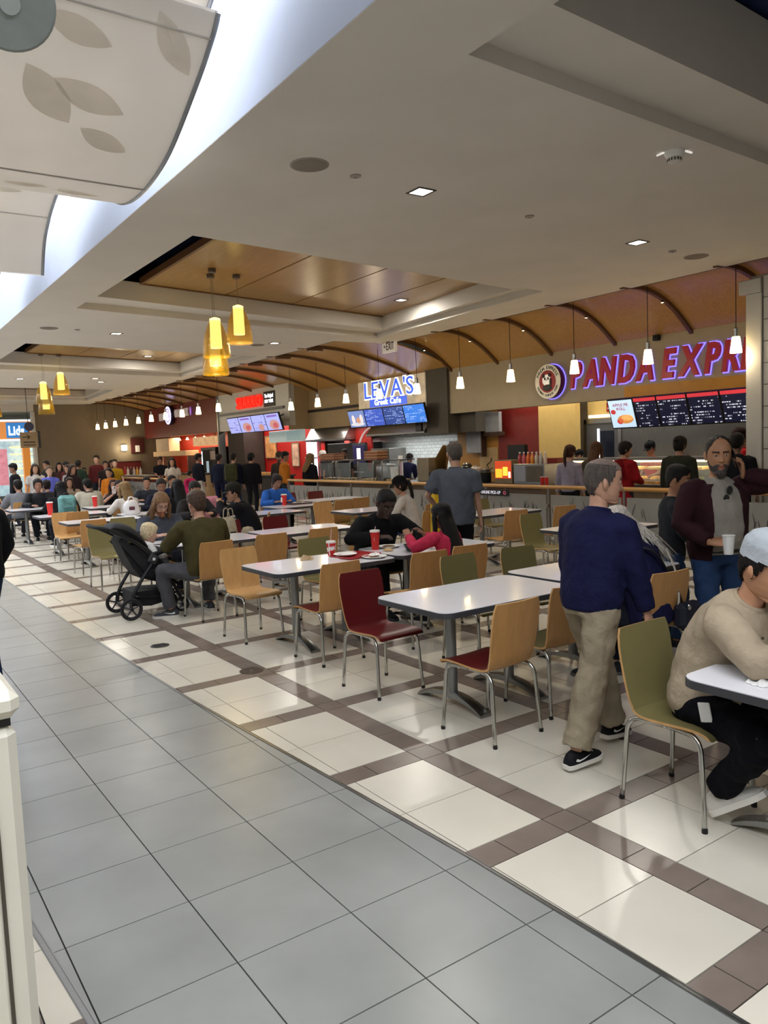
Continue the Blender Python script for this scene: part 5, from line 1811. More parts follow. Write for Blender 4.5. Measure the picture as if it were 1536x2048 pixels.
MB().ball((0, 0, .014), (.07, .06, .015), 6).build('food', mat('food_brown', '#8a6a48', 0.6, var=.5, vscale=30), t)
crumple('kraft_napkin', 'crumpled brown paper napkin on the near table', 'napkin', 3.62, 6.58, TZ, .12, .07, .045, mat('kraft_paper', '#b79d7a', 0.8, var=.15, bump=.3), 5)
crumple('napkin', 'flat white napkin beside the striped cup', 'napkin', 3.86, 6.40, TZ, .10, .08, .012, PAPER, 8)
gadget('takeout_bowl', 'black plastic takeout bowl in front of the girl in pink', 'bowl', 4.62, 6.20, TZ, [('bowl', 'cyl', [(.055, 0.001), (.06, .005), (.09, .065), (.092, .07), (.086, .068), (.055, .012)], BLACK), ('food', 'cyl', [(.07, .04), (.075, .045), (.02, .05)], mat('food_brown', '#8a6a48', 0.6))])
gadget('bread_roll', 'pale bread piece left of the black takeout bowl', 'bread', 4.46, 6.40, TZ, [('crumb', 'cyl', [(.02, 0), (.05, .006), (.05, .02), (.015, .032)], mat('bread_pale', '#c2a076', 0.7))])
crumple('printed_wrapper', 'white food wrapper with red print in front of the girl in pink', 'wrapper', 4.95, 6.30, TZ, .13, .10, .09, mat('wrap_print', '#d9d2cc', 0.7, var=.5, vscale=18), 11)
# right front table
t = thing('foam_box', 'white foam takeout tray with food at the right edge', 'takeout tray', (3.33, 1.86, TZ), R(20))
RR = [[(sx * a, sy * b, z) for sx, sy in ((-1, -1), (1, -1), (1, 1), (-1, 1))] for a, b, z in ((.075, .06, 0), (.11, .09, .045), (.115, .095, .047), (.104, .084, .045), (.07, .055, .006))]
MB().rings(RR).build('tray', WHITE, t, 0)
mb = MB()
for q in range(10):
    mb.ball((random.uniform(-.05, .05), random.uniform(-.04, .04), .025), .02, 5)
mb.build('food', mat('food_yellow', '#c9a25a', 0.6, var=.3), t)
crumple('napkin', 'crumpled white napkin near the table corner at the right edge', 'napkin', 3.13, 1.75, TZ, .09, .05, .03, PAPER, 21)
# olive man's table
crumple('food_wrapper', 'white wrappers spread between the olive man and the grey shirt person', 'wrapper', 3.42, 9.25, TZ, .22, .14, .06, PAPER, 31)
gadget('foil_tray', 'black tray with silver foil food on the olive man table', 'tray', 3.62, 9.40, TZ, [('tray', 'box', (-.14, -.1, 0, .14, .1, .03), BLACK), ('foil', 'box', (-.1, -.07, .03, .1, .07, .06), mat('foil', '#b8b8ba', .25, .9, bump=.6, bscale=40))])
# others
t = cup('soda_cup', 'tall red cup on the white table at the left', 3.21, 15.9, TZ, .058, .24)
cup('soda_cup', 'red cup, left of the two on the phone girl table', 4.46, 17.5, TZ, .055, .22)
cup('soda_cup', 'red cup, right of the two on the phone girl table', 4.95, 17.2, TZ, .055, .22)
t = cup('soda_cup', 'striped red cup on the blue hoodie girl table', 6.95, 13.42, TZ, .055, .20)
MB().box(-.057, -.02, .06, -.045, .02, .15).build('white_stripe', STR, t, 0)
gadget('food_tray', 'dark tray with food in front of the girl in the blue hoodie', 'tray', 7.25, 13.38, TZ, [('tray', 'box', (-.22, -.16, 0, .22, .16, .02), mat('tray_dark', '#4a2a28', .4)), ('plate', 'cyl', [(.05, .02), (.13, .035)], WHITE), ('food', 'cyl', [(.05, .03), (.06, .05)], mat('food_brown', '#8a6a48', .6))])


def carrier(name, label, x, y, z, w, d, h, m, seed, handle=True, mark=None):
    rnd = random.Random(seed)
    t = thing(name, label, 'bag', (x, y, z), rnd.uniform(-.3, .3))
    RR = []
    for k, (zz, s_) in enumerate(((0.003, .9), (h * .08, 1), (h * .4, 1.04), (h * .7, .95), (h * .9, .75), (h, .55))):
        RR.append([(w / 2 * s_ * math.cos(6.2832 * j / 16) * (1 + .1 * rnd.uniform(-1, 1)), d / 2 * s_ * math.sin(6.2832 * j / 16) * (1 + .1 * rnd.uniform(-1, 1)), zz + (.02 * rnd.random() if k > 3 else 0)) for j in range(16)])
    MB().rings(RR).build('bag_body', m, t, 60)
    if handle:
        for sy in (-1, 1):
            MB().tube(smoothpath([(-w * .2, sy * d * .2, h * .92), (-w * .12, sy * d * .25, h * 1.25), (w * .12, sy * d * .25, h * 1.25), (w * .2, sy * d * .2, h * .92)], 4), .008, 6).build('handle', m, t)
    if mark:
        MB().box(-w * .2, -d * .54, h * .35, w * .15, -d * .50, h * .6).build('print', mark, t, 0)
    return t


carrier('carrier_bag', 'white plastic carrier bag with dark print on the table behind the stroller', 4.28, 14.28, TZ, .28, .20, .25, mat('bag_white', '#dcd9d8', .5, var=.05), 4, True, mat('bag_mark', '#5a2a3a', .5))
CANV = mat('canvas_beige', '#a2967f', .85, var=.12, vscale=20, bump=.3, bscale=80)
carrier('canvas_bag', 'beige canvas bag with a black strap on the dark red chair', 4.30, 9.98, .462, .26, .22, .46, CANV, 6, True, BLACK)
carrier('canvas_bag', 'smaller beige canvas bag leaning right of the larger one', 4.56, 9.94, .462, .22, .2, .30, CANV, 7, False)

# ------------------------------------------------------------------ waste bin unit at the left, caution stand
t = thing('waste_station', 'tall cream waste station cut by the left edge of the picture', 'waste bin', (-.157, 2.2, 0))
CREAMP = mat('bin_cream', '#d9d4c2', .45, var=.03)
MB().box(-.42, -.40, .06, .42, .42, 1.255, e=.02).build('body', CREAMP, t, 0)
MB().box(-.40, -.38, 0, .40, .40, .06).build('plinth', BLACK, t, 0)
MB().box(-.41, -.39, 1.255, .41, .41, 1.272).build('shadow_gap', BLACK, t, 0)
MB().box(-.43, -.41, 1.272, .43, .43, 1.335, e=.02).build('top', CREAMP, t, 0)
d_ = MB().box(-.30, -.412, .10, .36, -.40, 1.21, e=.004).build('door', CREAMP, t, 0)
MB().box(-.22, -.418, .92, .26, -.411, 1.12, e=.004).build('flap', mat('bin_flap', '#b7b2a2', .5), d_, 0)
MB().box(.363, -.406, .08, .370, -.399, 1.23).build('door_seam', mat('seam_dark', '#4a4438', .8), t, 0)
t = thing('caution_stand', 'tall yellow caution stand with white top left of the grey polo man', 'caution sign', (6.90, 8.66, 0))
RR = [[(sx * a, sy * b, z) for sx, sy in ((-1, -1), (1, -1), (1, 1), (-1, 1))] for a, b, z in ((.10, .10, 0), (.075, .07, .3), (.06, .045, 1.18))]
MB().rings(RR).build('yellow_body', mat('caution_yellow', '#c9a51c', .5), t, 0)
MB().box(-.07, -.05, 1.18, .07, .05, 1.40, e=.03).build('white_top', mat('caution_white', '#d5d0c0', .5), t, 0)
MB().box(-.06, -.056, 1.24, .06, -.05, 1.34).build('print', BLACK, t, 0)

def loft_secs_(RR, k=3):
    out = []
    cols = [smoothpath(c, k) for c in zip(*RR)]
    return [list(r) for r in zip(*cols)]


# ------------------------------------------------------------------ stroller
t = thing('stroller', 'black folding stroller with big spoked wheels beside the table', 'stroller', (2.76, 8.92, 0), R(0))
SB = mat('stroller_frame', '#17171a', .4, .2)
SF = mat('stroller_fabric', '#141417', .75, var=.15, vscale=30, bump=.4, bscale=60)
TYRE = mat('tyre_rubber', '#1b1b1c', .8)


def wheel(nm, x, y, r):
    mb = MB()
    n = 28
    P = [(x + r * .88 * math.cos(6.2832 * k / n), y, r + r * .88 * math.sin(6.2832 * k / n)) for k in range(n + 1)]
    mb.tube(P, r * .13, 8)
    w = mb.build(nm, TYRE, t)
    mb = MB()
    mb.tube([(x + r * .72 * math.cos(6.2832 * k / n), y, r + r * .72 * math.sin(6.2832 * k / n)) for k in range(n + 1)], r * .05, 6)
    for k in range(5):
        a = 6.2832 * k / 5 + .3
        mb.tube([(x, y, r), (x + r * .72 * math.cos(a), y, r + r * .72 * math.sin(a))], [r * .10, r * .06], 6)
    mb.build('spokes', mat('wheel_grey', '#2c2c2f', .4), w)
    mb = MB().tube([(x, y - .02, r), (x, y + .02, r)], r * .16, 12)
    mb.build('hub', SB, w)


for sy in (-1, 1):
    wheel('rear_wheel', -.25, sy * .29, .125)
    wheel('front_wheel', .36, sy * .20, .085)
    MB().tube(smoothpath([(-.25, sy * .27, .13), (-.20, sy * .27, .30), (-.05, sy * .27, .52), (.06, sy * .27, .66)], 4), .020, 8).build('rear_leg', SB, t)
    MB().tube(smoothpath([(.36, sy * .20, .13), (.28, sy * .24, .30), (.08, sy * .27, .62), (-.12, sy * .27, .84), (-.42, sy * .26, 1.02)], 4), .020, 8).build('side_tube', SB, t)
    MB().tube(smoothpath([(-.20, sy * .26, .26), (.05, sy * .25, .22), (.30, sy * .22, .24)], 4), .014, 6).build('basket_tube', SB, t)
    MB().obox((.03, sy * .29, .66), (.05, .02, .05), Matrix.Rotation(R(30), 3, 'Y'), 0, .01).build('hinge', mat('hinge_grey', '#3a3a3c', .4), t)
MB().obox((.03, -.315, .66), (.016, .006, .016), None, 0, .004).build('maker_badge', mat('badge_white', '#d8d8d6', .4), t)
MB().tube([(-.25, -.29, .125), (-.25, .29, .125)], .014, 8).build('rear_axle', SB, t)
MB().tube(smoothpath([(-.42, -.26, 1.02), (-.50, -.25, 1.05), (-.54, -.15, 1.06), (-.54, .15, 1.06), (-.50, .25, 1.05), (-.42, .26, 1.02)], 4), .022, 10).build('handlebar', mat('handle_foam', '#19191a', .8), t)
# seat shell, reclined, opening to +x
RR = []
for (x, z, w, dd) in ((.42, .42, .17, .05), (.30, .44, .18, .06), (.12, .46, .19, .07), (-.02, .52, .19, .08), (-.12, .66, .19, .08), (-.22, .84, .18, .06), (-.27, .92, .15, .04)):
    RR.append([(x - dd * .8, -w, z - dd), (x + dd * .3, -w, z + .02), (x + dd * .3, w, z + .02), (x - dd * .8, w, z - dd)])
MB().rings(RR).build('seat', SF, t, 60)
RR = []
for (x, z, w, hh) in ((-.38, 1.03, .16, .02), (-.34, 1.04, .20, .045), (-.25, 1.01, .23, .065), (-.15, .95, .24, .075), (-.06, .87, .24, .06), (.0, .79, .23, .03)):
    RR.append([Vector((x + .35 * hh * math.sin(q), w * math.cos(q), z + hh * math.sin(q))) for q in [6.2832 * k / 14 for k in range(14)]])
MB().rings(loft_secs_(RR)).build('folded_canopy', SF, t, 60)
for sy in (-1, 1):
    MB().prism([(-.30, .86), (-.02, .80), (.16, .60), (.34, .44), (.20, .38), (-.02, .46), (-.16, .66)], sy * .235 - .008, sy * .235 + .008, (0, 2, 1)).build('side_fabric', SF, t, 0)
MB().tube(smoothpath([(.02, -.25, .70), (.22, -.22, .74), (.30, 0, .75), (.22, .22, .74), (.02, .25, .70)], 5), .026, 8).build('bumper_bar', mat('handle_foam', '#19191a', .8), t)
RR = [[(x, -w, z0), (x, w, z0), (x, w * 1.05, z1), (x, -w * 1.05, z1)] for x, w, z0, z1 in ((-.20, .2, .14, .30), (0, .21, .12, .30), (.28, .19, .16, .28))]
MB().rings(RR).build('storage_basket', SF, t, 30)
MB().obox((.30, 0, .36), (.10, .15, .012), Matrix.Rotation(R(35), 3, 'Y'), 0, .005).build('footrest', SF, t)
# ================================================================== PEOPLE
BAKE = []           # (object, voxel, smooth steps, fold strength, extra MB to join)
FOLD = bpy.data.textures.new('cloth_folds', 'CLOUDS')
FOLD.noise_scale = 0.085
FOLD.noise_depth = 1


def cloth(h, rough=0.85):
    return mat('cloth_' + h.strip('#'), h, rough, var=0.14, vscale=9, bump=0.3, bscale=55, spec=0.15)


def skinm(h):
    return mat('skin_' + h.strip('#'), h, 0.5, var=0.06, vscale=14, bump=0.03, bscale=150)


def hairm(h):
    return mat('hair_' + h.strip('#'), h, 0.5, var=0.35, vscale=26, stretch=(3, 3, 0.5), bump=0.5, bscale=60, spec=0.22)


HZ = [(-.118, .018, .074, .046), (-.106, .040, .090, .004), (-.085, .053, .094, -.040), (-.055, .063, .094, -.070), (-.020, .0705, .0935, -.090),
      (.015, .0745, .0925, -.099), (.050, .0760, .0940, -.103), (.080, .0720, .0870, -.098), (.104, .0580, .0680, -.080), (.120, .0350, .0380, -.050), (.127, .006, .004, -.016)]


def hprof(z):
    if z <= HZ[0][0]:
        return HZ[0][1:]
    for a, b in zip(HZ, HZ[1:]):
        if z <= b[0]:
            t = (z - a[0]) / (b[0] - a[0])
            t = t * t * (3 - 2 * t) * .35 + t * .65
            return tuple(a[k] + (b[k] - a[k]) * t for k in (1, 2, 3))
    return HZ[-1][1:]


def hpos(th, z, detail=True):
    """point on the head; th measured from the front (+y), positive to the right (+x)"""
    w, yf, yb = hprof(z)
    s, c = math.sin(th), math.cos(th)
    cy = min(0.0, yf - .03) if z > -.1 else (yf + yb) / 2
    e = 0.86
    x = w * math.copysign(abs(s) ** e, s)
    y = cy + ((yf - cy) if c > 0 else (cy - yb)) * math.copysign(abs(c) ** e, c)
    if detail and c > 0.1:
        ax_ = abs(x)
        g = lambda v, m, sd: math.exp(-((v - m) / sd) ** 2)
        f_ = 0.0
        if -.045 < z < .035:
            k = (.035 - z) / .06 if z > -.025 else max(0.0, 1 - (-.025 - z) / .014)
            f_ += .028 * k * g(ax_, 0, .011 + .004 * k)
        f_ -= .011 * g(ax_, .031, .016) * g(z, .012, .012)
        f_ += .006 * g(ax_, .028, .024) * g(z, .033, .009)
        f_ += .007 * g(ax_, 0, .021) * g(z, -.058, .006) + .006 * g(ax_, 0, .019) * g(z, -.074, .006)
        f_ -= .003 * g(ax_, 0, .024) * g(z, -.066, .003)
        f_ += .009 * g(ax_, 0, .022) * g(z, -.102, .014)
        f_ += .004 * g(ax_, .045, .018) * g(z, -.022, .018)
        y += f_ * min(1, c * 1.4)
    return Vector((x, y, z))


def head_mb(lod):
    nt, nz = ((56, 54), (32, 28), (18, 16))[lod]
    ths = []
    for k in range(nt):
        u = 2 * k / nt - 1
        ths.append(math.pi * (u * .62 + .38 * u ** 3))
    mb = MB()
    zs = [-.118 + (.118 + .127) * (i / (nz - 1)) for i in range(nz)]
    for i in range(nz):
        for th in ths:
            mb.v.append(tuple(hpos(th, zs[i], lod < 2)))
    for i in range(nz - 1):
        for j in range(nt):
            a, b = i * nt + j, i * nt + (j + 1) % nt
            mb.f.append((a, b, b + nt, a + nt))
            z, x = (zs[i] + zs[i + 1]) / 2, mb.v[a][0]
            th = ths[j]
            mi = 0
            if lod < 2 and abs(th) < 1.0:
                if (x / .024) ** 2 + ((z + .066) / .0115) ** 2 < 1:
                    mi = 1
                elif lod == 0 and .013 < abs(x) < .052 and abs(z - (.036 - abs(abs(x) - .03) * .2)) < .0052:
                    mi = 2
            mb.m.append(mi)
    mb.f.append(tuple(range(nt - 1, -1, -1)))
    mb.f.append(tuple((nz - 1) * nt + j for j in range(nt)))
    mb.m += [0, 0]
    for sx in (-1, 1):
        k0 = len(mb.v)
        mb.ball((0, 0, 0), (.010, .019, .032), 6 if lod else 8)
        if lod == 0:
            mb.ball((sx * .006, -.004, .002), (.007, .012, .022), 6)
        mb.xf(Matrix.Translation((sx * .076, -.012, -.006)) @ Matrix.Rotation(R(12), 4, 'X') @ Matrix.Rotation(R(22 * sx), 4, 'Z'), k0)
    return mb


def shell_mb(mask, off, lod=1, noise=0.0, seed=1):
    """a cap of hair (or beard) standing off the head where mask(th, z)"""
    nt, nz = ((64, 44), (40, 28), (24, 18))[lod]
    rnd = random.Random(seed)
    P, Q, ok = [], [], []
    zs = [-.122 + (.122 + .127) * (i / (nz - 1)) for i in range(nz)]
    ths = [-math.pi + 2 * math.pi * j / nt for j in range(nt)]
    for i in range(nz):
        for j in range(nt):
            p = hpos(ths[j], zs[i], False)
            n = Vector((p.x, p.y + .005, (p.z - .01) * .9))
            n.normalize()
            o = off(ths[j], zs[i]) if callable(off) else off
            P.append(p + n * (o + noise * rnd.uniform(-1, 1)))
            Q.append(p - n * .006)
            ok.append(mask(ths[j], zs[i]))
    mb = MB()
    N = nz * nt
    edges = {}
    for i in range(nz - 1):
        for j in range(nt):
            a, b = i * nt + j, i * nt + (j + 1) % nt
            q = (a, b, b + nt, a + nt)
            if sum(ok[k] for k in q) >= 3:
                mb.f.append(q)
                for u, v in zip(q, q[1:] + q[:1]):
                    edges[(u, v)] = 1
    mb.f.append(tuple((nz - 1) * nt + j for j in range(nt))) if mask(0, .126) and mask(3, .126) else None
    skirt = [(u, v) for (u, v) in edges if (v, u) not in edges]
    mb.v = [tuple(p) for p in P] + [tuple(q) for q in Q]
    for u, v in skirt:
        mb.f.append((v, u, u + N, v + N))
    mb.m = [0] * len(mb.f)
    used = sorted({k for f_ in mb.f for k in f_})
    mp = {k: i for i, k in enumerate(used)}
    mb.v = [mb.v[k] for k in used]
    mb.f = [tuple(mp[k] for k in f_) for f_ in mb.f]
    return mb


def line(tab):
    def f(th):
        d = abs(math.degrees(th))
        for (a, b), (c, e) in zip(tab, tab[1:]):
            if d <= c:
                return b + (e - b) * (d - a) / (c - a)
        return tab[-1][1]
    return f


HL_SHORT = line([(0, .080), (35, .078), (50, .050), (72, .045), (80, .010), (88, -.028), (97, -.03), (103, .018), (118, -.02), (150, -.07), (180, -.078)])
HL_REC = line([(0, .118), (30, .112), (48, .080), (62, .052), (75, .035), (82, .008), (88, -.028), (97, -.03), (103, .018), (118, -.02), (150, -.07), (180, -.078)])
HL_FULL = line([(0, .074), (30, .070), (55, .040), (75, -.01), (95, -.05), (130, -.08), (180, -.09)])
HL_RING = line([(0, .2), (60, .2), (70, .05), (80, .01), (88, -.028), (97, -.03), (103, .018), (118, -.02), (150, -.07), (180, -.078)])


def c_ring(cx, cy, z, w, d, gap, th, n=18, back=1.0):
    """C shaped closed section, open towards +y by +-gap degrees"""
    out, inn = [], []
    for k in range(n):
        a = R(90 + gap) + (R(360 - 2 * gap)) * k / (n - 1)
        out.append(Vector((cx + w * math.cos(a), cy + d * math.sin(a), z)))
        inn.append(Vector((cx + (w - th) * math.cos(a), cy + (d - th) * math.sin(a), z)))
    return out + inn[::-1]


def loft_secs(secs, sub=3):
    """secs: list of rings (lists of Vector), interpolated smoothly"""
    n = len(secs)
    out = []
    for i in range(n - 1):
        p0, p1, p2, p3 = secs[max(i - 1, 0)], secs[i], secs[i + 1], secs[min(i + 2, n - 1)]
        for j in range(sub):
            t = j / sub
            out.append([0.5 * ((2 * b) + (c - a) * t + (2 * a - 5 * b + 4 * c - d) * t * t + (3 * b - a - 3 * c + d) * t ** 3) for a, b, c, d in zip(p0, p1, p2, p3)])
    out.append(secs[-1])
    return out


def ik(a, b, l1, l2, hint):
    d = b - a
    L = max(min(d.length, (l1 + l2) * .998), abs(l1 - l2) + .01)
    u = d.normalized()
    x = (l1 * l1 - l2 * l2 + L * L) / (2 * L)
    h = math.sqrt(max(l1 * l1 - x * x, 0))
    p = Vector(hint) - u * Vector(hint).dot(u)
    p = p.normalized() if p.length > 1e-6 else Vector((0, 0, 1))
    return a + u * x + p * h, a + u * L


def hand_mb(ts, curl=25, thumb=0.0, spread=0.0):
    mb = MB()
    RR = []
    for y, w, t_ in ((-.02, .024, .019), (0, .025, .018), (.03, .036, .017), (.06, .042, .015), (.085, .041, .012), (.094, .036, .007)):
        RR.append([(w * math.cos(6.2832 * k / 12), y, t_ * math.sin(6.2832 * k / 12)) for k in range(12)])
    mb.rings(RR)
    cs = curl if isinstance(curl, (list, tuple)) else [curl] * 4
    for i, (x, L, r) in enumerate(((.030, .070, .0085), (.010, .078, .0088), (-.010, .072, .0084), (-.029, .056, .0076))):
        a = R(cs[i] * .6)
        p = Vector((ts * x, .082, 0))
        sp = ts * (x * spread * 8)
        pts, rad = [p.copy()], [r]
        for k, fr in enumerate((.44, .31, .25)):
            p = p + Vector((math.sin(sp) * .6, math.cos(a), -math.sin(a))) * (L * fr)
            pts.append(p.copy())
            rad.append(r * (.96, .88, .72)[k])
            a += R(cs[i])
        pts.append(p + (pts[-1] - pts[-2]).normalized() * r * .5)
        rad.append(r * .35)
        mb.tube(pts, rad, 8)
    d = Vector((ts * .75, .62, -.25 - thumb)).normalized()
    p = Vector((ts * .024, .012, -.004))
    pts = [p, p + d * .034]
    d2 = Vector((ts * (.35 - thumb * .5), .9, -.3 - thumb)).normalized()
    pts += [pts[-1] + d2 * .032, pts[-1] + d2 * .058, pts[-1] + d2 * .063]
    mb.tube(pts, [.0135, .0115, .0102, .0085, .003], 8)
    return mb


def frame_to(org, ydir, zdir):
    y = ydir.normalized()
    z = (zdir - y * zdir.dot(y))
    z = z.normalized() if z.length > 1e-5 else y.orthogonal().normalized()
    x = y.cross(z)
    M = Matrix((x, y, z)).transposed().to_4x4()
    M.translation = org
    return M


def person(label, x, y, deg, h=1.72, skin='#b58868', hair=('short', '#2b221c'), top='#303238', sleeve='long', bottom='#2b2d33', shoes=('#1c1c1e', '#d8d6d0'),
           lod=1, bulk=1.0, belly=0.0, loose=0.016, pose=None, sit=False, z=0.0, hem=-.06, beard=None, cap=None, glasses=False, jacket=None, dress=None, collar=None, baggy=1.0, group=None, swoosh=False):
    s = h / 1.72
    root = thing('person', label, 'person', (x, y, z), R(deg), group)
    root.scale = (s, s, s)
    p = {'pel': (0, -.06, .545 / s) if sit else (0, 0, .945), 'lean': 10 if sit else 2, 'side': 0, 'twist': 0, 'yaw': 0, 'down': 8,
         'aR': (.11, .33, .085) if sit else (.10, .03, .085), 'aL': (-.11, .36, .085) if sit else (-.10, -.04, .085), 'kR': (.25, 1, .6) if sit else (.1, 1, 0), 'kL': (-.25, 1, .6) if sit else (-.1, 1, 0),
         'wR': (.17, .36, .815 / s) if sit else (.27, .05, .80), 'wL': (-.17, .36, .815 / s) if sit else (-.27, .05, .80), 'eR': (.7, -.5, -.5) if sit else (.5, -1, 0), 'eL': (-.7, -.5, -.5) if sit else (-.5, -1, 0),
         'fR': 8, 'fL': -8, 'pR': 0, 'pL': 0, 'curl': 22, 'hR': None, 'hL': None, 'nR': None, 'nL': None}
    p.update(pose or {})
    V3 = Vector
    dirv = lambda a: V3((math.sin(R(p['side'])), math.sin(R(a)) * math.cos(R(p['side'])), math.cos(R(a)))).normalized()
    S = [V3(p['pel'])]
    angs = [p['lean'] * f_ for f_ in (.5, .85, 1.15, 1.4)]
    for a, l in zip(angs, (.12, .14, .14, .10)):
        S.append(S[-1] + dirv(a) * l)
    tw = [R(p['twist'] * f_) for f_ in (0, .3, .6, 1, 1)]
    rv = [V3((math.cos(t_), math.sin(t_), 0)) for t_ in tw]
    an5 = [angs[0]] + angs
    fv = [V3((-math.sin(t_), math.cos(t_), 0)) * math.cos(R(a)) - V3((0, 0, math.sin(R(a)))) for t_, a in zip(tw, an5)]
    shR = S[3] + (S[4] - S[3]) * .55 + rv[3] * (.172 * bulk ** .5)
    shL = S[3] + (S[4] - S[3]) * .55 - rv[3] * (.172 * bulk ** .5)
    hipR, hipL = S[0] + V3((.092, 0, -.03)), S[0] + V3((-.092, 0, -.03))
    elR, wrR = ik(shR, V3(p['wR']), .285, .255, p['eR'])
    elL, wrL = ik(shL, V3(p['wL']), .285, .255, p['eL'])
    knR, anR = ik(hipR, V3(p['aR']), .425, .42, p['kR'])
    knL, anL = ik(hipL, V3(p['aL']), .425, .42, p['kL'])

    def ring(c, r_, f_, w, d, n=18, df=0.0):
        out = []
        for k in range(n):
            a = 6.28318 * k / n
            dd = d + (df if math.sin(a) > 0 else 0)
            out.append(c + r_ * (w * math.cos(a)) + f_ * (dd * math.sin(a)))
        return out

    def torso(off, t0, top_neck, gap=None, th=.02):
        b = bulk
        secs = [(S[0] - V3((0, 0, .10)), 0, .145 * b, .115, 0), (S[0], 0, .163 * b, .118, belly * .3), (S[1], 1, .150 * b, .110 * b, belly), (S[2], 2, .155 * b, .112 * b, belly * .8), (S[3], 3, .166 * b, .112, belly * .2),
                (S[3] + (S[4] - S[3]) * .55, 3, .134 * b, .092, 0), (S[4] - (S[4] - S[3]) * .12, 4, .095, .078, 0), (S[4] + (S[4] - S[3]) * .18, 4, .064, .064, 0)]
        out = []
        for (c, k, w, d, df) in secs[t0:]:
            o = off if c is not secs[-1][0] else off * .5
            if gap is None:
                out.append(ring(c, rv[k], fv[k], w + o, d + o, df=df))
            else:
                cc = c_ring(0, 0, 0, w + o, d + o + df * .6, gap, th)
                out.append([c + rv[k] * q.x + fv[k] * q.y for q in cc])
        if not top_neck:
            out = out[:-1]
        return out
    vox = (.0105, .017, .026)[lod]
    n_ = (12, 10, 8)[lod]
    legr = lambda off, bg: [.088 * (bulk ** .5) + off, (.074 + off) * bg ** .3, (.060 + off) * bg ** .6, (.056 + off) * bg, (.046 + off) * bg, (.044 + off * 1.3) * bg]

    def leg_pts(hp, kn, an, cut=1.0):
        q = [hp, hp.lerp(kn, .5), kn + (hp - kn).normalized() * .05, kn + (an - kn).normalized() * .08, kn.lerp(an, .72), kn.lerp(an, cut)]
        return q
    # ---- body (skin): one continuous surface, head and hands joined in
    mb = MB()
    mb.rings(loft_secs(torso(-.006, 0, True), 2))
    neck_top = S[4] + (S[4] - S[3]).normalized() * .02
    Hm = Matrix.Rotation(R(p['twist'] * .6 + p['yaw']), 4, 'Z') @ Matrix.Rotation(R(-p['down']), 4, 'X')
    Hc = S[4] + dirv(p['lean'] * 1.0) * .075 + (Hm @ V3((0, .012, .095)))
    mb.tube([S[4] - (S[4] - S[3]) * .3, neck_top, Hc + (Hm @ V3((0, -.015, -.04)))], [.058, .054, .054], n_)
    for (sh, el, wr) in ((shR, elR, wrR), (shL, elL, wrL)):
        mb.tube([sh, sh.lerp(el, .5), el, el.lerp(wr, .35), wr], [.048 * bulk ** .5, .043 * bulk ** .5, .036, .035, .023], n_)
    for (hp, kn, an) in ((hipR, knR, anR), (hipL, knL, anL)):
        mb.tube(leg_pts(hp, kn, an), [r_ * .92 for r_ in legr(-.004, 1)], n_)
        mb.ball(kn, .050, 6)
    body = mb.build('body', [skinm(skin), mat('lips_' + skin.strip('#'), '#%02x%02x%02x' % tuple(int(int(skin[i:i + 2], 16) * f_) for i, f_ in ((1, .80), (3, .60), (5, .60))), 0.45), hairm(hair[1] if hair else '#2b221c')], root, 180, fix=False)
    extra = MB()
    hb = head_mb(lod)
    HM = Matrix.Translation(Hc + (Hm @ Vector((0, 0, .006)))) @ Hm @ Matrix.Scale(1.07 * p.get('hs', 1.0), 4)
    hb.xf(HM)
    extra.v, extra.f, extra.m = hb.v, hb.f, hb.m
    for side, wr, el, hd, nr in ((1, wrR, elR, p['hR'], p['nR']), (-1, wrL, elL, p['hL'], p['nL'])):
        k0 = len(extra.v)
        cu = p['curl'] if not isinstance(p['curl'], dict) else p['curl']['R' if side > 0 else 'L']
        hm = hand_mb(-side, cu)
        fd = V3(hd) if hd else (wr - el)
        zd = V3(nr) if nr else V3((side * 1.0, .1, .3)) if not sit else V3((side * .3, .0, 1))
        hm.xf(frame_to(wr, fd, zd))
        kk = len(extra.v)
        extra.v += hm.v
        extra.f += [tuple(i + kk for i in f_) for f_ in hm.f]
        extra.m += hm.m
    BAKE.append((body, vox, 4, 0, extra))
    # ---- trousers / dress
    if bottom:
        mb = MB()
        o = .010 * baggy
        mb.rings(loft_secs(torso(.008, 0, True)[:3], 2))
        for (hp, kn, an) in ((hipR, knR, anR), (hipL, knL, anL)):
            mb.tube(leg_pts(hp, kn, an, .96), legr(o, baggy), n_ + 2)
            mb.ball(kn, (.052 + o), 6)
        tr = mb.build('trousers', cloth(bottom), root, 180, fix=False)
        BAKE.append((tr, vox, 3, .028 if lod == 0 else 0, None))
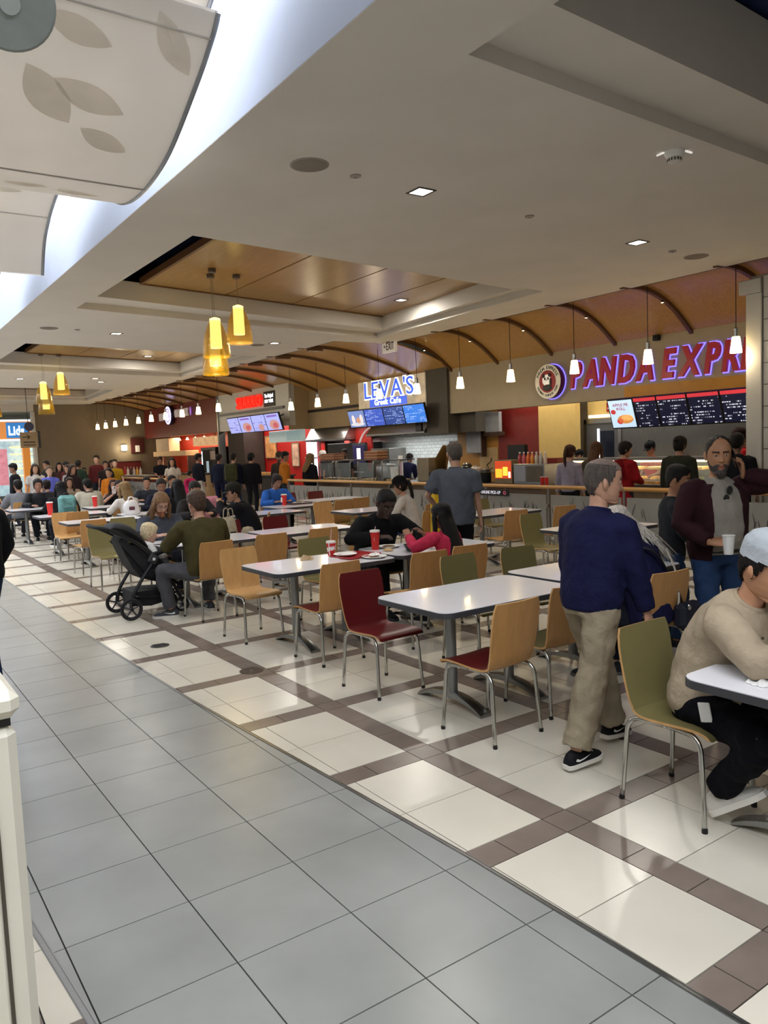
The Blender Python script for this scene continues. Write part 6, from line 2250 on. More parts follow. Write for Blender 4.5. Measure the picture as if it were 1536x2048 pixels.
    # ---- top
    if top:
        mb = MB()
        secs = torso(loose, 0 if hem < 0 else 1, True)
        if hem < -.02:
            secs[0] = [q + V3((0, 0, .10 + hem)) for q in secs[0]]
        mb.rings(loft_secs(secs, 3))
        for (sh, el, wr) in ((shR, elR, wrR), (shL, elL, wrL)):
            b5 = bulk ** .5
            if jacket:
                pass
            elif sleeve == 'long':
                mb.tube([sh.lerp(S[3], .5), sh.lerp(S[3], .18) + Vector((0, 0, -.006)), sh.lerp(el, .10), sh.lerp(el, .5), el, el.lerp(wr, .4), el.lerp(wr, .97)], [.044 * b5 + loose * .5, .050 * b5 + loose * .8, .057 * b5 + loose, .053 * b5 + loose, .046 + loose, .042 + loose, .032 + loose * .8], n_ + 2)
            elif sleeve == 'mid':
                mb.tube([sh.lerp(S[3], .5), sh.lerp(S[3], .18) + Vector((0, 0, -.006)), sh.lerp(el, .10), sh.lerp(el, .5), el, el.lerp(wr, .25), el.lerp(wr, .55)], [.044 * b5 + loose * .5, .050 * b5 + loose * .8, .057 * b5 + loose, .055 * b5 + loose, .050 + loose, .047 + loose, .043 + loose], n_ + 2)
            elif sleeve == 'short':
                mb.tube([sh.lerp(S[3], .5), sh.lerp(S[3], .18) + Vector((0, 0, -.006)), sh.lerp(el, .10), sh.lerp(el, .4), sh.lerp(el, .78)], [.044 * b5 + loose * .5, .050 * b5 + loose * .8, .057 * b5 + loose, .056 * b5 + loose, .058 * b5 + loose], n_ + 2)
        sh_ = mb.build('shirt', cloth(top), root, 180, fix=False)
        BAKE.append((sh_, vox, 9 if lod == 0 else 4, .018 if lod == 0 else 0, None))
    if jacket:
        mb = MB()
        secs = torso(loose + .022, 0, False, gap=30, th=.03)
        secs[0] = [q + V3((0, 0, .10 + hem - .02)) for q in secs[0]]
        secs[-1] = [q - V3((0, 0, .01)) for q in secs[-1]]
        mb.rings(loft_secs(secs, 3))
        for (sh, el, wr) in ((shR, elR, wrR), (shL, elL, wrL)):
            mb.tube([sh.lerp(S[3], .5), sh.lerp(S[3], .18) + Vector((0, 0, -.006)), sh.lerp(el, .10), sh.lerp(el, .5), el, el.lerp(wr, .4), el.lerp(wr, .95)], [.052 + loose, .062 + loose, .072 + loose, .068 + loose, .060 + loose, .056 + loose, .042 + loose * .8], n_ + 2)
        jk = mb.build('jacket', cloth(jacket), root, 180, fix=False)
        BAKE.append((jk, vox * .9, 8 if lod == 0 else 4, .016 if lod == 0 else 0, None))
    if dress:
        mb = MB()
        secs = torso(.03, 0, True)
        low = [[q.lerp(S[0] + V3((0, 0, -.1)), 0) for q in secs[0]]]
        base = S[0] - V3((0, 0, .45))
        low = [ring(base, rv[0], fv[0], .23, .19)]
        mb.rings(loft_secs(low + secs, 3))
        for (sh, el, wr) in ((shR, elR, wrR), (shL, elL, wrL)):
            mb.tube([sh, sh.lerp(el, .5), el, el.lerp(wr, .5), el.lerp(wr, .98)], [.085, .085, .08, .07, .05], n_)
        BAKE.append((mb.build('coat', cloth(dress), root, 180, fix=False), vox, 4, 0, None))
    if collar:
        mb = MB()
        c0 = S[4] + (S[4] - S[3]).normalized() * .005
        RR = []
        for zz, w in ((-.03, .088), (0, .080), (.022, .072), (.024, .064), (-.02, .066)):
            RR.append(ring(c0 + (S[4] - S[3]).normalized() * zz, rv[4], fv[4], w, w * .98))
        mb.rings(RR, cap=False)
        mb.build('collar', cloth(collar), root, 180)
    # ---- shoes
    for side, an, yaw, pit in ((1, anR, p['fR'], p['pR']), (-1, anL, p['fL'], p['pL'])):
        M = Matrix.Translation(an) @ Matrix.Rotation(R(-yaw), 4, 'Z') @ Matrix.Rotation(R(-pit), 4, 'X') @ Matrix.Translation((0, 0, -.085))
        mb = MB()
        RR = []
        for yy, w, zt in ((-.078, .026, .058), (-.055, .036, .090), (-.01, .040, .098), (.05, .043, .080), (.10, .047, .062), (.15, .043, .050), (.178, .026, .036)):
            RR.append([V3((w * math.cos(a_), yy, .018 + (zt - .018) * max(0, math.sin(a_)) ** .7)) for a_ in [math.pi * k / 8 for k in range(9)]])
        mb.rings(loft_secs(RR, 2))
        mb.xf(M)
        sho = mb.build('shoe', cloth(shoes[0], .6), root, 60)
        mb = MB()
        RR = []
        for yy, w in ((-.086, .022), (-.07, .036), (-.02, .042), (.05, .045), (.11, .050), (.16, .044), (.188, .020)):
            RR.append([V3((-w, yy, 0)), V3((w, yy, 0)), V3((w, yy, .026)), V3((-w, yy, .026))])
        mb.rings(loft_secs(RR, 2))
        mb.xf(M)
        mb.build('sole', mat('sole_' + shoes[1].strip('#'), shoes[1], .6), sho, 40)
        if swoosh:
            for sd in (-1, 1):
                mb = MB()
                P = [(-.045, .050), (-.02, .040), (.02, .044), (.07, .062), (.02, .052), (-.012, .050), (-.035, .062)]
                xw = lambda yy: .0445 if yy < .05 else .047
                mb.add([(sd * (xw(a_) + .001), a_, b_) for a_, b_ in P] + [(sd * (xw(a_) - .01), a_, b_) for a_, b_ in P], [(0, 1, 5, 6), (1, 2, 4, 5), (2, 3, 4)])
                mb.xf(M)
                mb.build('side_mark', WHITE, sho, 0)
        if lod == 0:
            mb = MB()
            for k in range(4):
                yy = .055 + k * .018
                zz = .084 - k * .008
                mb.tube([(-.022, yy, zz - .004), (0, yy + .004, zz + .003), (.022, yy, zz - .004)], .003, 5)
            mb.xf(M)
            mb.build('laces', mat('lace_' + shoes[1].strip('#'), shoes[1], .8), sho)
    # ---- face parts and hair
    if lod == 0:
        for sx in (-1, 1):
            e_ = MB().ball((sx * .0315, .0785, .011), (.0125, .0095, .0085), 8).xf(HM).build('eye', mat('eye_white', '#d9d4cc', .25), root)
            MB().ball((sx * .0315, .0870, .0105), (.0058, .0022, .0056), 6).xf(HM).build('iris', mat('eye_dark', '#20150f', .2), e_)
            RR = [(sx * .0315 + .0150 * math.cos(a_), .0865 - .005 * abs(math.cos(a_)), .0125 + .0055 * math.sin(a_)) for a_ in [R(k * 18) for k in range(11)]]
            MB().tube(RR, .0042, 6).xf(HM).build('eyelid', skinm(skin), e_)
    if hair:
        st, hc = hair[0], hair[1]
        HMt = hairm(hc)
        mb = MB()
        o_s = {'buzz': .004, 'recede': .003, 'short': .012, 'ring': .006, 'bowl': .014}.get(st, .014)
        hl = HL_RING if st == 'ring' else HL_REC if st == 'recede' else HL_SHORT if st in ('short', 'buzz') else HL_FULL
        mk = (lambda th, zz: zz > hl(th) and zz < .098) if st == 'ring' else (lambda th, zz: zz > hl(th))
        if not (cap and st == 'none'):
            mb = shell_mb(mk, (lambda th, zz: o_s * (1.25 if zz > .07 else 1.0)), lod, .0018)
        if st in ('long', 'verylong'):
            k_ = 1.0 if st == 'long' else 1.7
            secs = []
            for zz, w, d, cy in ((.075, .070, .050, -.052), (.03, .092, .060, -.050), (-.03, .099, .064, -.048), (-.11, .104, .062, -.068), (-.20 * k_, .112, .056, -.118), (-.29 * k_, .104, .046, -.150), (-.36 * k_, .074, .028, -.168), (-.385 * k_, .030, .008, -.172)):
                secs.append([Vector((w * math.cos(q) * (1 + .03 * math.sin(5 * q)), cy + d * math.sin(q), zz)) for q in [6.28318 * j / 20 for j in range(20)]])
            m2 = MB().rings(loft_secs(secs, 3))
            for sx in (-1, 1):
                m2.tube(smoothpath([(sx * .062, .035, .070), (sx * .090, .030, .0), (sx * .098, .030, -.09), (sx * .100, .045, -.20), (sx * .085, .065, -.28 * min(k_, 1.3))], 4), [.020] * 4 + [.026] * 8 + [.022, .018, .014, .010, .004], 8)
            kk = len(mb.v)
            mb.v += m2.v
            mb.f += [tuple(i + kk for i in f_) for f_ in m2.f]
            mb.m += m2.m
        elif st == 'tail':
            mb.tube(smoothpath([(0, -.095, .045), (0, -.135, .03), (0, -.150, -.05), (0, -.140, -.16), (.01, -.125, -.27)], 4), [.022] * 3 + [.030] * 7 + [.026] * 4 + [.016, .012, .004], 10)
        elif st == 'bun':
            mb.ball((0, -.11, .07), .042, 8)
        mb.xf(HM)
        mb.build('hair', HMt, root, 60)
    if beard:
        bl = line([(0, -.047), (22, -.046), (40, -.058), (60, -.060), (76, -.045), (84, -.01), (90, .0)])
        mk = lambda th, zz: abs(math.degrees(th)) < 86 and zz < bl(th) and not ((abs(math.degrees(th)) < 13) and -.080 < zz < -.056)
        mb = shell_mb(mk, (lambda th, zz: .005 + (.020 if zz < -.083 and abs(th) < .55 else 0)), lod, .0015)
        mb.xf(HM)
        mb.build('beard', hairm(beard), root, 60)
    if glasses:
        mb = MB()
        for sx in (-1, 1):
            mb.tube([(sx * .032 + .021 * math.cos(6.2832 * k / 16), .101, .010 + .017 * math.sin(6.2832 * k / 16)) for k in range(17)], .0018, 5)
            mb.tube([(sx * .053, .100, .014), (sx * .078, .06, .014), (sx * .080, -.015, .008)], .0018, 5)
        mb.tube([(-.012, .102, .013), (.012, .102, .013)], .0018, 5)
        mb.xf(HM)
        mb.build('glasses', mat('glasses_wire', '#5a4a3c', .3, .6), root)
    if cap:
        ch, bd = cap[0], R(cap[1])
        mk = lambda th, zz: zz > .035 + .012 * math.cos(th)
        mb = shell_mb(mk, (lambda th, zz: .014 + .022 * max(0, (zz - .05) / .07)), lod)
        RR = []
        for k in range(7):
            u = k / 6
            half = .078 * math.sqrt(max(0.02, 1 - (u * .93) ** 2.2))
            yy, zz = .075 + .085 * u, .052 - .016 * u
            RR.append([V3((half * q, yy, zz - .022 * q * q + dz)) for dz in (0, .004) for q in ((-1, -.6, -.2, .2, .6, 1) if dz == 0 else (1, .6, .2, -.2, -.6, -1))])
        br_ = MB().rings(RR)
        br_.xf(Matrix.Rotation(bd, 4, 'Z'))
        kk = len(mb.v)
        mb.v += br_.v
        mb.f += [tuple(i + kk for i in f_) for f_ in br_.f]
        mb.m += br_.m
        mb.ball((0, -.01, .150), (.008, .008, .004), 5)
        mb.xf(HM)
        mb.build('cap', cloth(ch, .8), root, 60)
    W = Matrix.Translation((x, y, z)) @ Matrix.Rotation(R(deg), 4, 'Z') @ Matrix.Scale(s, 4)
    return {'root': root, 'W': W, 'HM': HM, 'wrR': wrR, 'wrL': wrL, 'elR': elR, 'elL': elL, 'S': S, 'rv': rv, 'fv': fv, 'shR': shR, 'shL': shL, 'knR': knR, 'knL': knL}


def bake_all():
    tmp = []
    for o, vox, it, fold, extra in BAKE:
        m = o.modifiers.new('remesh', 'REMESH')
        m.mode = 'VOXEL'
        m.voxel_size = vox
        sm = o.modifiers.new('smooth', 'SMOOTH')
        sm.factor = .5
        sm.iterations = it
        if fold:
            d = o.modifiers.new('folds', 'DISPLACE')
            d.texture = FOLD
            d.strength = fold
            d.mid_level = .5
            d.texture_coords = 'LOCAL'
    dg = bpy.context.evaluated_depsgraph_get()
    res = [bpy.data.meshes.new_from_object(o.evaluated_get(dg)) for o, *_ in BAKE]
    for (o, vox, it, fold, extra), me in zip(BAKE, res):
        if extra is not None:
            bm = bmesh.new()
            bm.from_mesh(me)
            bm.faces.ensure_lookup_table()
            for f_ in bm.faces:
                f_.material_index = 0
            vs = [bm.verts.new(v) for v in extra.v]
            for f_, mi in zip(extra.f, extra.m):
                try:
                    nf = bm.faces.new([vs[i] for i in f_])
                    nf.material_index = mi
                except ValueError:
                    pass
            bm.normal_update()
            bm.to_mesh(me)
            bm.free()
        old = o.data
        o.modifiers.clear()
        me.name = old.name
        if not me.materials:
            for mm in old.materials:
                me.materials.append(mm)
        me.polygons.foreach_set('use_smooth', [True] * len(me.polygons))
        o.data = me


def held(name, label, cat, W, M, parts):
    """a thing in a hand: top-level, placed in the world"""
    t = thing(name, label, cat)
    Mx = W @ M
    loc, rot, sc = Mx.decompose()
    t.location = loc
    t.rotation_mode = 'QUATERNION'
    t.rotation_quaternion = rot
    for nm, mb, m in parts:
        mb.build(nm, m, t, 40)
    return t
# ------------------------------------------------------------------ the people nearest to us
N = person('man walking in navy long sleeved shirt and baggy khaki trousers', 3.42, 2.92, -90, 1.67, '#b98d74', ('ring', '#4f4741'), '#181a3a', 'long', '#8f836d', ('#17171a', '#d9d5cb'), 0, 1.10, .04, .026, hem=-.07, collar='#14163a', baggy=1.38, swoosh=True,
           pose={'lean': 9, 'yaw': -30, 'down': 8, 'aR': (.07, -.24, .085), 'aL': (-.07, .26, .10), 'pL': 6, 'pR': -4, 'wR': (.25, .20, .82), 'wL': (-.24, .12, .84), 'eR': (.6, -1, 0), 'fR': 4, 'fL': -4, 'curl': 45})
mb = shell_mb(lambda th, zz: zz > .060 + .02 * math.cos(th), .0035, 0, .0006)
mb.xf(N['HM']).build('thin_hair', mat('thin_hair_grey', '#75635a', .6, var=.3, vscale=40), N['root'], 60)
held('phone', 'black phone in the hand of the walking man in navy', 'phone', N['W'], Matrix.Translation(N['wrR'] + Vector((-.03, .06, -.10))) @ Matrix.Rotation(R(20), 4, 'X'),
     [('case', MB().box(-.006, -.036, -.07, .006, .036, .07, e=.004), BLACK), ('glass', MB().box(-.0075, -.033, -.066, -.006, .033, .066), mat('phone_glass', '#101114', .1))])

A = person('seated man in tan knit sweater and pale grey cap at the right edge', 3.40, 2.04, 180, 1.86, '#c08d6b', ('short', '#15110f'), '#ab9b83', 'mid', '#0b0c12', ('#d6d2c8', '#e4e0d6'), 0, 1.12, .05, .022, sit=True, hem=-.075, cap=('#b9bfc4', 0), baggy=1.12, collar='#a4947c',
           pose={'lean': 26, 'down': 22, 'pel': (0, -.15, .50), 'wR': (.16, .47, .88), 'wL': (-.16, .50, .88), 'eR': (.7, -.6, -.8), 'eL': (-.7, -.6, -.8), 'aR': (.13, .00, .13), 'pR': -35, 'aL': (-.16, .16, .095), 'pL': -8, 'kR': (.3, 1, .3), 'fR': -12, 'fL': 25, 'curl': 30})
mb = MB()
for k in range(4):
    c = A['S'][3] + A['fv'][3] * (.139 + .004 * k) + (A['S'][4] - A['S'][3]) * (.1 - .55 * k * .7)
    mb.ball(c, .007, 5)
mb.build('button', mat('button_brown', '#4a3a2c', .5), A['root'])
mb = MB().obox(A['knR'].lerp(Vector((.1, -.09, .5)), .72) + Vector((.105, 0, .02)), (.004, .028, .042), Matrix.Rotation(R(12), 3, 'X'), 0, .003)
mb.build('white_tag', WHITE, A['root'])

P = person('bearded man in maroon jacket talking on a phone and holding a cup', 5.24, 3.28, 148, 1.76, '#a87a5a', ('recede', '#2b2623'), '#8b857b', 'short', '#263a5a', ('#2a2422', '#3a3532'), 0, 1.10, .085, .014, jacket='#2e171c', beard='#4a4542', hem=-.05, baggy=1.1,
           pose={'lean': 1, 'yaw': -14, 'down': 8, 'wR': (.17, .25, 1.03), 'eR': (.8, -.6, -.3), 'wL': (-.145, .09, 1.47), 'eL': (-1, .15, -.5), 'hR': (-.75, .55, .05), 'nR': (.2, .6, .8), 'hL': (.12, .12, 1), 'nL': (-.9, .5, .1), 'curl': {'R': 32, 'L': 38}})
held('paper_cup', 'white paper cup held by the bearded man', 'cup', P['W'], Matrix.Translation(P['wrR'] + Vector((-.085, .085, -.075))), [('cup', MB().lathe([(.030, 0), (.031, .005), (.041, .125), (.042, .13)], 24), WHITE), ('rim', MB().tube([(.042 * math.cos(6.2832 * k / 24), .042 * math.sin(6.2832 * k / 24), .13) for k in range(25)], .003, 5), WHITE)])
held('phone', 'black phone held to the ear of the bearded man', 'phone', P['W'], P['HM'] @ Matrix.Translation((-.098, .005, -.025)) @ Matrix.Rotation(R(16), 4, 'Y') @ Matrix.Rotation(R(-22), 4, 'X'), [('case', MB().box(-.005, -.037, -.075, .005, .037, .075, e=.004), BLACK), ('lens', MB().box(-.007, .010, .035, -.005, .028, .065), mat('phone_lens', '#2c3038', .1))])
mb = MB()
c0 = P['S'][3] + P['fv'][3] * .148 + (P['S'][4] - P['S'][3]) * .25
for sx in (-1, 1):
    mb.tube([c0 + Vector((sx * .012 + .018 * math.cos(6.2832 * k / 12), .006, -.03 * sx - .02 + .026 * math.sin(6.2832 * k / 12))) for k in range(13)], .0045, 5)
    mb.obox(c0 + Vector((sx * .012, .006, -.03 * sx - .02)), (.015, .002, .022))
mb.build('hanging_sunglasses', BLACK, P['root'])
MB().rings([[P['S'][0] + Vector((.178 * math.cos(6.2832 * k / 20), (.135 + (.03 if math.sin(6.2832 * k / 20) > 0 else 0)) * math.sin(6.2832 * k / 20), zz)) for k in range(20)] for zz in (-.01, .03)]).build('belt', mat('belt_black', '#161314', .5), P['root'])

B = person('boy in dark grey sweater holding a bottle behind the bearded man', 5.74, 4.02, -140, 1.53, '#9c6e50', ('short', '#15110f'), '#25272a', 'long', '#2c405c', ('#2a2a2c', '#c8c4bc'), 0, .92, 0, .018,
           pose={'lean': 3, 'down': 14, 'yaw': -8, 'wR': (.10, .27, .98), 'wL': (-.10, .29, .96), 'eR': (.8, -.7, -.2), 'eL': (-.8, -.7, -.2), 'hR': (-.7, .7, 0), 'hL': (.7, .7, 0), 'nR': (.4, .5, .7), 'nL': (-.4, .5, .7), 'curl': 38})
held('water_bottle', 'small clear bottle held by the boy in dark grey', 'bottle', B['W'], Matrix.Translation((.0, .37, .90)), [('bottle', MB().lathe([(.028, 0), (.03, .01), (.03, .13), (.014, .165), (.014, .18)], 18), mat('bottle_clear', '#8c949a', .1, alpha=.75)), ('cap', MB().lathe([(.016, .178), (.016, .198)], 14), mat('cap_grey', '#c8c8c8', .4))])

G = person('seated woman with long straggling grey hair and navy puffer jacket', 4.70, 3.52, 6, 1.72, '#b99a86', ('full', '#cfc7bc'), '#1b1c3c', 'long', '#20222c', ('#26262a', '#55534f'), 0, 1.18, 0, .034, sit=True, hem=-.08,
           pose={'lean': 22, 'down': 30, 'wR': (.20, .34, .79), 'wL': (-.18, .36, .79)})
rnd = random.Random(5)
mb = MB()
for k in range(280):
    th = rnd.uniform(-3.1, 3.1)
    if abs(th) < .45:
        continue
    z0 = rnd.uniform(.02, .118)
    a = G['HM'] @ (hpos(th, z0, False) * 1.08)
    out = Vector((a.x - G['S'][4].x, a.y - G['S'][4].y + .05, 0))
    out = out.normalized() if out.length > .01 else Vector((1, 0, 0))
    u = rnd.random()
    if k % 3:                         # the mass thrown over her right shoulder
        b_ = a + out * .04 + Vector((.05 + .05 * u, -.04, -.06 - .05 * u))
        c_ = b_ + Vector((.10 + .06 * u, -.07, -.15 + .06 * u))
        d_ = c_ + Vector((.10 + .10 * u, -.05, -.20 + .05 * u + rnd.uniform(-.05, .03)))
    else:
        b_ = a + out * .05 + Vector((0, -.02, -.10))
        c_ = b_ + Vector((rnd.uniform(-.04, .06), -.05, -.16))
        d_ = c_ + Vector((rnd.uniform(-.04, .06), -.03, -.16 - .1 * u))
    mb.tube(smoothpath([a, b_, c_, d_], 3), [.007, .011, .012, .011, .010, .008, .007, .006, .004, .0015], 5, flat=.6)
tag(mb.build('hair_strands', hairm('#dcd4c8'), G['root'], 180), None, None, kind='stuff')
def back_of(k, x, off=.0):
    return G['S'][k] + G['rv'][k] * x - G['fv'][k] * (.112 * 1.18 + .034 + .012 + off)


bag0 = G['W'] @ (back_of(0, .13) + Vector((0, -.03, -.02)))
t = thing('crossbody_bag', 'dark crossbody bag with black and pale straps on the grey haired woman', 'bag', bag0)
Wi = G['W']
sp = smoothpath([Wi @ (G['shL'] + Vector((.06, -.02, .075))), Wi @ back_of(3, -.06, .01), Wi @ back_of(2, .02, .015), Wi @ back_of(1, .08, .015), Wi @ back_of(0, .13)], 5)
MB().tube([q - bag0 for q in sp], .018, 6, flat=.35).build('black_strap', BLACK, t)
sp = smoothpath([Wi @ back_of(3, .13, .01), Wi @ back_of(2, .12, .015), Wi @ back_of(1, .07, .02), Wi @ back_of(0, .03, .01)], 5)
MB().tube([q - bag0 for q in sp], .012, 6, flat=.4).build('pale_strap', mat('strap_pale', '#b9b2a4', .7), t)
MB().obox((0, 0, -.02), (.12, .05, .09), None, 0, .03).build('pouch', mat('pouch_navy', '#1a1b2a', .8), t)
MB().ball((-.06, -.055, .05), (.02, .012, .025), 6).build('silver_clip', CHROME, t)
t = thing('purple_bag', 'purple cloth bag on the table beside the grey haired woman', 'bag', (4.86, 3.98, TZ))
RR = [[(sx * a, sy * b, zz) for sx, sy in ((-1, -1), (1, -1), (1, 1), (-1, 1))] for a, b, zz in ((.11, .07, .002), (.12, .08, .12), (.09, .05, .22))]
MB().rings(RR).build('bag_body', cloth('#43246a'), t, 40)
MB().tube(smoothpath([(-.05, 0, .21), (-.04, 0, .30), (.04, 0, .30), (.05, 0, .21)], 4), .008, 6).build('handle', cloth('#43246a'), t)
MB().box(-.10, -.084, .04, .08, -.078, .10).build('mint_print', mat('mint_print', '#8fb5a4', .7), t, 0)

# ------------------------------------------------------------------ middle tables
O = person('seated man in olive sweater and grey trousers seen from behind', 3.25, 8.18, 4, 1.86, '#b98a72', ('short', '#4a3a30'), '#413b22', 'long', '#4c4c50', ('#3c3d40', '#c9c6bd'), 0, 1.26, .05, .024, sit=True, hem=-.07, baggy=1.15, swoosh=True,
           pose={'lean': 15, 'down': 12, 'pel': (0, .0, .51), 'aR': (.16, .34, .085), 'aL': (-.30, .30, .085), 'fL': -62, 'kL': (-.8, .8, .6), 'wR': (.20, .46, .76), 'wL': (-.22, .46, .76)})
L_ = person('long haired person with glasses in grey t-shirt looking down at food', 3.32, 9.98, 180, 1.76, '#c49a86', ('long', '#7a5c40'), '#474a54', 'short', '#2c2e36', ('#2a2a2c', '#8a8884'), 0, 1.32, .07, .022, sit=True, beard='#8a5a3c', glasses=True,
            pose={'lean': 16, 'down': 30, 'wR': (.14, .42, .80), 'wL': (-.10, .42, .80)})
K = person('blond toddler in white sitting in the stroller', 2.80, 8.92, -90, .86, '#d1a58e', ('bowl', '#d6c49e'), '#d3d0cc', 'long', '#8a8a90', ('#c8c4bc', '#e4e0d8'), 0, 1.15, 0, .02, sit=True, z=.30,
           pose={'pel': (0, -.05, .42), 'lean': 10, 'down': 15, 'aR': (.12, .42, .16), 'aL': (-.12, .42, .16), 'wR': (.22, .34, .62), 'wL': (-.22, .34, .62), 'hs': 1.42})
K['root'].scale = (.58, .58, .58)
M_ = person('man in black shirt looking down at his food', 4.74, 7.06, 180, 1.90, '#3f2d25', ('buzz', '#080707'), '#101012', 'long', '#18191d', ('#1c1c1e', '#3a3a3c'), 0, 1.22, .05, .024, sit=True, collar='#121214',
            pose={'lean': 24, 'down': 34, 'yaw': -6, 'wR': (.24, .40, .80), 'wL': (-.10, .46, .80), 'eR': (1, -.4, -.3), 'eL': (-1, -.4, -.3)})
Q = person('girl in pink top with long black hair raising her hands at the table', 4.78, 5.82, 12, 1.50, '#8a5f48', ('verylong', '#0f0c0c'), '#b02f4a', 'long', '#23252e', ('#2c2c30', '#d8d4cc'), 0, .98, 0, .022, sit=True,
           pose={'lean': 13, 'down': 10, 'pel': (0, -.06, .62), 'aR': (.10, .32, .14), 'aL': (-.10, .34, .14), 'wR': (.10, .44, 1.04), 'wL': (-.16, .46, 1.05), 'eR': (.8, -.2, -.8), 'eL': (-.8, -.2, -.8), 'hR': (-.3, .6, .7), 'hL': (.3, .6, .6), 'curl': 28})
Y_ = person('man in grey polo shirt and black trousers standing with his back to us', 5.90, 7.02, -40, 1.80, '#a9826c', ('ring', '#4c4641'), '#4a4f58', 'short', '#121317', ('#161618', '#2c2c2e'), 0, 1.16, .06, .026, hem=-.12, collar='#454a53',
            pose={'yaw': 12, 'down': 8, 'wR': (.27, .04, .84), 'wL': (-.22, .22, 1.0), 'eL': (-.9, -.7, 0)})
mb = shell_mb(lambda th, zz: zz > .055 + .03 * math.cos(th) and abs(th) > 1.2, .004, 1, .0006)
mb.xf(Y_['HM']).build('thin_hair', mat('thin_hair_dark', '#5b4a40', .6, var=.3, vscale=40), Y_['root'], 60)
E_ = person('person in black jacket and jeans cut by the left edge', .80, 6.72, 30, 1.74, '#a88068', ('short', '#1c1816'), '#101013', 'long', '#1d2a44', ('#222', '#888') if False else ('#222224', '#8a8884'), 1, 1.12, .03, .03,
            pose={'wR': (.20, .14, .92), 'eR': (1, -.5, 0)})

G2 = 'people seated at the middle tables'
person('diner in white shirt and black cap at a table by the railing', 7.20, 9.72, 40, 1.70, '#a87c62', ('tail', '#14100e'), '#b7b0a8', 'long', '#2e4262', lod=1, sit=True, cap=('#121214', 0), pose={'lean': 16, 'down': 14, 'wR': (.2, .40, .82)}, group=G2)
person('girl in bright blue hoodie looking down at her tray', 7.05, 14.02, 180, 1.76, '#9a7460', ('bun', '#1f1714'), '#2f62b8', 'long', '#15161a', lod=1, bulk=1.08, loose=.03, sit=True, pose={'lean': 14, 'down': 28}, group=G2)
person('man in dark jacket and dark cap leaning on his table', 5.12, 11.12, 62, 1.78, '#a67d64', ('short', '#191412'), '#15161c', 'long', '#1d1f26', lod=1, bulk=1.15, loose=.03, sit=True, cap=('#25241f', 0), pose={'lean': 24, 'down': 10, 'wR': (.12, .40, 1.0), 'wL': (-.1, .40, 1.02)}, group=G2)
person('young man with beige jacket looking down behind the olive sweater', 4.87, 12.75, 180, 1.76, '#b68c70', ('short', '#120f0e'), '#b3a48e', 'long', '#24262c', lod=1, sit=True, jacket='#2c2a2c', pose={'lean': 10, 'down': 26}, group=G2)
person('person with long black hair seen from behind in black', 4.95, 13.62, 0, 1.74, '#a88068', ('verylong', '#0c0a0b'), '#121216', 'long', '#1b1c22', lod=1, bulk=1.05, sit=True, pose={'lean': 8}, group=G2)
person('woman with long blond hair in white seen from behind', 4.42, 14.98, 20, 1.70, '#c09a82', ('verylong', '#7d6442'), '#c9c4bd', 'long', '#2c3a52', lod=1, sit=True, pose={'lean': 10}, group=G2)
S2 = person('smiling girl in black taking a photo with her phone', 4.62, 16.15, 160, 1.68, '#a87c66', ('long', '#221713'), '#16161a', 'short', '#23252c', lod=1, sit=True, pose={'lean': 6, 'down': 2, 'wR': (.10, .34, 1.10), 'eR': (.8, -.4, -.6), 'hR': (-.1, .3, 1)}, group=G2)
held('phone', 'pale phone held up by the smiling girl', 'phone', S2['W'], Matrix.Translation(S2['wrR'] + Vector((-.02, .06, .09))), [('case', MB().box(-.037, -.005, -.075, .037, .005, .075, e=.004), mat('phone_pale', '#c5b8b4', .3)), ('lens', MB().box(-.025, .005, .03, -.005, .008, .06), BLACK)])
person('man in brown with pale collar beside the blond woman', 5.15, 15.2, 170, 1.76, '#8a6450', ('short', '#15110f'), '#6b5542', 'long', '#20222c', lod=1, sit=True, jacket='#1b1e2c', pose={'lean': 12, 'down': 20}, group=G2)
T2 = person('person in black jacket wearing a teal backpack at the left tables', 3.68, 16.95, 4, 1.74, '#a37c66', ('long', '#0f0d0e'), '#16171a', 'long', '#1d1f26', lod=1, bulk=1.05, loose=.03, sit=True, pose={'lean': 12}, group=G2)
person('person in grey hoodie seen from behind at the left tables', 3.34, 19.68, 6, 1.80, '#a37c66', ('short', '#17130f'), '#6b6c70', 'long', '#2e3036', lod=1, bulk=1.15, loose=.035, sit=True, pose={'lean': 12}, group=G2)
person('tall person in black with hood near the grey hoodie', 3.62, 19.02, 175, 1.80, '#8a6450', ('full', '#0f0d0d'), '#17171a', 'long', '#1d1f26', lod=1, bulk=1.1, loose=.035, sit=True, pose={'lean': 4}, group=G2)
person('person in maroon at the far left edge', 2.85, 21.0, 150, 1.72, '#a37c66', ('short', '#17130f'), '#5a1f2c', 'long', '#2e3036', lod=1, sit=True, group=G2)
person('young woman in brown sleeveless top leaning on her arms', 5.30, 19.0, 165, 1.70, '#8c624c', ('long', '#3a241a'), '#2a2422', 'none', '#1f2127', lod=1, sit=True, pose={'lean': 28, 'down': -6, 'wR': (.14, .42, .82), 'wL': (-.14, .42, .82)}, group=G2)
person('person in white fur collar and dark coat at the left tables', 4.55, 18.3, 10, 1.72, '#a37c66', ('short', '#0f0d0d'), '#26281f', 'long', '#20222a', lod=1, bulk=1.15, loose=.04, sit=True, jacket='#a8a292', group=G2)
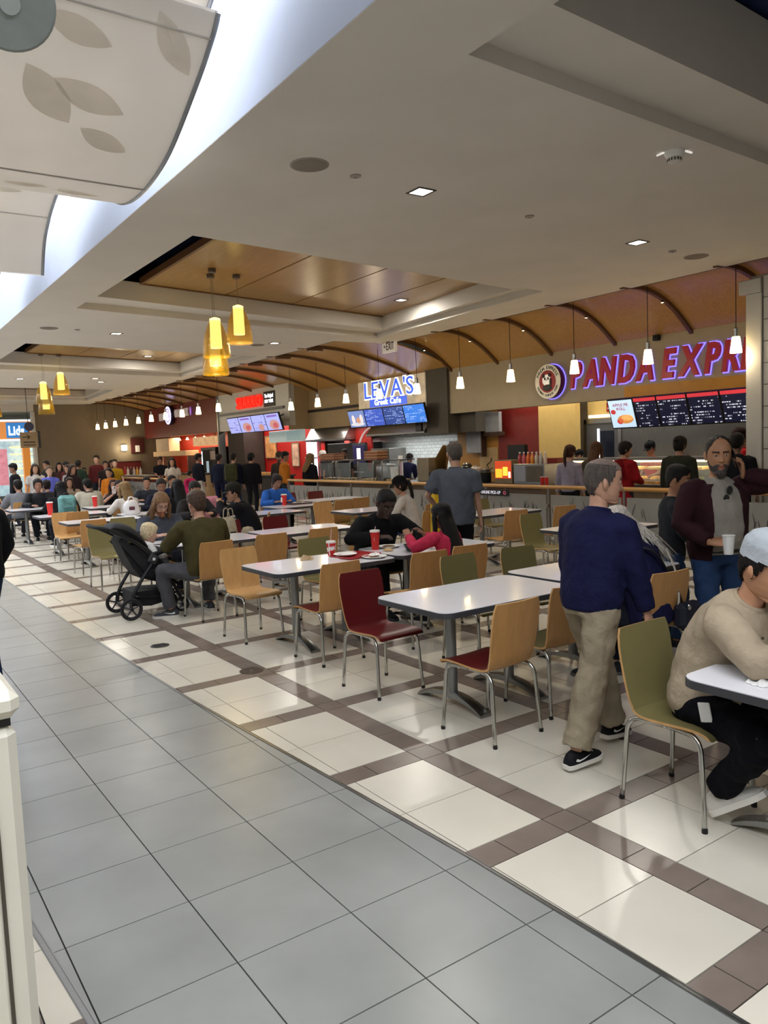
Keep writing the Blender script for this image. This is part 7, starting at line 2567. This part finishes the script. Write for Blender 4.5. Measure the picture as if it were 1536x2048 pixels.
for (lab, x, y, dg_, tp_, hr) in (('seated person in pale pink beside the maroon one', 2.75, 22.2, 170, '#b08a90', ('short', '#1f1814')), ('seated person in dark brown with tied hair near the tall red cup', 4.05, 20.1, 20, '#2a2220', ('bun', '#1c1412')),
                           ('seated woman in tan top near the leaning girl', 4.85, 21.4, 165, '#8d7a66', ('long', '#2a1c16')), ('seated man in dark grey behind the blond woman', 5.75, 17.9, 160, '#2b2d33', ('short', '#17120f')),
                           ('seated boy in navy beside the dark grey man', 6.35, 18.0, 190, '#1c2440', ('short', '#17120f')), ('seated woman in black near the left edge', 2.55, 19.0, 120, '#1a191c', ('long', '#14100f'))):
    person(lab, x, y, dg_, 1.68, '#9a725c', hr, tp_, 'long', '#22242c', lod=2, sit=True, loose=.026, group=G2)
# teal backpack
t = thing('backpack', 'teal patterned backpack on the person in black jacket', 'backpack', T2['W'] @ Vector((0, -.24, .62)), R(4))
MB().obox((0, -.04, .24), (.17, .10, .22), None, 0, .06).build('pack_body', mat('pack_teal', '#5c8a88', .8, var=.45, vscale=9), t)
MB().obox((0, -.14, .14), (.12, .03, .10), None, 0, .02).build('pocket', mat('pack_teal_dark', '#456e6e', .8), t)
MB().tube(smoothpath([(-.05, -.02, .45), (-.03, -.02, .50), (.03, -.02, .50), (.05, -.02, .45)], 3), .01, 6).build('grab_loop', BLACK, t)
# pink jacket over a chair
t = thing('draped_jacket', 'grey and pink jacket hung over a chair back by the blue hoodie girl', 'jacket', (6.02, 15.34, .70), R(4))
RR = []
for k, (yy, zz) in enumerate(((-.10, -.20), (-.09, .05), (-.05, .17), (0.02, .20), (.07, .15), (.09, -.05), (.09, -.18))):
    RR.append([Vector((-.30 + .03 * math.sin(k), yy, zz)), Vector((.28, yy, zz + .015 * math.cos(k * 2))), Vector((.28, yy * .7, zz - .03)), Vector((-.30, yy * .7, zz - .03))])
MB().rings(loft_secs(RR, 3)).build('grey_cloth', cloth('#3c3839'), t, 60)
MB().rings(loft_secs([[q + Vector((.09, -.012 if q.y < 0 else .012, .010)) if i in (1, 2) else q + Vector((.30, -.012 if q.y < 0 else .012, .012)) for i, q in enumerate(r_)] for r_ in RR], 3)).build('pink_cloth', cloth('#a8707e'), t, 60)

# ------------------------------------------------------------------ people queueing at the counters
G3 = 'people queueing at the food counters'
person('girl in lilac top with a brown ponytail at the near counter', 10.75, 9.62, -70, 1.66, '#b58c74', ('tail', '#3a2418'), '#8d8797', 'long', '#17181c', lod=1, bulk=.9, pose={'yaw': -12}, group=G3)
person('woman with very long wavy brown hair at the near counter', 11.15, 9.36, -60, 1.70, '#b58c74', ('verylong', '#4a2f1c'), '#4a4636', 'long', '#1f2026', lod=1, pose={'yaw': -20}, group=G3)
person('woman in long red coat at the near counter', 10.85, 8.52, -95, 1.69, '#a87e66', ('full', '#120e0d'), '#7a1216', 'long', '#26262c', lod=1, bulk=1.05, loose=.03, dress='#86141a', pose={'yaw': -25, 'down': 10, 'wR': (.16, .28, 1.05), 'wL': (-.12, .28, 1.05)}, group=G3)
person('person in dark olive hoodie with hair tied up at the near counter', 10.85, 7.45, -85, 1.74, '#8a6450', ('bun', '#14100f'), '#23241c', 'long', '#1b1c20', lod=1, bulk=1.1, loose=.04, group=G3)
person('man in black t-shirt seen from behind beside the pillar', 10.55, 6.30, -70, 1.76, '#6b4a38', ('short', '#0f0d0c'), '#121215', 'short', '#22242c', lod=1, bulk=1.1, group=G3)
person('woman in black cardigan and blond hair by the railing end', 10.40, 18.50, -80, 1.66, '#b58c74', ('long', '#6e5634'), '#101014', 'long', '#1b1c20', lod=2, loose=.04, group=G3)
person('man in orange jacket near the railing end', 10.05, 19.3, -110, 1.74, '#8a6450', ('short', '#17130f'), '#a8641c', 'long', '#2a2c30', lod=2, bulk=1.1, loose=.03, group=G3)
person('bearded man in brown jacket and cap near the pizza shop', 10.45, 20.3, 130, 1.72, '#a87e66', ('short', '#3a2a20'), '#3a302a', 'long', '#24262c', lod=2, beard='#4a3a30', cap=('#3b342c', 0), bulk=1.1, loose=.03, group=G3)
person('person in black coat and hood at the pizza counter', 9.6, 20.5, -60, 1.74, '#a87e66', ('full', '#0f0d0d'), '#0f0f13', 'long', '#17181c', lod=2, bulk=1.25, loose=.05, group=G3)
W_ = person('man in navy jacket wearing an olive backpack', 9.25, 20.9, -40, 1.76, '#b08870', ('short', '#1c1714'), '#14182a', 'long', '#1b2a4a', lod=2, bulk=1.1, loose=.03, group=G3)
t = thing('backpack', 'olive green backpack on the man in navy jacket', 'backpack', W_['W'] @ Vector((0, -.23, .98)), R(-40))
MB().obox((0, -.04, .24), (.18, .11, .25), None, 0, .06).build('pack_body', cloth('#3c3d28'), t)
MB().obox((0, -.15, .14), (.12, .03, .10), None, 0, .02).build('pocket', cloth('#34351f'), t)
person('person in dark blue denim by the hot dog fridge', 9.6, 22.8, -50, 1.74, '#8a6450', ('short', '#14100f'), '#141a2c', 'long', '#141c34', lod=2, loose=.03, group=G3)
person('man in black sweater seen from behind at the fridge', 9.35, 23.9, -75, 1.78, '#8a6450', ('short', '#14100f'), '#10121c', 'long', '#b8b4ac', lod=2, bulk=1.05, group=G3)
person('child in bright pink coat in the queue', 8.45, 22.3, -60, 1.30, '#a87e66', ('short', '#14100f'), '#a81f50', 'long', '#5a2a3a', lod=2, loose=.03, dress='#a81f50', group=G3)
person('woman with long dark hair in white printed t-shirt facing us', 8.6, 24.1, 150, 1.68, '#a87e66', ('long', '#1a1210'), '#a89e92', 'short', '#23252c', lod=2, group=G3)
person('man in black t-shirt looking at his phone near the far counter', 9.3, 27.3, 160, 1.74, '#8a6450', ('short', '#14100f'), '#101014', 'short', '#23252c', lod=2, bulk=1.1, pose={'down': 25, 'wR': (.08, .3, 1.05), 'wL': (-.08, .3, 1.05)}, group=G3)
person('server in red shirt and black cap behind the near counter', 13.0, 9.50, 90, 1.66, '#a87e66', ('short', '#14100f'), '#b3222a', 'short', '#1b1c20', lod=1, cap=('#17171a', 0), pose={'down': 20, 'wR': (.1, .3, 1.05), 'wL': (-.1, .3, 1.05)}, group='staff behind the counters')
person('tall server in red polo and brown cap turned sideways', 13.0, 7.62, 40, 1.82, '#a87e66', ('short', '#1c1512'), '#b01f22', 'short', '#1b1c20', lod=1, cap=('#2a1814', 0), bulk=1.1, pose={'down': 14}, group='staff behind the counters')
person('short worker in black cap beside the yellow wall', 12.95, 11.25, 80, 1.52, '#b58c74', ('short', '#1c1512'), '#7a2430', 'short', '#1b1c20', lod=1, cap=('#141416', 0), group='staff behind the counters')
person('pizza maker in white cap and black top', 12.2, 20.75, 60, 1.70, '#b08068', ('short', '#1c1512'), '#18181c', 'short', '#1b1c20', lod=2, cap=('#d8d4ce', 0), group='staff behind the counters')
person('bearded worker behind the black kitchen unit', 12.05, 19.25, 110, 1.74, '#6b4a38', ('short', '#14100f'), '#1b1b1f', 'short', '#1b1c20', lod=2, beard='#1a1412', group='staff behind the counters')
person('worker in navy bending over the cafe back counter', 12.15, 16.55, -60, 1.70, '#8a6450', ('short', '#14100f'), '#161a3a', 'long', '#1b1c20', lod=2, bulk=1.1, pose={'lean': 40, 'down': 20, 'wR': (.1, .5, .95), 'wL': (-.1, .5, .95)}, group='staff behind the counters')

# ------------------------------------------------------------------ crowd at the far left
G4 = 'crowd at the far left of the hall'
CROWD = [
    ('young person in periwinkle t-shirt standing', 4.36, 21.35, 175, 1.62, '#c09a82', ('short', '#5a4636'), '#5a5fb0', 'short'),
    ('woman in white t-shirt with red print and long hair', 4.37, 23.2, 178, 1.68, '#b58c74', ('long', '#2a1c16'), '#b8b2ac', 'short'),
    ('man in black hoodie near the directory sign', 3.9, 23.4, 60, 1.72, '#8a6450', ('short', '#14100f'), '#1b1c20', 'long'),
    ('man in dark cap in front of the far wall', 5.64, 27.8, 120, 1.74, '#8a6450', ('short', '#14100f'), '#26241f', 'long'),
    ('woman in dark brown beside the far wall', 6.2, 28.7, 170, 1.66, '#a87e66', ('long', '#1c1412'), '#3a2420', 'long'),
    ('person in maroon sweater in the far crowd', 5.95, 26.4, 40, 1.70, '#8a6450', ('short', '#14100f'), '#4a1c20', 'long'),
    ('person in dark green jacket in the far crowd', 6.47, 27.2, -30, 1.72, '#6b4a38', ('short', '#0f0d0c'), '#1c2a20', 'long'),
    ('child with fuzzy hat in the far crowd', 7.15, 29.2, 170, 1.45, '#8a6450', ('short', '#14100f'), '#2a2826', 'long'),
    ('tall man in dark red plaid in the far crowd', 7.2, 27.6, 150, 1.86, '#b08870', ('short', '#17120f'), '#4a1a1a', 'long'),
    ('bearded man in black in the far crowd', 7.2, 26.6, 170, 1.66, '#8a6450', ('short', '#14100f'), '#1d1716', 'short'),
    ('man in mustard t-shirt leaning on the distant rail', 7.6, 26.9, 160, 1.70, '#c09a82', ('short', '#1f1814'), '#8a6a14', 'short'),
    ('person in grey print hugging a friend', 5.5, 24.2, 120, 1.62, '#a87e66', ('long', '#3a261c'), '#8a8480', 'short'),
    ('girl in brown jacket beside the periwinkle t-shirt', 5.15, 22.4, 200, 1.62, '#a87e66', ('long', '#2a1c16'), '#2a2024', 'long'),
    ('person in orange sweater behind the leaning girl', 5.75, 20.9, 140, 1.50, '#a87e66', ('short', '#14100f'), '#b86a1c', 'long'),
    ('woman in black behind the distant rail', 8.2, 29.5, 175, 1.66, '#8a6450', ('long', '#14100f'), '#1b1a1e', 'long'),
]
for (lab, x, y, dg_, hh, sk, hr, tp_, sl) in CROWD:
    person(lab, x, y, dg_, hh, sk, hr, tp_, sl, random.choice(['#22242c', '#26304a', '#2c2c30']), lod=2, loose=.024, group=G4)

bake_all()
